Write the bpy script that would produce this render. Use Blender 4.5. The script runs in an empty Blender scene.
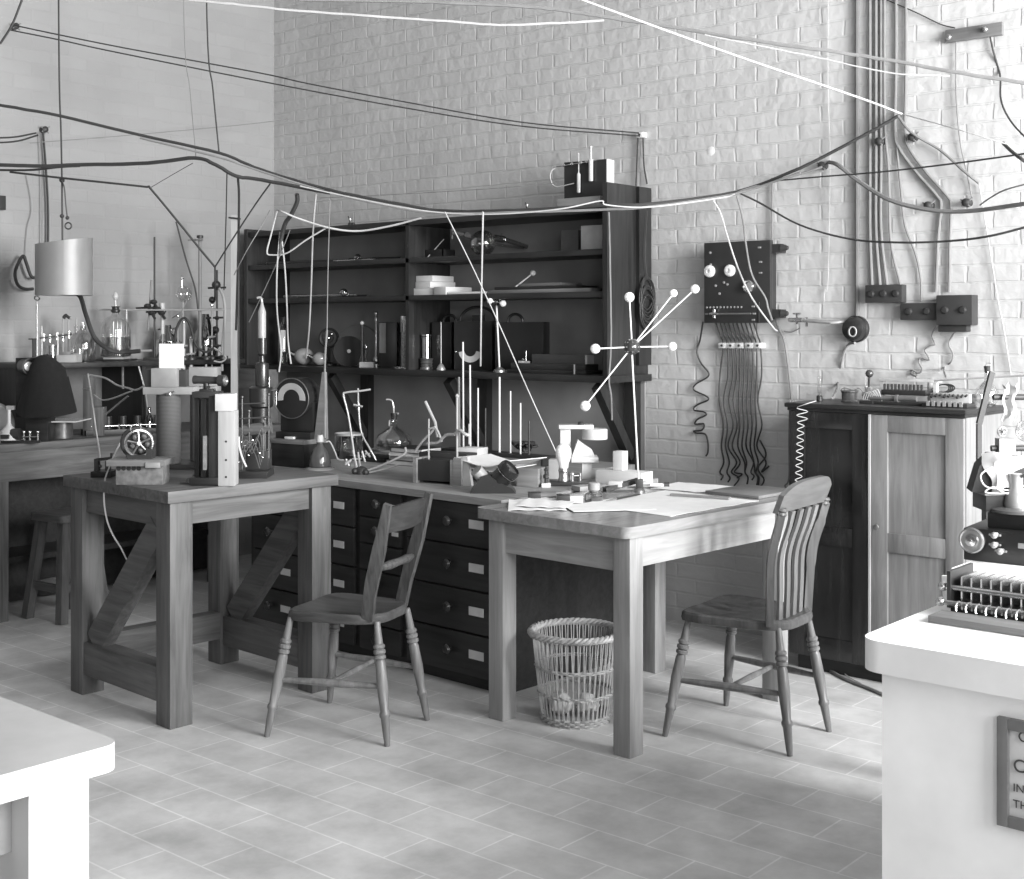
import bpy, bmesh, math, random
from mathutils import Vector, Matrix, Quaternion
random.seed(7)
SC = bpy.context.scene
COL = SC.collection
V = Vector
R = math.radians
# ------------------------------------------------------------------ camera frame
# the room: corner of the two brick walls at the origin, wall_back along +x at y = 0, wall_left along -y at x = 0
F = 1300.0                      # focal length in pixels of the 1024 x 879 frame
CX, HY, CH = 512.0, 326.0, 1.5  # principal column, horizon row, eye height
UX, UY = .7583, -.6519          # room x axis seen in the camera frame
CAM = V((6.887, -5.564, CH))
FW = V((UY, UX, 0)); RT = V((UX, -UY, 0))
CAMZ = math.atan2(-UY, UX)      # turn that makes a thing face the camera

def W(px, py, d):               # point seen at a pixel, at depth d
    return CAM + FW * d + RT * ((px - CX) / F * d) + V((0, 0, -(py - HY) / F * d))
def ray(px, py):
    return FW + RT * ((px - CX) / F) + V((0, 0, -(py - HY) / F))
def PZ(px, py, z):              # on a horizontal surface
    r = ray(px, py); return CAM + r * ((z - CH) / r.z)
def PY(px, py, y):              # on a plane parallel to wall_back
    r = ray(px, py); return CAM + r * ((y - CAM.y) / r.y)
def PX(px, py, x):              # on a plane parallel to wall_left
    r = ray(px, py); return CAM + r * ((x - CAM.x) / r.x)
def dep(p): return (V(p) - CAM).dot(FW)

# ------------------------------------------------------------------ materials
MATS = {}
def _nt(name):
    m = bpy.data.materials.new(name); m.use_nodes = True
    nt = m.node_tree; b = nt.nodes['Principled BSDF']
    return m, nt, b
def g3(v): return (v, v, v, 1)
def plain(name, v, rough=.5, var=.12, scale=14, metal=0, spec=.5, bump=0):
    if name in MATS: return MATS[name]
    m, nt, b = _nt(name); N = nt.nodes; L = nt.links
    tc = N.new('ShaderNodeTexCoord'); nz = N.new('ShaderNodeTexNoise')
    nz.inputs['Scale'].default_value = scale; nz.inputs['Detail'].default_value = 5
    L.new(tc.outputs['Object'], nz.inputs['Vector'])
    cr = N.new('ShaderNodeValToRGB')
    cr.color_ramp.elements[0].position = .3; cr.color_ramp.elements[1].position = .7
    cr.color_ramp.elements[0].color = g3(v * (1 - var)); cr.color_ramp.elements[1].color = g3(min(.95, v * (1 + var)))
    L.new(nz.outputs['Fac'], cr.inputs['Fac']); L.new(cr.outputs['Color'], b.inputs['Base Color'])
    b.inputs['Roughness'].default_value = rough; b.inputs['Metallic'].default_value = metal
    b.inputs['Specular IOR Level'].default_value = spec
    if bump:
        bp = N.new('ShaderNodeBump'); bp.inputs['Strength'].default_value = bump; bp.inputs['Distance'].default_value = .004
        L.new(nz.outputs['Fac'], bp.inputs['Height']); L.new(bp.outputs['Normal'], b.inputs['Normal'])
    MATS[name] = m; return m
def wood(name, lo, hi, rough=.45, axis='x', scale=1.0, spec=.4):
    if name in MATS: return MATS[name]
    m, nt, b = _nt(name); N = nt.nodes; L = nt.links
    tc = N.new('ShaderNodeTexCoord'); mp = N.new('ShaderNodeMapping')
    s = {'x': (1.2, 16, 16), 'y': (16, 1.2, 16), 'z': (16, 16, 1.2)}[axis]
    mp.inputs['Scale'].default_value = [q * scale for q in s]
    L.new(tc.outputs['Object'], mp.inputs['Vector'])
    n1 = N.new('ShaderNodeTexNoise'); n1.inputs['Scale'].default_value = 2.2; n1.inputs['Detail'].default_value = 8
    n1.inputs['Roughness'].default_value = .62; n1.inputs['Distortion'].default_value = .6
    L.new(mp.outputs['Vector'], n1.inputs['Vector'])
    n2 = N.new('ShaderNodeTexNoise'); n2.inputs['Scale'].default_value = 3.0
    L.new(tc.outputs['Object'], n2.inputs['Vector'])
    mx = N.new('ShaderNodeMath'); mx.operation = 'MULTIPLY_ADD'
    mx.inputs[1].default_value = .35; L.new(n2.outputs['Fac'], mx.inputs[0]); 
    m2 = N.new('ShaderNodeMath'); m2.operation = 'MULTIPLY'; m2.inputs[1].default_value = .72
    L.new(n1.outputs['Fac'], m2.inputs[0]); L.new(m2.outputs[0], mx.inputs[2])
    cr = N.new('ShaderNodeValToRGB')
    cr.color_ramp.elements[0].position = .36; cr.color_ramp.elements[1].position = .68
    cr.color_ramp.elements[0].color = g3(lo); cr.color_ramp.elements[1].color = g3(hi)
    L.new(mx.outputs[0], cr.inputs['Fac']); L.new(cr.outputs['Color'], b.inputs['Base Color'])
    b.inputs['Roughness'].default_value = rough; b.inputs['Specular IOR Level'].default_value = spec
    bp = N.new('ShaderNodeBump'); bp.inputs['Strength'].default_value = .12; bp.inputs['Distance'].default_value = .003
    L.new(n1.outputs['Fac'], bp.inputs['Height']); L.new(bp.outputs['Normal'], b.inputs['Normal'])
    MATS[name] = m; return m
def glass(name, tint=.9, refl=.22):
    if name in MATS: return MATS[name]
    m, nt, b = _nt(name); N = nt.nodes; L = nt.links
    N.remove(b)
    tr = N.new('ShaderNodeBsdfTransparent'); tr.inputs['Color'].default_value = g3(tint)
    gl = N.new('ShaderNodeBsdfGlossy'); gl.inputs['Color'].default_value = g3(.95); gl.inputs['Roughness'].default_value = .06
    lw = N.new('ShaderNodeLayerWeight'); lw.inputs['Blend'].default_value = .35
    ma = N.new('ShaderNodeMath'); ma.operation = 'MULTIPLY_ADD'; ma.inputs[1].default_value = .75; ma.inputs[2].default_value = refl * .35
    L.new(lw.outputs['Facing'], ma.inputs[0])
    ms = N.new('ShaderNodeMixShader'); L.new(ma.outputs[0], ms.inputs['Fac'])
    L.new(tr.outputs[0], ms.inputs[1]); L.new(gl.outputs[0], ms.inputs[2])
    L.new(ms.outputs[0], N['Material Output'].inputs['Surface'])
    MATS[name] = m; return m

# ------------------------------------------------------------------ mesh builder
def frame(axis):
    a = V(axis).normalized()
    t = V((0, 0, 1)) if abs(a.z) < .9 else V((1, 0, 0))
    x = t.cross(a).normalized(); y = a.cross(x)
    return x, y, a
class MB:
    def __init__(s): s.bm = bmesh.new()
    def _f(s, vs):
        try: return s.bm.faces.new(vs)
        except ValueError: return None
    def bx(s, x0, x1, y0, y1, z0, z1, bev=0, M=None):
        r = bmesh.ops.create_cube(s.bm, size=1.0)
        vs = r['verts']
        for v in vs:
            v.co = V(((x0 + x1) / 2 + v.co.x * (x1 - x0), (y0 + y1) / 2 + v.co.y * (y1 - y0), (z0 + z1) / 2 + v.co.z * (z1 - z0)))
        if bev:
            es = list({e for v in vs for e in v.link_edges})
            rb = bmesh.ops.bevel(s.bm, geom=es, offset=bev, segments=2, affect='EDGES', profile=.6)
            vs = list({v for f in rb['faces'] for v in f.verts} | {v for v in vs if v.is_valid})
        if M is not None:
            for v in vs: v.co = M @ v.co
        return s
    def box(s, c, sz, rz=0, rx=0, ry=0, bev=0):
        M = Matrix.Translation(V(c)) @ Matrix.Rotation(rz, 4, 'Z') @ Matrix.Rotation(ry, 4, 'Y') @ Matrix.Rotation(rx, 4, 'X')
        h = [q / 2 for q in sz]
        return s.bx(-h[0], h[0], -h[1], h[1], -h[2], h[2], bev, M)
    def bar(s, p0, p1, w, t, up=(0, 0, 1), bev=0):   # rectangular bar between two points, w across, t along up
        p0, p1 = V(p0), V(p1); a = (p1 - p0); L = a.length; a.normalize()
        u = V(up); y = (u - a * u.dot(a))
        if y.length < 1e-4: y = V((0, 1, 0))
        y.normalize(); x = y.cross(a)
        M = Matrix((x, y, a)).transposed().to_4x4(); M.translation = (p0 + p1) / 2
        return s.bx(-w / 2, w / 2, -t / 2, t / 2, -L / 2, L / 2, bev, M)
    def lathe(s, prof, at=(0, 0, 0), axis=(0, 0, 1), n=24):
        x, y, a = frame(axis); at = V(at); rings = []
        for r, z in prof:
            if r < 1e-6: rings.append([s.bm.verts.new(at + a * z)])
            else: rings.append([s.bm.verts.new(at + a * z + (x * math.cos(2 * math.pi * i / n) + y * math.sin(2 * math.pi * i / n)) * r) for i in range(n)])
        for A, B in zip(rings, rings[1:]):
            if len(A) == 1 and len(B) == 1: continue
            for i in range(n):
                j = (i + 1) % n
                if len(A) == 1: s._f((A[0], B[i], B[j]))
                elif len(B) == 1: s._f((A[i], B[0], A[j]))
                else: s._f((A[i], B[i], B[j], A[j]))
        return s
    def cyl(s, p0, p1, r0, r1=None, n=16):
        p0, p1 = V(p0), V(p1); L = (p1 - p0).length
        r1 = r0 if r1 is None else r1
        return s.lathe([(0, 0), (r0, 0), (r1, L), (0, L)], p0, p1 - p0, n)
    def sph(s, c, r, n=16, sc=(1, 1, 1)):
        k = max(6, n // 2); c = V(c)
        n0 = len(s.bm.verts)
        s.lathe([(max(0, r * math.sin(math.pi * i / k)) if 0 < i < k else 0, -r * math.cos(math.pi * i / k)) for i in range(k + 1)], (0, 0, 0), (0, 0, 1), n)
        s.bm.verts.ensure_lookup_table()
        for v in s.bm.verts[n0:]: v.co = c + V((v.co.x * sc[0], v.co.y * sc[1], v.co.z * sc[2]))
        return s
    def tube(s, pts, r, n=8, closed=False, caps=True):
        P = [V(p) for p in pts]; m = len(P)
        if m < 2: return s
        rs = r if isinstance(r, (list, tuple)) else [r] * m
        def tan(i):
            if closed: d = P[(i + 1) % m] - P[i - 1]
            else: d = P[min(i + 1, m - 1)] - P[max(i - 1, 0)]
            return d.normalized() if d.length > 1e-9 else V((0, 0, 1))
        t = tan(0); x, y, _ = frame(t); rings = []
        for i in range(m):
            t2 = tan(i); q = t.rotation_difference(t2); x = q @ x; t = t2
            x = (x - t * x.dot(t)).normalized(); y = t.cross(x)
            rings.append([s.bm.verts.new(P[i] + (x * math.cos(2 * math.pi * k / n) + y * math.sin(2 * math.pi * k / n)) * rs[i]) for k in range(n)])
        for i in range(m if closed else m - 1):
            A, B = rings[i], rings[(i + 1) % m]
            off = 0
            if closed and i == m - 1:
                off = min(range(n), key=lambda o: (A[0].co - B[o].co).length)
            for k in range(n): s._f((A[k], A[(k + 1) % n], B[(k + 1 + off) % n], B[(k + off) % n]))
        if caps and not closed:
            s._f(rings[0][::-1]); s._f(rings[-1])
        return s
    def prism(s, poly, M, h):       # 2-D outline in M's xy plane, pushed h along M's z
        A = [s.bm.verts.new(M @ V((p[0], p[1], 0))) for p in poly]
        B = [s.bm.verts.new(M @ V((p[0], p[1], h))) for p in poly]
        s._f(A[::-1]); s._f(B)
        for i in range(len(A)):
            j = (i + 1) % len(A); s._f((A[i], A[j], B[j], B[i]))
        return s
    def grid(s, P, thick=0, nrm=None):   # sheet through a grid of points, optional thickness
        V0 = [[s.bm.verts.new(V(p)) for p in row] for row in P]
        for a in range(len(P) - 1):
            for b in range(len(P[0]) - 1):
                s._f((V0[a][b], V0[a][b + 1], V0[a + 1][b + 1], V0[a + 1][b]))
        if thick:
            n = V(nrm or (0, 0, 1)) * thick
            V1 = [[s.bm.verts.new(V(p) - n) for p in row] for row in P]
            for a in range(len(P) - 1):
                for b in range(len(P[0]) - 1):
                    s._f((V1[a][b], V1[a + 1][b], V1[a + 1][b + 1], V1[a][b + 1]))
            def rim(A, B):
                for i in range(len(A) - 1): s._f((A[i], B[i], B[i + 1], A[i + 1]))
            rim(V0[0], V1[0]); rim(V0[-1], V1[-1]); rim([q[0] for q in V0], [q[0] for q in V1]); rim([q[-1] for q in V0], [q[-1] for q in V1])
        return s
    def build(s, name, mat, parent=None, loc=None, rz=0, sharp=.6):
        bmesh.ops.recalc_face_normals(s.bm, faces=s.bm.faces)
        for f in s.bm.faces: f.smooth = True
        for e in s.bm.edges:
            if len(e.link_faces) == 2 and e.calc_face_angle(0) > sharp: e.smooth = False
        me = bpy.data.meshes.new(name); s.bm.to_mesh(me); s.bm.free()
        me.materials.append(mat)
        o = bpy.data.objects.new(name, me); COL.objects.link(o)
        if parent is not None: o.parent = parent
        if loc is not None: o.location = loc
        if rz: o.rotation_euler.z = rz
        return o

def tag(o, label, cat, group=None, kind=None):
    o['label'] = label; o['category'] = cat
    if group: o['group'] = group
    if kind: o['kind'] = kind
    return o
def struct(name, mb, mat, parent=None):
    o = mb.build(name, mat, parent)
    o['kind'] = 'structure'
    return o
def thing(name, label, cat, loc=(0, 0, 0), rz=0, group=None):
    o = bpy.data.objects.new(name, None); COL.objects.link(o)
    o.empty_display_size = .05
    o.location = loc; o.rotation_euler = (0, 0, rz)
    return tag(o, label, cat, group)
def solo(name, mb, mat, label, cat, loc=(0, 0, 0), rz=0, group=None, kind=None):
    o = mb.build(name, mat, None, loc, rz)
    return tag(o, label, cat, group, kind)
def kids(o): return [c for c in COL.objects if c.parent is o]
def dup(root, loc, rz=None, label=None, group=None):
    r = root.copy(); COL.objects.link(r); r.location = loc
    if rz is not None: r.rotation_euler.z = rz
    if label: r['label'] = label
    if group: r['group'] = group
    for ch in kids(root):
        c = ch.copy(); COL.objects.link(c); c.parent = r
        for gch in kids(ch):
            d = gch.copy(); COL.objects.link(d); d.parent = c
    return r
class T:                    # a thing that stands at a pixel of a surface, facing the camera unless turned
    def __init__(s, name, label, cat, px, py, z=None, d=None, rz=CAMZ, group=None):
        s.loc = PZ(px, py, z) if z is not None else W(px, py, d)
        s.k = dep(s.loc) / F; s.px, s.py = px, py
        s.o = thing(name, label, cat, s.loc, rz, group)
    def l(s, px, py, dy=0): return V(((px - s.px) * s.k, dy, (s.py - py) * s.k))
    def part(s, name, mb, mat, sub=None, label=None):
        o = mb.build(name, mat, sub or s.o)
        if label: o['label'] = label
        return o
def smooth_path(pts, n=6):      # Catmull-Rom
    P = [V(p) for p in pts]
    if len(P) < 3: return P
    Q = [P[0] * 2 - P[1]] + P + [P[-1] * 2 - P[-2]]; out = []
    for i in range(1, len(Q) - 2):
        a, b, c, d = Q[i - 1:i + 3]
        for k in range(n):
            t = k / n
            out.append(.5 * (2 * b + (c - a) * t + (2 * a - 5 * b + 4 * c - d) * t * t + (3 * b - a - 3 * c + d) * t ** 3))
    out.append(P[-1]); return out
# ------------------------------------------------------------------ palette (all greys: the photograph is monochrome)
def brickmat(name, v, rough, bump, swap):
    m, nt, b = _nt(name); N = nt.nodes; L = nt.links
    tc = N.new('ShaderNodeTexCoord'); sx = N.new('ShaderNodeSeparateXYZ'); cx = N.new('ShaderNodeCombineXYZ')
    L.new(tc.outputs['Object'], sx.inputs[0])
    L.new(sx.outputs['Y' if swap else 'X'], cx.inputs['X']); L.new(sx.outputs['Z'], cx.inputs['Y'])
    wob = N.new('ShaderNodeTexNoise'); wob.inputs['Scale'].default_value = 7; wob.inputs['Detail'].default_value = 3
    L.new(tc.outputs['Object'], wob.inputs['Vector'])
    wm = N.new('ShaderNodeVectorMath'); wm.operation = 'MULTIPLY_ADD'; wm.inputs[1].default_value = (.022, .016, 0)
    L.new(wob.outputs['Color'], wm.inputs[0]); L.new(cx.outputs[0], wm.inputs[2])
    br = N.new('ShaderNodeTexBrick'); L.new(wm.outputs[0], br.inputs['Vector'])
    br.inputs['Scale'].default_value = 1; br.inputs['Brick Width'].default_value = .23; br.inputs['Row Height'].default_value = .077
    br.inputs['Mortar Size'].default_value = .007; br.inputs['Mortar Smooth'].default_value = .55; br.inputs['Bias'].default_value = 0
    br.inputs['Color1'].default_value = g3(v * .97); br.inputs['Color2'].default_value = g3(v * 1.03); br.inputs['Mortar'].default_value = g3(v * 1.0)
    big = N.new('ShaderNodeTexNoise'); big.inputs['Scale'].default_value = 1.3; big.inputs['Detail'].default_value = 6
    L.new(tc.outputs['Object'], big.inputs['Vector'])
    cr = N.new('ShaderNodeValToRGB'); cr.color_ramp.elements[0].position = .3; cr.color_ramp.elements[1].position = .7
    cr.color_ramp.elements[0].color = g3(.9); cr.color_ramp.elements[1].color = g3(1.08)
    L.new(big.outputs['Fac'], cr.inputs['Fac'])
    mu = N.new('ShaderNodeMix'); mu.data_type = 'RGBA'; mu.blend_type = 'MULTIPLY'; mu.inputs['Factor'].default_value = 1
    L.new(br.outputs['Color'], mu.inputs['A']); L.new(cr.outputs['Color'], mu.inputs['B'])
    L.new(mu.outputs['Result'], b.inputs['Base Color'])
    fine = N.new('ShaderNodeTexNoise'); fine.inputs['Scale'].default_value = 22; fine.inputs['Detail'].default_value = 4
    L.new(tc.outputs['Object'], fine.inputs['Vector'])
    mid = N.new('ShaderNodeTexNoise'); mid.inputs['Scale'].default_value = 9; mid.inputs['Detail'].default_value = 2
    L.new(tc.outputs['Object'], mid.inputs['Vector'])
    a1 = N.new('ShaderNodeMath'); a1.operation = 'MULTIPLY_ADD'; a1.inputs[1].default_value = -.45
    L.new(br.outputs['Fac'], a1.inputs[0])
    a2 = N.new('ShaderNodeMath'); a2.operation = 'MULTIPLY_ADD'; a2.inputs[1].default_value = .8
    L.new(fine.outputs['Fac'], a2.inputs[0]); 
    a3 = N.new('ShaderNodeMath'); a3.operation = 'MULTIPLY'; a3.inputs[1].default_value = 1.5
    L.new(mid.outputs['Fac'], a3.inputs[0]); L.new(a3.outputs[0], a2.inputs[2]); L.new(a2.outputs[0], a1.inputs[2])
    bp = N.new('ShaderNodeBump'); bp.inputs['Strength'].default_value = bump; bp.inputs['Distance'].default_value = .008
    L.new(a1.outputs[0], bp.inputs['Height']); L.new(bp.outputs['Normal'], b.inputs['Normal'])
    b.inputs['Roughness'].default_value = rough; b.inputs['Specular IOR Level'].default_value = .3
    return m
def floormat():
    m, nt, b = _nt('quarry_paving'); N = nt.nodes; L = nt.links
    tc = N.new('ShaderNodeTexCoord')
    mp = N.new('ShaderNodeMapping'); mp.inputs['Location'].default_value = (.03, .06, 0); L.new(tc.outputs['Object'], mp.inputs['Vector'])
    br = N.new('ShaderNodeTexBrick'); L.new(mp.outputs[0], br.inputs['Vector'])
    br.inputs['Scale'].default_value = 1; br.inputs['Brick Width'].default_value = .34; br.inputs['Row Height'].default_value = .185
    br.inputs['Mortar Size'].default_value = .0035; br.inputs['Mortar Smooth'].default_value = .2
    br.inputs['Color1'].default_value = g3(.52); br.inputs['Color2'].default_value = g3(.56); br.inputs['Mortar'].default_value = g3(.68)
    n1 = N.new('ShaderNodeTexNoise'); n1.inputs['Scale'].default_value = 3.2; n1.inputs['Detail'].default_value = 8; n1.inputs['Roughness'].default_value = .65
    L.new(tc.outputs['Object'], n1.inputs['Vector'])
    cr = N.new('ShaderNodeValToRGB'); cr.color_ramp.elements[0].position = .3; cr.color_ramp.elements[1].position = .7
    cr.color_ramp.elements[0].color = g3(.72); cr.color_ramp.elements[1].color = g3(1.22)
    L.new(n1.outputs['Fac'], cr.inputs['Fac'])
    mu = N.new('ShaderNodeMix'); mu.data_type = 'RGBA'; mu.blend_type = 'MULTIPLY'; mu.inputs['Factor'].default_value = 1
    L.new(br.outputs['Color'], mu.inputs['A']); L.new(cr.outputs['Color'], mu.inputs['B'])
    L.new(mu.outputs['Result'], b.inputs['Base Color'])
    b.inputs['Roughness'].default_value = .62; b.inputs['Specular IOR Level'].default_value = .35
    a1 = N.new('ShaderNodeMath'); a1.operation = 'MULTIPLY_ADD'; a1.inputs[1].default_value = -.6
    L.new(br.outputs['Fac'], a1.inputs[0]); L.new(n1.outputs['Fac'], a1.inputs[2])
    bp = N.new('ShaderNodeBump'); bp.inputs['Strength'].default_value = .25; bp.inputs['Distance'].default_value = .004
    L.new(a1.outputs[0], bp.inputs['Height']); L.new(bp.outputs['Normal'], b.inputs['Normal'])
    return m
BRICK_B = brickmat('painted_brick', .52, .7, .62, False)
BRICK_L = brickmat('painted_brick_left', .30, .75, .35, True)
RX, FY, CZ = 9.0, -9.0, 4.9
struct('floor', MB().bx(-.3, RX + .3, FY - .3, .3, -.2, 0), floormat())
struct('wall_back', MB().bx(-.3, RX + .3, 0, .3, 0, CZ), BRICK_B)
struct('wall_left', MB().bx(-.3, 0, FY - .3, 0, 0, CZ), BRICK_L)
struct('ceiling', MB().bx(-.3, RX + .3, FY - .3, .3, CZ, CZ + .2), plain('ceiling_white', .30, .9))
struct('wall_front', MB().bx(0, RX, FY - .3, FY, 0, CZ), plain('far_wall_paint', .16, .9))
# window wall on the right, outside the view: three tall sashes let the day in
WIN = [(-7.6, -5.9), (-4.6, -2.9), (-2.5, -.9)]
WZ0, WZ1 = 1.1, 3.7
mb = MB(); ys = [FY] + [q for w in WIN for q in w] + [0]
for a, b in zip(ys[0::2], ys[1::2]): mb.bx(RX, RX + .3, a, b, 0, CZ)
for a, b in WIN: mb.bx(RX, RX + .3, a, b, 0, WZ0).bx(RX, RX + .3, a, b, WZ1, CZ)
struct('wall_right', mb, plain('far_wall_paint', .16, .9))
for i, (a, b) in enumerate(WIN):
    mb = MB()
    for y in (a, (a + b) / 2, b): mb.bx(RX + .1, RX + .16, y - .03, y + .03, WZ0, WZ1)
    for k in range(5):
        z = WZ0 + (WZ1 - WZ0) * k / 4; mb.bx(RX + .1, RX + .16, a, b, z - .025, z + .025)
    struct('window_%d' % (i + 1), mb, plain('sash_paint', .6, .5))
    l = bpy.data.lights.new('window_daylight', 'AREA'); l.shape = 'RECTANGLE'
    l.size = b - a; l.size_y = WZ1 - WZ0; l.energy = [95, 150, 500][i]; l.spread = R(140)
    o = bpy.data.objects.new('window_daylight', l); COL.objects.link(o)
    o.location = (RX + .06, (a + b) / 2, (WZ0 + WZ1) / 2); o.rotation_euler = (0, R(90), 0)
    o.rotation_euler = V((-1, 0, 0)).to_track_quat('-Z', 'Y').to_euler()
# added fill lamp under the ceiling at the camera end, no roof opening
l = bpy.data.lights.new('top_fill_lamp', 'AREA'); l.shape = 'RECTANGLE'; l.size = 2.6; l.size_y = 2.0; l.energy = 12
o = bpy.data.objects.new('top_fill_lamp', l); COL.objects.link(o); o.location = (6.6, -6.4, CZ - .03)
wd = bpy.data.worlds.new('day'); SC.world = wd; wd.use_nodes = True
wd.node_tree.nodes['Background'].inputs['Color'].default_value = g3(.8)
wd.node_tree.nodes['Background'].inputs['Strength'].default_value = .1

cam = bpy.data.cameras.new('camera'); co = bpy.data.objects.new('camera', cam); COL.objects.link(co)
co.location = CAM; co.rotation_euler = (R(90), 0, math.atan2(-FW.x, FW.y))
cam.sensor_fit = 'HORIZONTAL'; cam.sensor_width = 36; cam.lens = 36 * F / 1024
cam.shift_y = -(439.5 - HY) / 1024; cam.clip_start = .05
SC.camera = co
SC.view_settings.view_transform = 'Standard'; SC.view_settings.look = 'None'
SC.view_settings.gamma = 1; SC.view_settings.exposure = 0; SC.view_settings.use_curve_mapping = False

# shared materials
OAKD = wood('dark_stained_wood', .010, .030, .4); OAKDZ = wood('dark_stained_wood_upright', .010, .032, .4, 'z')
TBL = wood('worn_bench_wood', .05, .14, .5); TBLY = wood('worn_bench_wood_cross', .05, .14, .5, 'y'); TBLZ = wood('worn_bench_wood_upright', .05, .14, .5, 'z')
PINE = wood('scrubbed_pine', .20, .34, .45); PINEY = wood('scrubbed_pine_cross', .23, .37, .45, 'y'); PINEZ = wood('scrubbed_pine_upright', .20, .34, .45, 'z')
CHEST = wood('drawer_wood', .014, .036, .38); CHAIRW = wood('chair_wood', .04, .12, .35, 'z'); CHAIRL = wood('pale_chair_wood', .09, .21, .35, 'z')
BLACK = plain('black_lacquer', .02, .3); EBON = plain('ebonite', .028, .4); CLOTH = plain('black_cloth', .006, .95, .3, 40)
IRON = plain('dark_iron', .05, .5, metal=.4); BRASS = plain('brass', .42, .3, metal=.9); STEEL = plain('steel', .6, .25, metal=.95); NICK = plain('nickel', .75, .18, metal=1)
WHITE = plain('white_enamel', .66, .5, .04); PAPER = plain('paper', .70, .85, .05); CARD = plain('grey_card', .35, .85); IVORY = plain('pale_scale', .5, .7)
STONE = plain('pale_stone', .84, .6, .1, 5, bump=.25); LIMEW = plain('limewash', .88, .85, .07, 6, bump=.3)
GLASS = glass('clear_glass', .93); GLASS2 = glass('smoky_glass', .72, .3); LIQ = glass('liquid', .62, .12)
RUBBER = plain('rubber', .03, .6); WIRED = plain('dark_wire', .035, .6); WIREL = plain('pale_wire', .46, .7); WIREG = plain('grey_wire', .2, .6)
PORC = plain('porcelain', .8, .25, .03); GREYW = wood('grey_box_wood', .13, .24, .55)
BULB = plain('frosted_bulb', .85, .3, .03)
for _m in (BULB, PORC):
    _b = _m.node_tree.nodes['Principled BSDF']; _b.inputs['Subsurface Weight'].default_value = .8; _b.inputs['Subsurface Radius'].default_value = (1, 1, 1); _b.inputs['Subsurface Scale'].default_value = .05
# ------------------------------------------------------------------ furniture
def strip(mb, pts, lat, w, t):      # flat bar swept along pts; lat = direction of its width
    P = [V(p) for p in pts]; lat = V(lat).normalized(); rings = []
    ws = w if isinstance(w, (list, tuple)) else [w] * len(P)
    for i, p in enumerate(P):
        a = (P[min(i + 1, len(P) - 1)] - P[max(i - 1, 0)]).normalized()
        n = a.cross(lat).normalized() * t / 2; l = lat * ws[i] / 2
        rings.append([mb.bm.verts.new(p + q) for q in (l + n, -l + n, -l - n, l - n)])
    for A, B in zip(rings, rings[1:]):
        for k in range(4): mb._f((A[k], A[(k + 1) % 4], B[(k + 1) % 4], B[k]))
    mb._f(rings[0][::-1]); mb._f(rings[-1]); return mb

# square apparatus table, left
rz = R(-3); ux, uy = V((math.cos(rz), math.sin(rz), 0)), V((-math.sin(rz), math.cos(rz), 0))
LTC = V((2.80, -2.756, 0)); LTW, LTD, LTZ = .80, .80, .888
t = thing('work_table', 'heavy square wooden table with diagonal braces carrying coils and instruments', 'table', LTC - ux * LTW / 2 + uy * LTD / 2, rz)
hx, hy = LTW / 2, LTD / 2
MB().bx(-hx, hx, -hy, hy, LTZ - .045, LTZ, .004).build('tabletop', TBLY, t)
g = .022; lw = .098
for sx in (-1, 1):
    for sy in (-1, 1):
        x = sx * (hx - g - lw / 2); y = sy * (hy - g - lw / 2)
        MB().bx(x - lw / 2, x + lw / 2, y - lw / 2, y + lw / 2, 0, LTZ - .045, .004).build('leg', TBLZ, t)
xi, yi = hx - g - lw, hy - g - lw
for sy in (-1, 1):
    y = sy * (hy - g - .045)
    MB().bx(-xi, xi, y - .025, y + .025, LTZ - .145, LTZ - .045).build('apron', TBL, t)
    MB().bx(-xi, xi, y - .04, y + .04, .085, .215, .003).build('lower_rail', TBL, t)
    MB().bar((-xi + .05, y, .215), (xi - .03, y, LTZ - .15), .055, .11, (-.6, 0, .6)).build('diagonal_brace', TBL, t)
for sx in (-1, 1):
    x = sx * (hx - g - .045)
    MB().bx(x - .025, x + .025, -yi, yi, LTZ - .135, LTZ - .045).build('apron', TBLY, t)
MB().bx(-xi - .07, -xi, -yi, yi, .115, .23).build('lower_rail', TBLY, t)

# pine writing table, right
rz2 = R(-3); wx, wy = V((math.cos(rz2), math.sin(rz2), 0)), V((-math.sin(rz2), math.cos(rz2), 0))
RTC = V((4.274, -1.917, 0)); RW, RD, RZ = .75, 1.08, .805
t = thing('writing_table', 'scrubbed pine table with papers standing in front of the drawers', 'table', RTC - wx * RW / 2 + wy * RD / 2, rz2)
hx, hy = RW / 2, RD / 2
def roundrect(x0, x1, y0, y1, r, n=5):
    out = []
    for cx, cy, a in ((x1 - r, y1 - r, 0), (x0 + r, y1 - r, 90), (x0 + r, y0 + r, 180), (x1 - r, y0 + r, 270)):
        for k in range(n + 1):
            q = R(a + 90 * k / n); out.append((cx + r * math.cos(q), cy + r * math.sin(q)))
    return out
MB().prism(roundrect(-hx, hx, -hy, hy, .035), Matrix.Translation((0, 0, RZ - .04)), .04).build('tabletop', wood('polished_table_top', .17, .30, .22, 'y'), t)
lw = .075
for sx in (-1, 1):
    for sy in (-1, 1):
        g1, g2 = (.05, .012)[sx > 0], .03
        x = sx * (hx - g1 - lw / 2); y = sy * (hy - g2 - lw / 2)
        MB().bx(x - lw / 2, x + lw / 2, y - lw / 2, y + lw / 2, 0, RZ - .04, .003).build('leg', PINEZ, t)
for sy in (-1, 1):
    y = sy * (hy - .03 - .03)
    MB().bx(-hx + .125, hx - .087, y - .014, y + .014, RZ - .165, RZ - .04).build('apron', PINE, t)
for x in (-hx + .08, hx - .04):
    MB().bx(x - .014, x + .014, -hy + .105, hy - .105, RZ - .15, RZ - .04).build('apron', PINEY, t)

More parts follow.
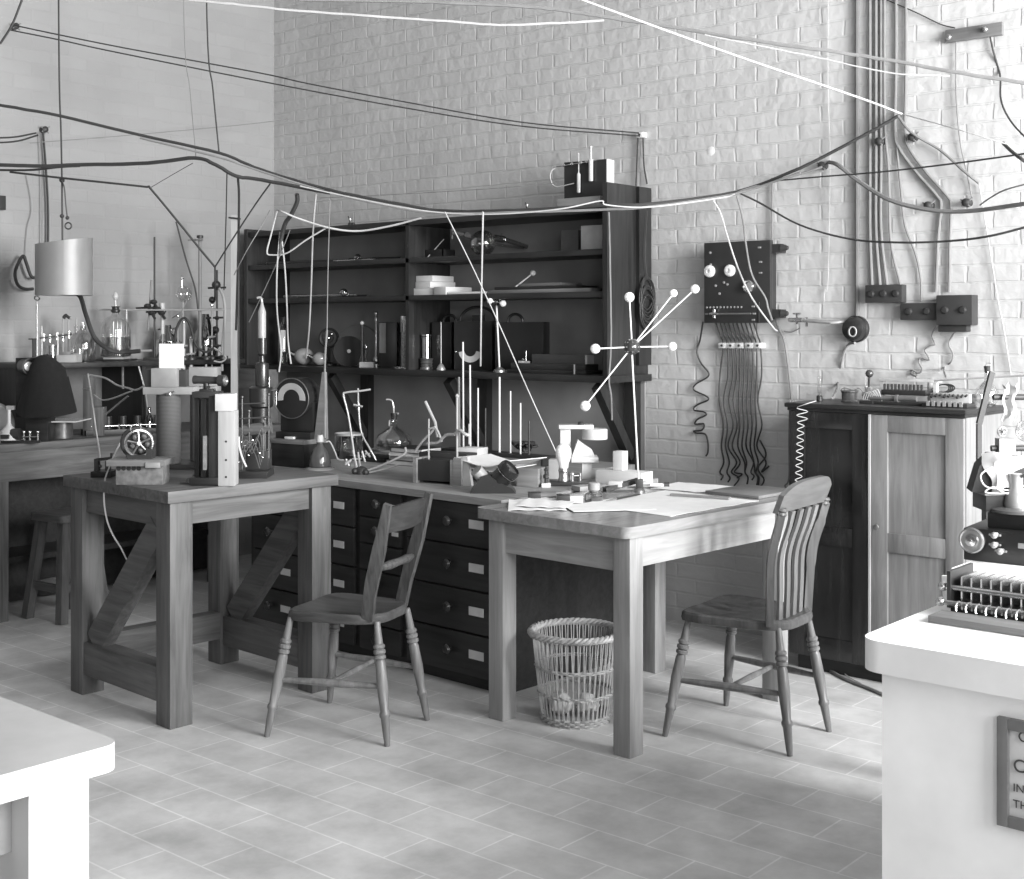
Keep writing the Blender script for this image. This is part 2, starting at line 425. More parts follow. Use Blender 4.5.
# bank of specimen drawers
rzc = R(-2.5); CHO = V((3.43, -1.61, 0)); CHW, CHD, CHZ = 1.72, 1.42, .80
t = thing('drawer_cabinet', 'long dark bench of labelled drawers below the wall shelves', 'cabinet', CHO, rzc)
MB().bx(-CHW, -.42, .012, CHD, .05, .77).bx(-.42, 0, .012, 1.0, .05, .77).build('carcass', CHEST, t)
MB().bx(-CHW + .01, -.01, .035, .95, 0, .05).build('plinth', CHEST, t)
MB().prism([(-CHW - .02, -.025), (.025, -.025), (.025, 1.02), (-.42, 1.02), (-.42, CHD), (-CHW - .02, CHD)], Matrix.Translation((0, 0, .77)), .03).build('worktop', wood('pale_worn_worktop', .16, .34, .5), t)
KNOB = [(0, 0), (.008, 0), (.008, .012), (.02, .018), (.023, .028), (.016, .037), (0, .04)]
knobm = plain('dark_knob', .03, .25); labm = plain('drawer_label_paper', .6, .8)
def column(x0, x1, n, lab, lw, kx):
    h = .715 / n
    for i in range(n):
        z0 = .052 + i * h
        d = MB().bx(x0, x1, -.006, .012, z0 + .004, z0 + h - .004, .003).build('drawer', CHEST, t)
        MB().lathe(KNOB, (kx, -.006, z0 + h * .55), (0, -1, 0), 14).build('knob', knobm, d)
        if lab is not None and not (lw < .05 and i < n - 2):
            l = MB().bx(lab - lw / 2, lab + lw / 2, -.008, -.006, z0 + h * .43, z0 + h * .43 + lw * .42).build('label_card', labm, d)
            l['label'] = 'white paper label card'
column(-.56, -.03, 4, -.135, .085, -.285)
column(-.875, -.60, 6, -.635, .042, -.74)
column(-1.275, -.915, 4, -1.02, .075, -1.13)
column(-1.68, -1.315, 4, -1.42, .075, -1.53)

# wall shelves
SY = -.364
t = thing('wall_shelves', 'tall dark open wall shelving holding boxes, tubes and meters', 'shelf', (0, 0, 0))
x0, x1 = .15, 3.04
SHZ = [1.252, 1.674, 1.887, 2.10]
for a, z1 in ((x0, 2.12), (x1 - .03, 2.215)):
    MB().bx(a, a + .03, SY, -.01, 1.235, z1, .002).build('side_panel', OAKDZ, t)
MB().bx(1.61, 1.635, SY + .01, -.01, 1.252, 2.085).build('divider', OAKDZ, t)
for z in SHZ:
    th = .03 if z > 1.3 else .035
    MB().bx(x0 + .03 if z > 1.3 else x0 - .02, x1 - .03 if z > 1.3 else x1 + .02, SY + (.01 if z > 1.3 else -.02), -.005, z - th, z, .002).build('shelf_board', OAKD, t)
MB().bx(x1, x1 + .022, -.12, -.012, 1.30, 2.21).build('wall_batten', OAKDZ, t)
for xb in (.95, 1.93, 2.96):
    MB().bx(xb - .035, xb + .035, -.06, -.002, .62, 1.217).build('wall_post', OAKDZ, t)
    MB().bar((xb, -.06, .82), (xb, SY + .03, 1.20), .05, .05, (0, 1, 1)).build('bracket', OAKDZ, t)
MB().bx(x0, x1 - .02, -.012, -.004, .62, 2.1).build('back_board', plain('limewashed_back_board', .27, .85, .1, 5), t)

# tall cupboard, right
CB = V((4.09, -.451, 0)); CW, CD, CBZ = .783, .42, 1.165
t = thing('cupboard', 'tall two door wooden cupboard with instruments on top, one door darker', 'cupboard', CB)
CUPD = wood('dark_gloss_door', .008, .02, .2, 'z', 1, .6); CUPL = wood('pale_door_wood', .13, .25, .45, 'z')  # left door darker and glossier, right door paler
MB().bx(0, CW, .02, CD, .07, CBZ - .032).build('carcass', wood('cupboard_side', .16, .27, .45, 'z'), t)
MB().bx(.02, CW - .02, .05, CD - .02, 0, .07).build('plinth', OAKD, t)
m = MB(); m.bx(-.012, CW + .012, -.018, CD, CBZ - .02, CBZ, .006).bx(-.004, CW + .004, -.004, CD, CBZ - .034, CBZ - .02, .003)
m.build('cornice_top', OAKD, t)
def door(xa, xb, mt, knx, lab):
    m = MB(); z0, z1 = .07, CBZ - .036; s = .075
    m.bx(xa, xa + s, 0, .02, z0, z1, .002).bx(xb - s, xb, 0, .02, z0, z1, .002)
    for a, b in ((z0, z0 + .09), (.56, .64), (z1 - .07, z1)): m.bx(xa + s, xb - s, 0, .02, a, b, .002)
    d = m.build('door', mt, t); d['label'] = lab
    MB().bx(xa + s, xb - s, .009, .02, z0 + .09, z1 - .07).build('panel', mt, d)
    if knx: MB().lathe([(0, .006), (.009, .005), (.011, 0)], (knx, 0, .66), (0, -1, 0), 12).build('keyhole_plate', BRASS, d)
    return d
door(.003, .376, CUPD, 0, 'dark glossy door'); door(.384, CW - .003, CUPL, .41, 'paler door')
MB().bx(.376, .384, -.006, .02, .07, CBZ - .036).build('door_bead', wood('cupboard_bead', .3, .45, .4, 'z'), t)

# chairs
LEG = [(0, .010), (.03, .0125), (.10, .016), (.108, .02), (.118, .02), (.126, .0155), (.22, .021), (.30, .0185), (.312, .015), (.316, .0215), (.326, .0215), (.33, .0165), (.336, .022), (.346, .022), (.35, .0165), (.356, .021), (.364, .021), (.37, .015), (.44, .0115), (.45, .011)]
def turned(p0, p1):
    p0, p1 = V(p0), V(p1); L = (p1 - p0).length; s = L / .45
    return MB().lathe([(0, 0)] + [(r, z * s) for z, r in LEG] + [(0, L)], p0, p1 - p0, 12)
def chair_base(t, fw, bw, dp, wm, lm, ss=1):
    F0, B0 = -dp / 2, dp / 2
    pts = [(F0, -fw / 2), (F0, fw / 2), (B0, bw / 2), (B0, -bw / 2)]
    for x, y in pts:
        turned((x, y, 0), (x * .72, y * .74, .43)).build('leg', lm, t)
    out = []
    ctrl = [(-.20, -.20), (-.215, 0), (-.20, .20), (0, .198), (.13, .175), (.205, .11), (.215, 0), (.205, -.11), (.13, -.175), (0, -.198)]
    n = len(ctrl)
    for i in range(n):
        a, b, c, d = [V((*ctrl[(i + k) % n], 0)) for k in (-1, 0, 1, 2)]
        for k in range(5):
            q = k / 5; out.append(.5 * (2 * b + (c - a) * q + (2 * a - 5 * b + 4 * c - d) * q * q + (3 * b - a - 3 * c + d) * q ** 3))
    m = MB(); prof = [(.93, .418), (.985, .422), (1, .435), (.99, .448), (.955, .455), (.8, .449), (.4, .444)]
    rings = [[m.bm.verts.new((p.x * s * ss, p.y * s * ss, z)) for p in out] for s, z in prof]
    for A, B in zip(rings, rings[1:]):
        for i in range(len(out)): m._f((A[i], A[(i + 1) % len(out)], B[(i + 1) % len(out)], B[i]))
    m._f(rings[0][::-1]); m._f(rings[-1]); m.build('seat', wm, t)
    z = .205; k = .87; q = .5
    side = []
    for s in (-1, 1):
        a = V((F0 * k, s * fw / 2 * k, z)); b = V((B0 * k, s * bw / 2 * k, z)); side.append((a + b) / 2)
        m = MB(); m.tube([a, a.lerp(b, .3), a.lerp(b, .5), a.lerp(b, .7), b], [.009, .0125, .0145, .0125, .009], 10).build('stretcher', lm, t)
    m = MB(); a, b = side; m.tube([a, a.lerp(b, .5), b], [.008, .012, .008], 10).build('stretcher', lm, t)

t = thing('wooden_chair', 'battered kitchen chair with two flat back posts facing the apparatus table', 'chair', (3.255, -2.255, 0), R(19))
chair_base(t, .46, .33, .46, wood('scuffed_dark_seat', .035, .09, .3, 'x'), wood('scuffed_chair_leg', .09, .24, .35, 'z'), .87)
SCUFF = wood('scuffed_chair_back', .02, .10, .35, 'z', 2.2)
for s in (-1, 1):
    m = MB(); strip(m, smooth_path([(.135, s * .135, .44), (.155, s * .15, .55), (.195, s * .16, .70), (.235, s * .172, .865)], 5), (.95, -.15 * s, -.28), [.045] * 6 + [.048] * 5 + [.042, .038, .034, .03, .026], .022).build('back_post', SCUFF, t)
m = MB(); Pg = []
for z, xo in ((.755, .206), (.79, .215), (.83, .225), (.845, .228)):
    Pg.append([(xo + .03 * math.cos(q * math.pi / 2) , q * .165, z + (.012 if z > .84 else 0) * math.cos(q * 1.5)) for q in [i / 8 for i in range(-8, 9)]])
m.grid(Pg, .016, (1, 0, 0)).build('top_rail', wood('dark_chair_rail', .012, .05, .4, 'y', 1.6), t)
m = MB(); m.tube([(.175, -.15, .625), (.19, -.07, .628), (.195, 0, .63), (.19, .07, .628), (.175, .15, .625)], [.009, .017, .014, .017, .009], 10).build('middle_rail', SCUFF, t)

t = thing('wooden_chair', 'lath back kitchen chair drawn up to the pine writing table', 'chair', (4.425, -1.34, 0), R(4))
chair_base(t, .48, .34, .46, CHAIRW, CHAIRL, .95)
def bk(y, ybot, w, outer):
    return smooth_path([(.145, ybot, .44), (.15, ybot + (y - ybot) * .2, .55), (.158 if outer else .155, ybot + (y - ybot) * .5, .68), (.19, ybot + (y - ybot) * .85, .79), (.205, y, .845)], 5)
for s in (-1, 1):
    m = MB(); strip(m, bk(s * .185, s * .155, .04, True), (.5, s * .85, -.1), [.036] * 8 + [.044] * 7 + [.034] * 6, .026)
    m.lathe([(.0, 0), (.016, 0), (.02, .008), (.016, .016), (.021, .022), (.016, .03), (0, .03)], (.203, s * .185, .835), (.15, 0, 1), 10)
    m.build('back_post', CHAIRW, t)
for y in (-.1, -.034, .034, .1):
    m = MB(); strip(m, [p + V((.006 * (1 - (y / .185) ** 2), 0, 0)) for p in bk(y, y * .85, .028, False)], (0, 1, 0), .03, .011).build('back_slat', CHAIRL, t)
m = MB(); Pg = []
qs = [i / 10 for i in range(-10, 11)]
for f in (0, .25, .5, .75, 1):
    Pg.append([(.200 + .025 * f + .035 * (1 - q * q), q * .205, .845 + .10 * f * (1 - .35 * q ** 4) + .012 * (1 - q * q)) for q in qs])
m.grid(Pg, .02, (1, 0, -.1)).build('crest_rail', wood('chair_crest', .07, .15, .3, 'y'), t)

# waste basket of peeled wicker
bp_ = PZ(575, 722, 0); B0 = V((bp_.x, bp_.y, 0))
t = thing('waste_basket', 'openwork wicker waste paper basket under the pine table', 'basket', B0 + V((-.02, .03, 0)), 0)
WICK = plain('peeled_wicker', .34, .5, .25, 30); Hb = .335
def br(z): return .125 + .04 * (z / Hb) ** .8
m = MB(); nst = 44
for i in range(nst):
    for off, tw in ((0, .10), (.05, -.10)):
        a = 2 * math.pi * i / nst + off
        m.tube([V((br(z) * math.cos(a + tw * z / Hb * .6), br(z) * math.sin(a + tw * z / Hb * .6), z)) for z in (.012, .09, .18, .26, Hb)], .0026, 4, caps=False)
m.build('stakes', WICK, t)
def weave(z, r, h, k=3):
    m = MB()
    for q in range(k):
        zz = z + (q - (k - 1) / 2) * h
        m.tube([V(((br(zz) + .004 * math.sin(i * 22 * math.pi / 44 + q * math.pi)) * math.cos(2 * math.pi * i / 88), (br(zz) + .004 * math.sin(i * 22 * math.pi / 44 + q * math.pi)) * math.sin(2 * math.pi * i / 88), zz)) for i in range(88)], r, 5, closed=True)
    return m
for z in (.11, .21): weave(z, .0035, .007, 2).build('woven_band', WICK, t)
m = weave(.015, .005, .009, 4)
m.lathe([(0, .004), (.12, .004), (.12, .012), (0, .012)], (0, 0, 0), (0, 0, 1), 30); m.build('base', WICK, t)
m = MB()
for q in range(3):
    m.tube([V(((br(Hb) + .006) * math.cos(2 * math.pi * i / 96) + .0, (br(Hb) + .006) * math.sin(2 * math.pi * i / 96), Hb + .008 * math.sin(i * 2 * math.pi / 6 + q * 2.094)) ) + V((math.cos(2 * math.pi * i / 96), math.sin(2 * math.pi * i / 96), 0)) * .008 * math.cos(i * 2 * math.pi / 6 + q * 2.094) for i in range(96)], .0075, 6, closed=True)
m.build('braided_rim', WICK, t)
m = MB()
for (x, y, r) in ((-.05, -.03, .05), (.04, .02, .045)):
    n0 = len(m.bm.verts); m.sph((x, y, .062), r, 10, (1, .9, .8)); m.bm.verts.ensure_lookup_table()
    for v in m.bm.verts[n0:]: v.co += V((random.uniform(-1, 1), random.uniform(-1, 1), random.uniform(-1, 1))) * .007
solo('crumpled_paper', m, plain('waste_paper', .6, .9), 'crumpled waste paper lying in the wicker basket', 'paper', B0 + V((-.02, .03, 0)))

# stool under the dark bench
t = thing('stool', 'small square wooden stool half under the dark wall bench', 'stool', (.76, -1.97, 0), R(8))
m = MB(); m.prism(roundrect(-.13, .13, -.13, .13, .03), Matrix.Translation((0, 0, .505)), .035).build('seat', TBL, t)
for sx in (-1, 1):
    for sy in (-1, 1):
        m = MB(); m.bar((sx * .135, sy * .135, 0), (sx * .085, sy * .085, .505), .045, .045, (1, 0, 0)).build('leg', TBLZ, t)
m = MB()
for s in (-1, 1): m.bx(-.1, .1, s * .115 - .01, s * .115 + .01, .15, .19).bx(s * .115 - .01, s * .115 + .01, -.1, .1, .15, .19)
m.build('foot_rail', TBL, t)

# dark bench along the left wall, with its raised rack
t = thing('wall_bench', 'long dark bench with a deep front board along the left wall', 'bench', (0, 0, 0))
LBX = .66; LBZ = .90
MB().bx(.02, LBX, -4.6, -.42, LBZ - .04, LBZ, .004).build('benchtop', TBLY, t)
MB().bx(LBX - .045, LBX - .01, -4.55, -.46, LBZ - .19, LBZ - .04).build('front_board', TBLY, t)
for y in (-2.27, -.9, -3.6):
    for x in (.60, .09):
        MB().bx(x - .045, x + .045, y - .045, y + .045, 0, LBZ - .04).build('leg', TBLZ, t)
MB().bx(.05, .58, -2.2, -.95, .28, .31).build('lower_board', OAKD, t)
MB().bx(.26, .28, -4.5, -.5, .02, LBZ - .19).build('back_panel', OAKD, t)
t = thing('reagent_rack', 'raised dark shelf standing on the wall bench under the bottles', 'shelf', (0, 0, LBZ))
RKZ = 1.30
MB().bx(.02, .47, -2.02, -.60, RKZ - LBZ - .028, RKZ - LBZ, .003).build('shelf_board', OAKD, t)
MB().bx(.02, .035, -2.0, -.62, 0, RKZ - LBZ - .028).build('back_panel', plain('rack_clutter_panel', .15, .8), t)  # added panel, stands in for the dark clutter under the rack
for y in (-1.98, -1.3, -.65):
    MB().bx(.03, .45, y - .015, y + .015, 0, RKZ - LBZ - .028).build('support', OAKDZ, t)

# pale stone benches, near right and near left
def pier_bench(name, lab, x0, x1, y0, y1, z, th, px, rr, pm, sm=None):
    t = thing(name, lab, 'bench', ((x0 + x1) / 2, (y0 + y1) / 2, 0)); c = V(((x0 + x1) / 2, (y0 + y1) / 2, 0))
    m = MB(); m.prism(roundrect(x0 - c.x, x1 - c.x, y0 - c.y, y1 - c.y, rr, 6), Matrix.Translation((0, 0, z - th)), th); m.build('slab', sm or STONE, t)
    for a in px:
        MB().bx(a[0] - c.x, a[1] - c.x, a[2] - c.y, a[3] - c.y, 0, z - th).build('pier', pm, t)
    return t
SBX, SBY, SBZ = 5.665, -3.04, .85
pier_bench('stone_bench', 'white stone slab bench on a limewashed pier, with the slatted rheostat', SBX, 8.6, SBY, -2.38, SBZ, .066, [(SBX + .042, 8.5, SBY + .03, -2.42)], .05, LIMEW)
pier_bench('stone_bench', 'pale stone slab bench at the near left corner, bare on top', 3.6, 5.10, -6.4, -4.42, .85, .042, [(4.97, 5.07, -4.56, -4.46), (4.97, 5.07, -6.3, -6.2), (3.7, 3.8, -4.56, -4.46), (3.7, 3.8, -6.3, -6.2)], .03, plain('leg_limewash', .55, .85, .07, 6, bump=.3), plain('grey_mottled_stone', .42, .6, .16, 5, bump=.25))
# apron of the near left bench
MB().bx(4.99, 5.02, -6.2, -4.56, .70, .806).build('apron', plain('grey_apron', .3, .8), [o for o in COL.objects if o.name == 'stone_bench.001'][0])
for o in [o for o in COL.objects if o.name.startswith('apron') and o.parent and o.parent.name == 'stone_bench.001']: o.location = -o.parent.location
# ------------------------------------------------------------------ helpers for apparatus
def TT(name, label, cat, px, z, y, rz=CAMZ, group=None):     # stands on height z at distance -y from wall_back, in column px
    p = PY(px, HY, y); p.z = z
    t = T.__new__(T); t.loc = p; t.k = dep(p) / F; t.px = px; t.py = HY - (z - CH) / t.k
    t.o = thing(name, label, cat, p, rz, group); return t
def lp(t, prof, px=None, dy=0, n=20, m=None):               # turned profile in photo units: (radius, row)
    m = m or MB(); k = t.k
    base = V((((px if px is not None else t.px) - t.px) * k, dy, 0))
    return m.lathe([(r * k, (t.py - q) * k) for r, q in prof], base, (0, 0, 1), n)
def bxp(t, xa, xb, ya, yb, d0, d1, bev=0, m=None):          # box: columns xa..xb, rows ya..yb, local depth d0..d1
    m = m or MB(); k = t.k
    return m.bx((xa - t.px) * k, (xb - t.px) * k, d0, d1, (t.py - yb) * k, (t.py - ya) * k, bev)
def ballrod(t, a, b, r, rb, mat_r, mat_b, name='arm'):
    m = MB(); m.cyl(a, b, r, n=8); o = m.build(name, mat_r, t.o)
    if rb: MB().sph(b, rb, 16).build('ball', mat_b, o)
    return o
Z1, Z2, Z3, Z4 = SHZ
SHX = 0     # shelf things stand parallel to the wall
# ---- lowest long shelf
t = TT('stoppered_jar', 'clear glass jar with dark stopper at the left end of the long shelf', 'jar', 283, Z1, -.2)
lp(t, [(0, t.py), (4.6, t.py), (5, t.py - 2), (5, 327), (3, 323), (2.6, 322), (0, 322)]).build('body', GLASS, t.o)
lp(t, [(0, 324), (2.4, 324), (3, 319), (3.6, 317), (0, 316)]).build('stopper', EBON, t.o)
bxp(t, 280.5, 285.5, 330, 352, -.002, .012).build('paper_slip', PAPER, t.o)
for i, (px, r, lab) in enumerate(((304, 9, 'larger grey glass globe lying near the left end of the long shelf'), (320, 7, 'smaller grey glass globe lying beside the dark brass clockwork'))):
    t = TT('glass_globe', lab, 'globe', px, Z1, -.2)
    m = MB(); m.sph((0, 0, r * t.k), r * t.k, 20, (1.1, 1, .95)); m.build('bulb', plain('milky_glass', .33, .12, .1, spec=.8), t.o)
    m = MB(); m.cyl((-r * t.k, 0, r * t.k * 1.1), (-r * t.k * 1.7, 0, r * t.k * 1.5), r * t.k * .3, r * t.k * .25); m.build('neck', NICK, t.o)
t = TT('clockwork', 'dark brass clockwork of rings on a stem left of the black disc', 'instrument', 329, Z1, -.14)
lp(t, [(0, t.py), (8, t.py), (8, t.py - 2), (1.5, t.py - 4), (1.5, 347), (0, 347)]).build('stem', IRON, t.o)
m = MB(); m.tube([t.l(329, 338) + V((math.cos(a) * 9 * t.k, 0, math.sin(a) * 9 * t.k)) for a in [q * R(15) for q in range(24)]], 1.6 * t.k, 6, closed=True)
m.cyl(t.l(329, 338, -.012), t.l(329, 338, .012), 5 * t.k); m.build('ring', IRON, t.o)
m = MB(); m.sph(t.l(329, 338, -.02), 2.2 * t.k, 10).sph(t.l(332, 334, -.02), 1.6 * t.k, 10); m.build('terminal', NICK, t.o)
t = TT('ebonite_disc', 'large round black disc leaning on the long shelf with pale centre boss', 'disc', 349, Z1, -.17)
m = MB(); c = t.l(349, t.py - 15); ax = V((.1, -1, .12)); m.cyl(c - ax * .006, c + ax * .006, 15.5 * t.k, n=40); m.build('disc', plain('dull_ebonite', .014, .7), t.o)
m = MB(); m.cyl(c + ax * .006, c + ax * .02, 1.9 * t.k, n=14); m.build('boss', PAPER, t.o)
m = MB(); c2 = t.l(357, t.py - 21, .07); m.tube([c2 + V((math.cos(q * R(10)) * 21 * t.k, 0, math.sin(q * R(10)) * 21 * t.k)) for q in range(36)], .5 * t.k, 5, closed=True)
m.build('hoop', plain('grey_hoop', .15, .4), t.o)
t = TT('electroscope', 'white ball on black rod over pale wooden foot, long shelf', 'electroscope', 366.5, Z1, -.22)
bxp(t, 360, 374, t.py - 5.5, t.py, -.04, .04, .002).build('foot', plain('pale_foot', .4, .6), t.o)
lp(t, [(0, 363), (3, 363), (2.5, 359), (1.4, 356), (1.4, 325), (0, 325)], 362).build('rod', EBON, t.o)
m = MB(); m.sph(t.l(362, 323), 2.2 * t.k, 12); m.build('ball', PORC, t.o)
m = MB(); m.sph(t.l(366, 347), 1.6 * t.k, 10, (1, 1, 2)).cyl(t.l(366, 350), t.l(366, 363), .5 * t.k, n=6); m.build('small_electrode', NICK, t.o)
t = TT('brass_pillar', 'thin brass pillar with knobbed top and foot beside the brown plate', 'pillar', 376, Z1, -.15)
lp(t, [(0, t.py), (4, t.py), (4.2, t.py - 3), (1.6, t.py - 6), (3, 361), (3, 359), (1.2, 356), (1.2, 322), (1.8, 320), (1, 317), (2.2, 314), (1.8, 312), (0, 311)]).build('pillar', BRASS, t.o)
t = TT('plate_box', 'upright dark slotted box with a grey brown plate in front', 'box', 386, Z1, -.13)
bxp(t, 379, 397, 322, t.py, .0, .10, .002).build('case', EBON, t.o)
bxp(t, 379.5, 386, 323, 353, -.012, -.002).build('plate', CARD, t.o)
t = TT('tall_cylinder', 'tall mottled metal cylinder on a wide round foot, long shelf', 'cylinder', 406, Z1, -.24)
lp(t, [(0, t.py), (11, t.py), (11, t.py - 1.5), (5.2, t.py - 3), (5, 332), (0, 332)]).build('column', plain('mottled_metal', .32, .35, .7, 160, metal=.7), t.o)
lp(t, [(5, 332), (5.6, 331), (5.6, 316), (4.8, 315), (4.8, 331)]).build('collar', NICK, t.o)
lp(t, [(12.5, t.py - .4), (12.5, t.py - 2), (10, t.py - 2.2), (10, t.py - .4)]).build('rim_ring', NICK, t.o)
t = TT('round_meter', 'round black meter with pale crescent scale behind a brass tube', 'meter', 427, Z1, -.14)
m = MB(); c = t.l(427, t.py - 17); m.cyl(c + V((0, -.02, 0)), c + V((0, .06, 0)), 17 * t.k, n=36); m.bx(-10 * t.k, 10 * t.k, -.02, .06, 0, 8 * t.k); m.build('case', BLACK, t.o)
def crescent(t, px, py, r0, r1, a0, a1, dy, mat, name='scale'):
    m = MB(); n = 18; P = []
    for r in (r0, r1): P.append([t.l(px, py, dy) + V((math.cos(R(a0 + (a1 - a0) * i / n)) * r * t.k, 0, math.sin(R(a0 + (a1 - a0) * i / n)) * r * t.k)) for i in range(n + 1)])
    m.grid(P, .002, (0, -1, 0)); return m.build(name, mat, t.o)
crescent(t, 427, t.py - 15, 7.5, 12.5, 150, 390, -.0215, IVORY)
t = TT('brass_tube_mount', 'short bright brass tube standing on a ribbed drum on the long shelf', 'instrument', 426.5, Z1, -.25)
lp(t, [(0, t.py), (6.5, t.py), (6.5, t.py - 2), (5.5, t.py - 2.5), (6.2, t.py - 4), (5.4, t.py - 5), (6.4, t.py - 7), (5.6, t.py - 8), (6.8, t.py - 11), (0, t.py - 11)]).build('drum', plain('dull_brass', .3, .35, metal=.8), t.o)
lp(t, [(0, t.py - 11), (4.1, t.py - 11), (4.1, 337), (4.9, 336), (4.9, 334.5), (0, 334.5)]).build('tube', NICK, t.o)
t = TT('needle_stand', 'thin upright needle on round foot in front of small black case', 'stand', 441, Z1, -.28)
lp(t, [(0, t.py), (4.5, t.py), (4.5, t.py - 1.5), (2.5, t.py - 5), (.7, t.py - 7), (.5, 322), (0, 322)]).build('needle', plain('dull_steel', .35, .4, metal=.6), t.o)
def arch(t, px, py, r, w, dy, h=1, mat=None, name='handle'):
    m = MB(); m.tube([t.l(px, py, dy) + V((math.cos(R(q)) * r * t.k, 0, math.sin(R(q)) * r * t.k * h)) for q in range(0, 181, 12)], w * t.k, 8)
    return m.build(name, mat or BLACK, t.o)
for px0, px1, yt, hx, hr, lab in ((431, 452, 322, 447, 7, 'narrow black carrying case with strap handle behind the needle stand'),
                                  (453, 493, 321, 475, 19, 'black carrying case under the largest arched handle with crescent dial'),
                                  (494, 544, 322, 512, 8, 'wide black carrying case with small arched handle')):
    t = TT('carrying_case', lab, 'case', (px0 + px1) / 2, Z1, -.17, group=None)
    t.o.rotation_euler.z = R(22)
    w = (px1 - px0) * t.k * .5 * 1.02
    MB().bx(-w, w, 0, .12, 0, (t.py - yt) * t.k, .003).build('case', BLACK, t.o)
    arch(t, hx, yt, hr, 1.5, .05, .75 if hr > 10 else 1)
    if hr > 10:
        crescent(t, 470, 350, 6.5, 12.5, 190, 350, -.002, IVORY)
        MB().sph(t.l(455, 352, -.004), 1.2 * t.k, 8).build('terminal', NICK, t.o)
        bxp(t, 470, 480, 315, 321, .03, .09).build('handle_block', BLACK, t.o)
t = TT('slide_bridge', 'long dark slide bridge board with a ruled bar, right end of the long shelf', 'instrument', 552, Z1, -.22, rz=R(2))
k = t.k
MB().bx(-.26, .27, -.07, .1, 0, .018, .002).build('base_board', OAKD, t.o)
MB().bx(-.24, .25, -.05, .07, .018, .05, .002).build('platform', EBON, t.o)
MB().bx(-.10, .25, -.045, .02, .05, .10, .002).build('bar', plain('planed_dark_bar', .05, .3), t.o)
MB().bx(.245, .256, -.045, .02, .052, .099).build('bar_end', IVORY, t.o)
m = MB(); m.cyl((-.15, -.03, .05), (-.15, -.03, .115), .004); m.bx(-.2, -.12, -.035, -.02, .05, .062).sph((-.17, -.03, .07), .008, 8); m.build('slider', NICK, t.o)
MB().cyl((.2, -.075, 0), (.2, -.075, .05), .004).build('terminal_post', IVORY, t.o)
# molecule-like star on the shelf
def star(name, lab, t, cx, cy, hub_r, arms, foot_rows, stem_px):
    k = t.k; c = t.l(cx, cy)
    MB().sph(c, hub_r * k, 20).build('hub', plain('dark_glossy_hub', .04, .12, spec=.8), t.o)
    m = MB()
    for (th, ph) in [(a, b) for a in range(0, 360, 45) for b in (-35, 0, 35, 65)]:
        dv = V((math.cos(R(th)) * math.cos(R(ph)), math.sin(R(th)) * math.cos(R(ph)), math.sin(R(ph)))); m.cyl(c + dv * hub_r * k * .9, c + dv * hub_r * k * 1.06, hub_r * k * .11, n=6)
    m.build('socket_studs', BRASS, t.o)
    for (bx, by, dy, rb) in arms:
        b = t.l(bx, by, dy); dv = (b - c).normalized()
        ballrod(t, c + dv * hub_r * k, b, .75 * k, rb * k, WHITE, PORC)
    m = MB(); m.tube([c - V((0, 0, hub_r * k)), t.l(stem_px, foot_rows - 3)], .9 * k, 8); m.build('stem', WHITE, t.o)
    lp(t, [(0, foot_rows), (6, foot_rows), (6, foot_rows - 2), (2, foot_rows - 5), (0, foot_rows - 5)], stem_px).build('foot', plain('dull_brass', .3, .35, metal=.8), t.o)
t = TT('ball_and_rod_model', 'small dark hub with white balls on rods on the long shelf', 'model', 499, Z1, -.31)
star('', '', t, 496.5, 302, 3.4, [(490, 301, -.03, 3), (503, 303.5, -.04, 3.4), (533, 273, .02, 3)], t.py, 499.5)

# ---- second shelf from the bottom
Zs = Z2
def slab(px0, px1, z0, hgt, y0, y1, mat, name, lab, cat, rz=0, group=None):
    a = PY(px0, HY, y0); b = PY(px1, HY, y0); 
    return solo(name, MB().bx(-(b.x - a.x) / 2, (b.x - a.x) / 2, -abs(y1 - y0) / 2, abs(y1 - y0) / 2, 0, hgt, .0025), mat, lab, cat, ((a.x + b.x) / 2, (y0 + y1) / 2, z0), rz, group)
WB = plain('white_carton', .54, .8, .05)
slab(409, 432, Zs, .040, -.31, -.10, WB, 'carton', 'white carton at the bottom left of the shelf stack', 'box', R(3), 'white cartons')
slab(409, 431, Zs + .041, .036, -.30, -.10, WB, 'carton', 'white carton in the middle of the left shelf stack', 'box', R(-2), 'white cartons')
slab(413, 431, Zs + .078, .034, -.29, -.10, WB, 'carton', 'white carton topmost of the left shelf stack', 'box', R(4), 'white cartons')
slab(434, 447, Zs, .045, -.32, -.12, WB, 'carton', 'white carton standing alone at the right of the shelf stack', 'box', R(-4), 'white cartons')
def rodthing(px0, px1, z, y, r, mat, name, lab, cat, bulb=None, tilt=0):
    a = PY(px0, HY, y); b = PY(px1, HY, y); t = thing(name, lab, cat, ((a.x + b.x) / 2, y, z)); L = (b.x - a.x) / 2
    m = MB(); m.cyl((-L, -tilt, r), (L, tilt, r), r, r * .8, 10); m.build('tube', mat, t)
    if bulb: MB().sph((L * bulb, 0, r * 2.2), r * 2.2, 14).build('bulb', mat, t)
    m = MB(); m.cyl((-L - .015, -tilt, r), (-L, -tilt, r), r * .6, n=8).cyl((L, tilt, r), (L + .02, tilt, r), r * .5, n=8); m.build('end_cap', BRASS, t)
    return t
rodthing(288, 352, Zs, -.27, .012, GLASS2, 'glass_tube', 'long smoky glass tube with bulb on the middle left shelf', 'tube', .75, .02)
rodthing(300, 366, Zs, -.18, .009, IRON, 'metal_rod', 'dark metal rod lying behind the smoky tube on the middle left shelf', 'rod', None, .01)
rodthing(450, 486, Zs, -.30, .008, WHITE, 'white_tube', 'thin white tube at the shelf edge right of cartons', 'tube', None, .01)
slab(489, 590, Zs, .020, -.30, -.08, GREYW, 'flat_board', 'lowest of the flat boards on the right shelf', 'board', 0, 'flat boards')
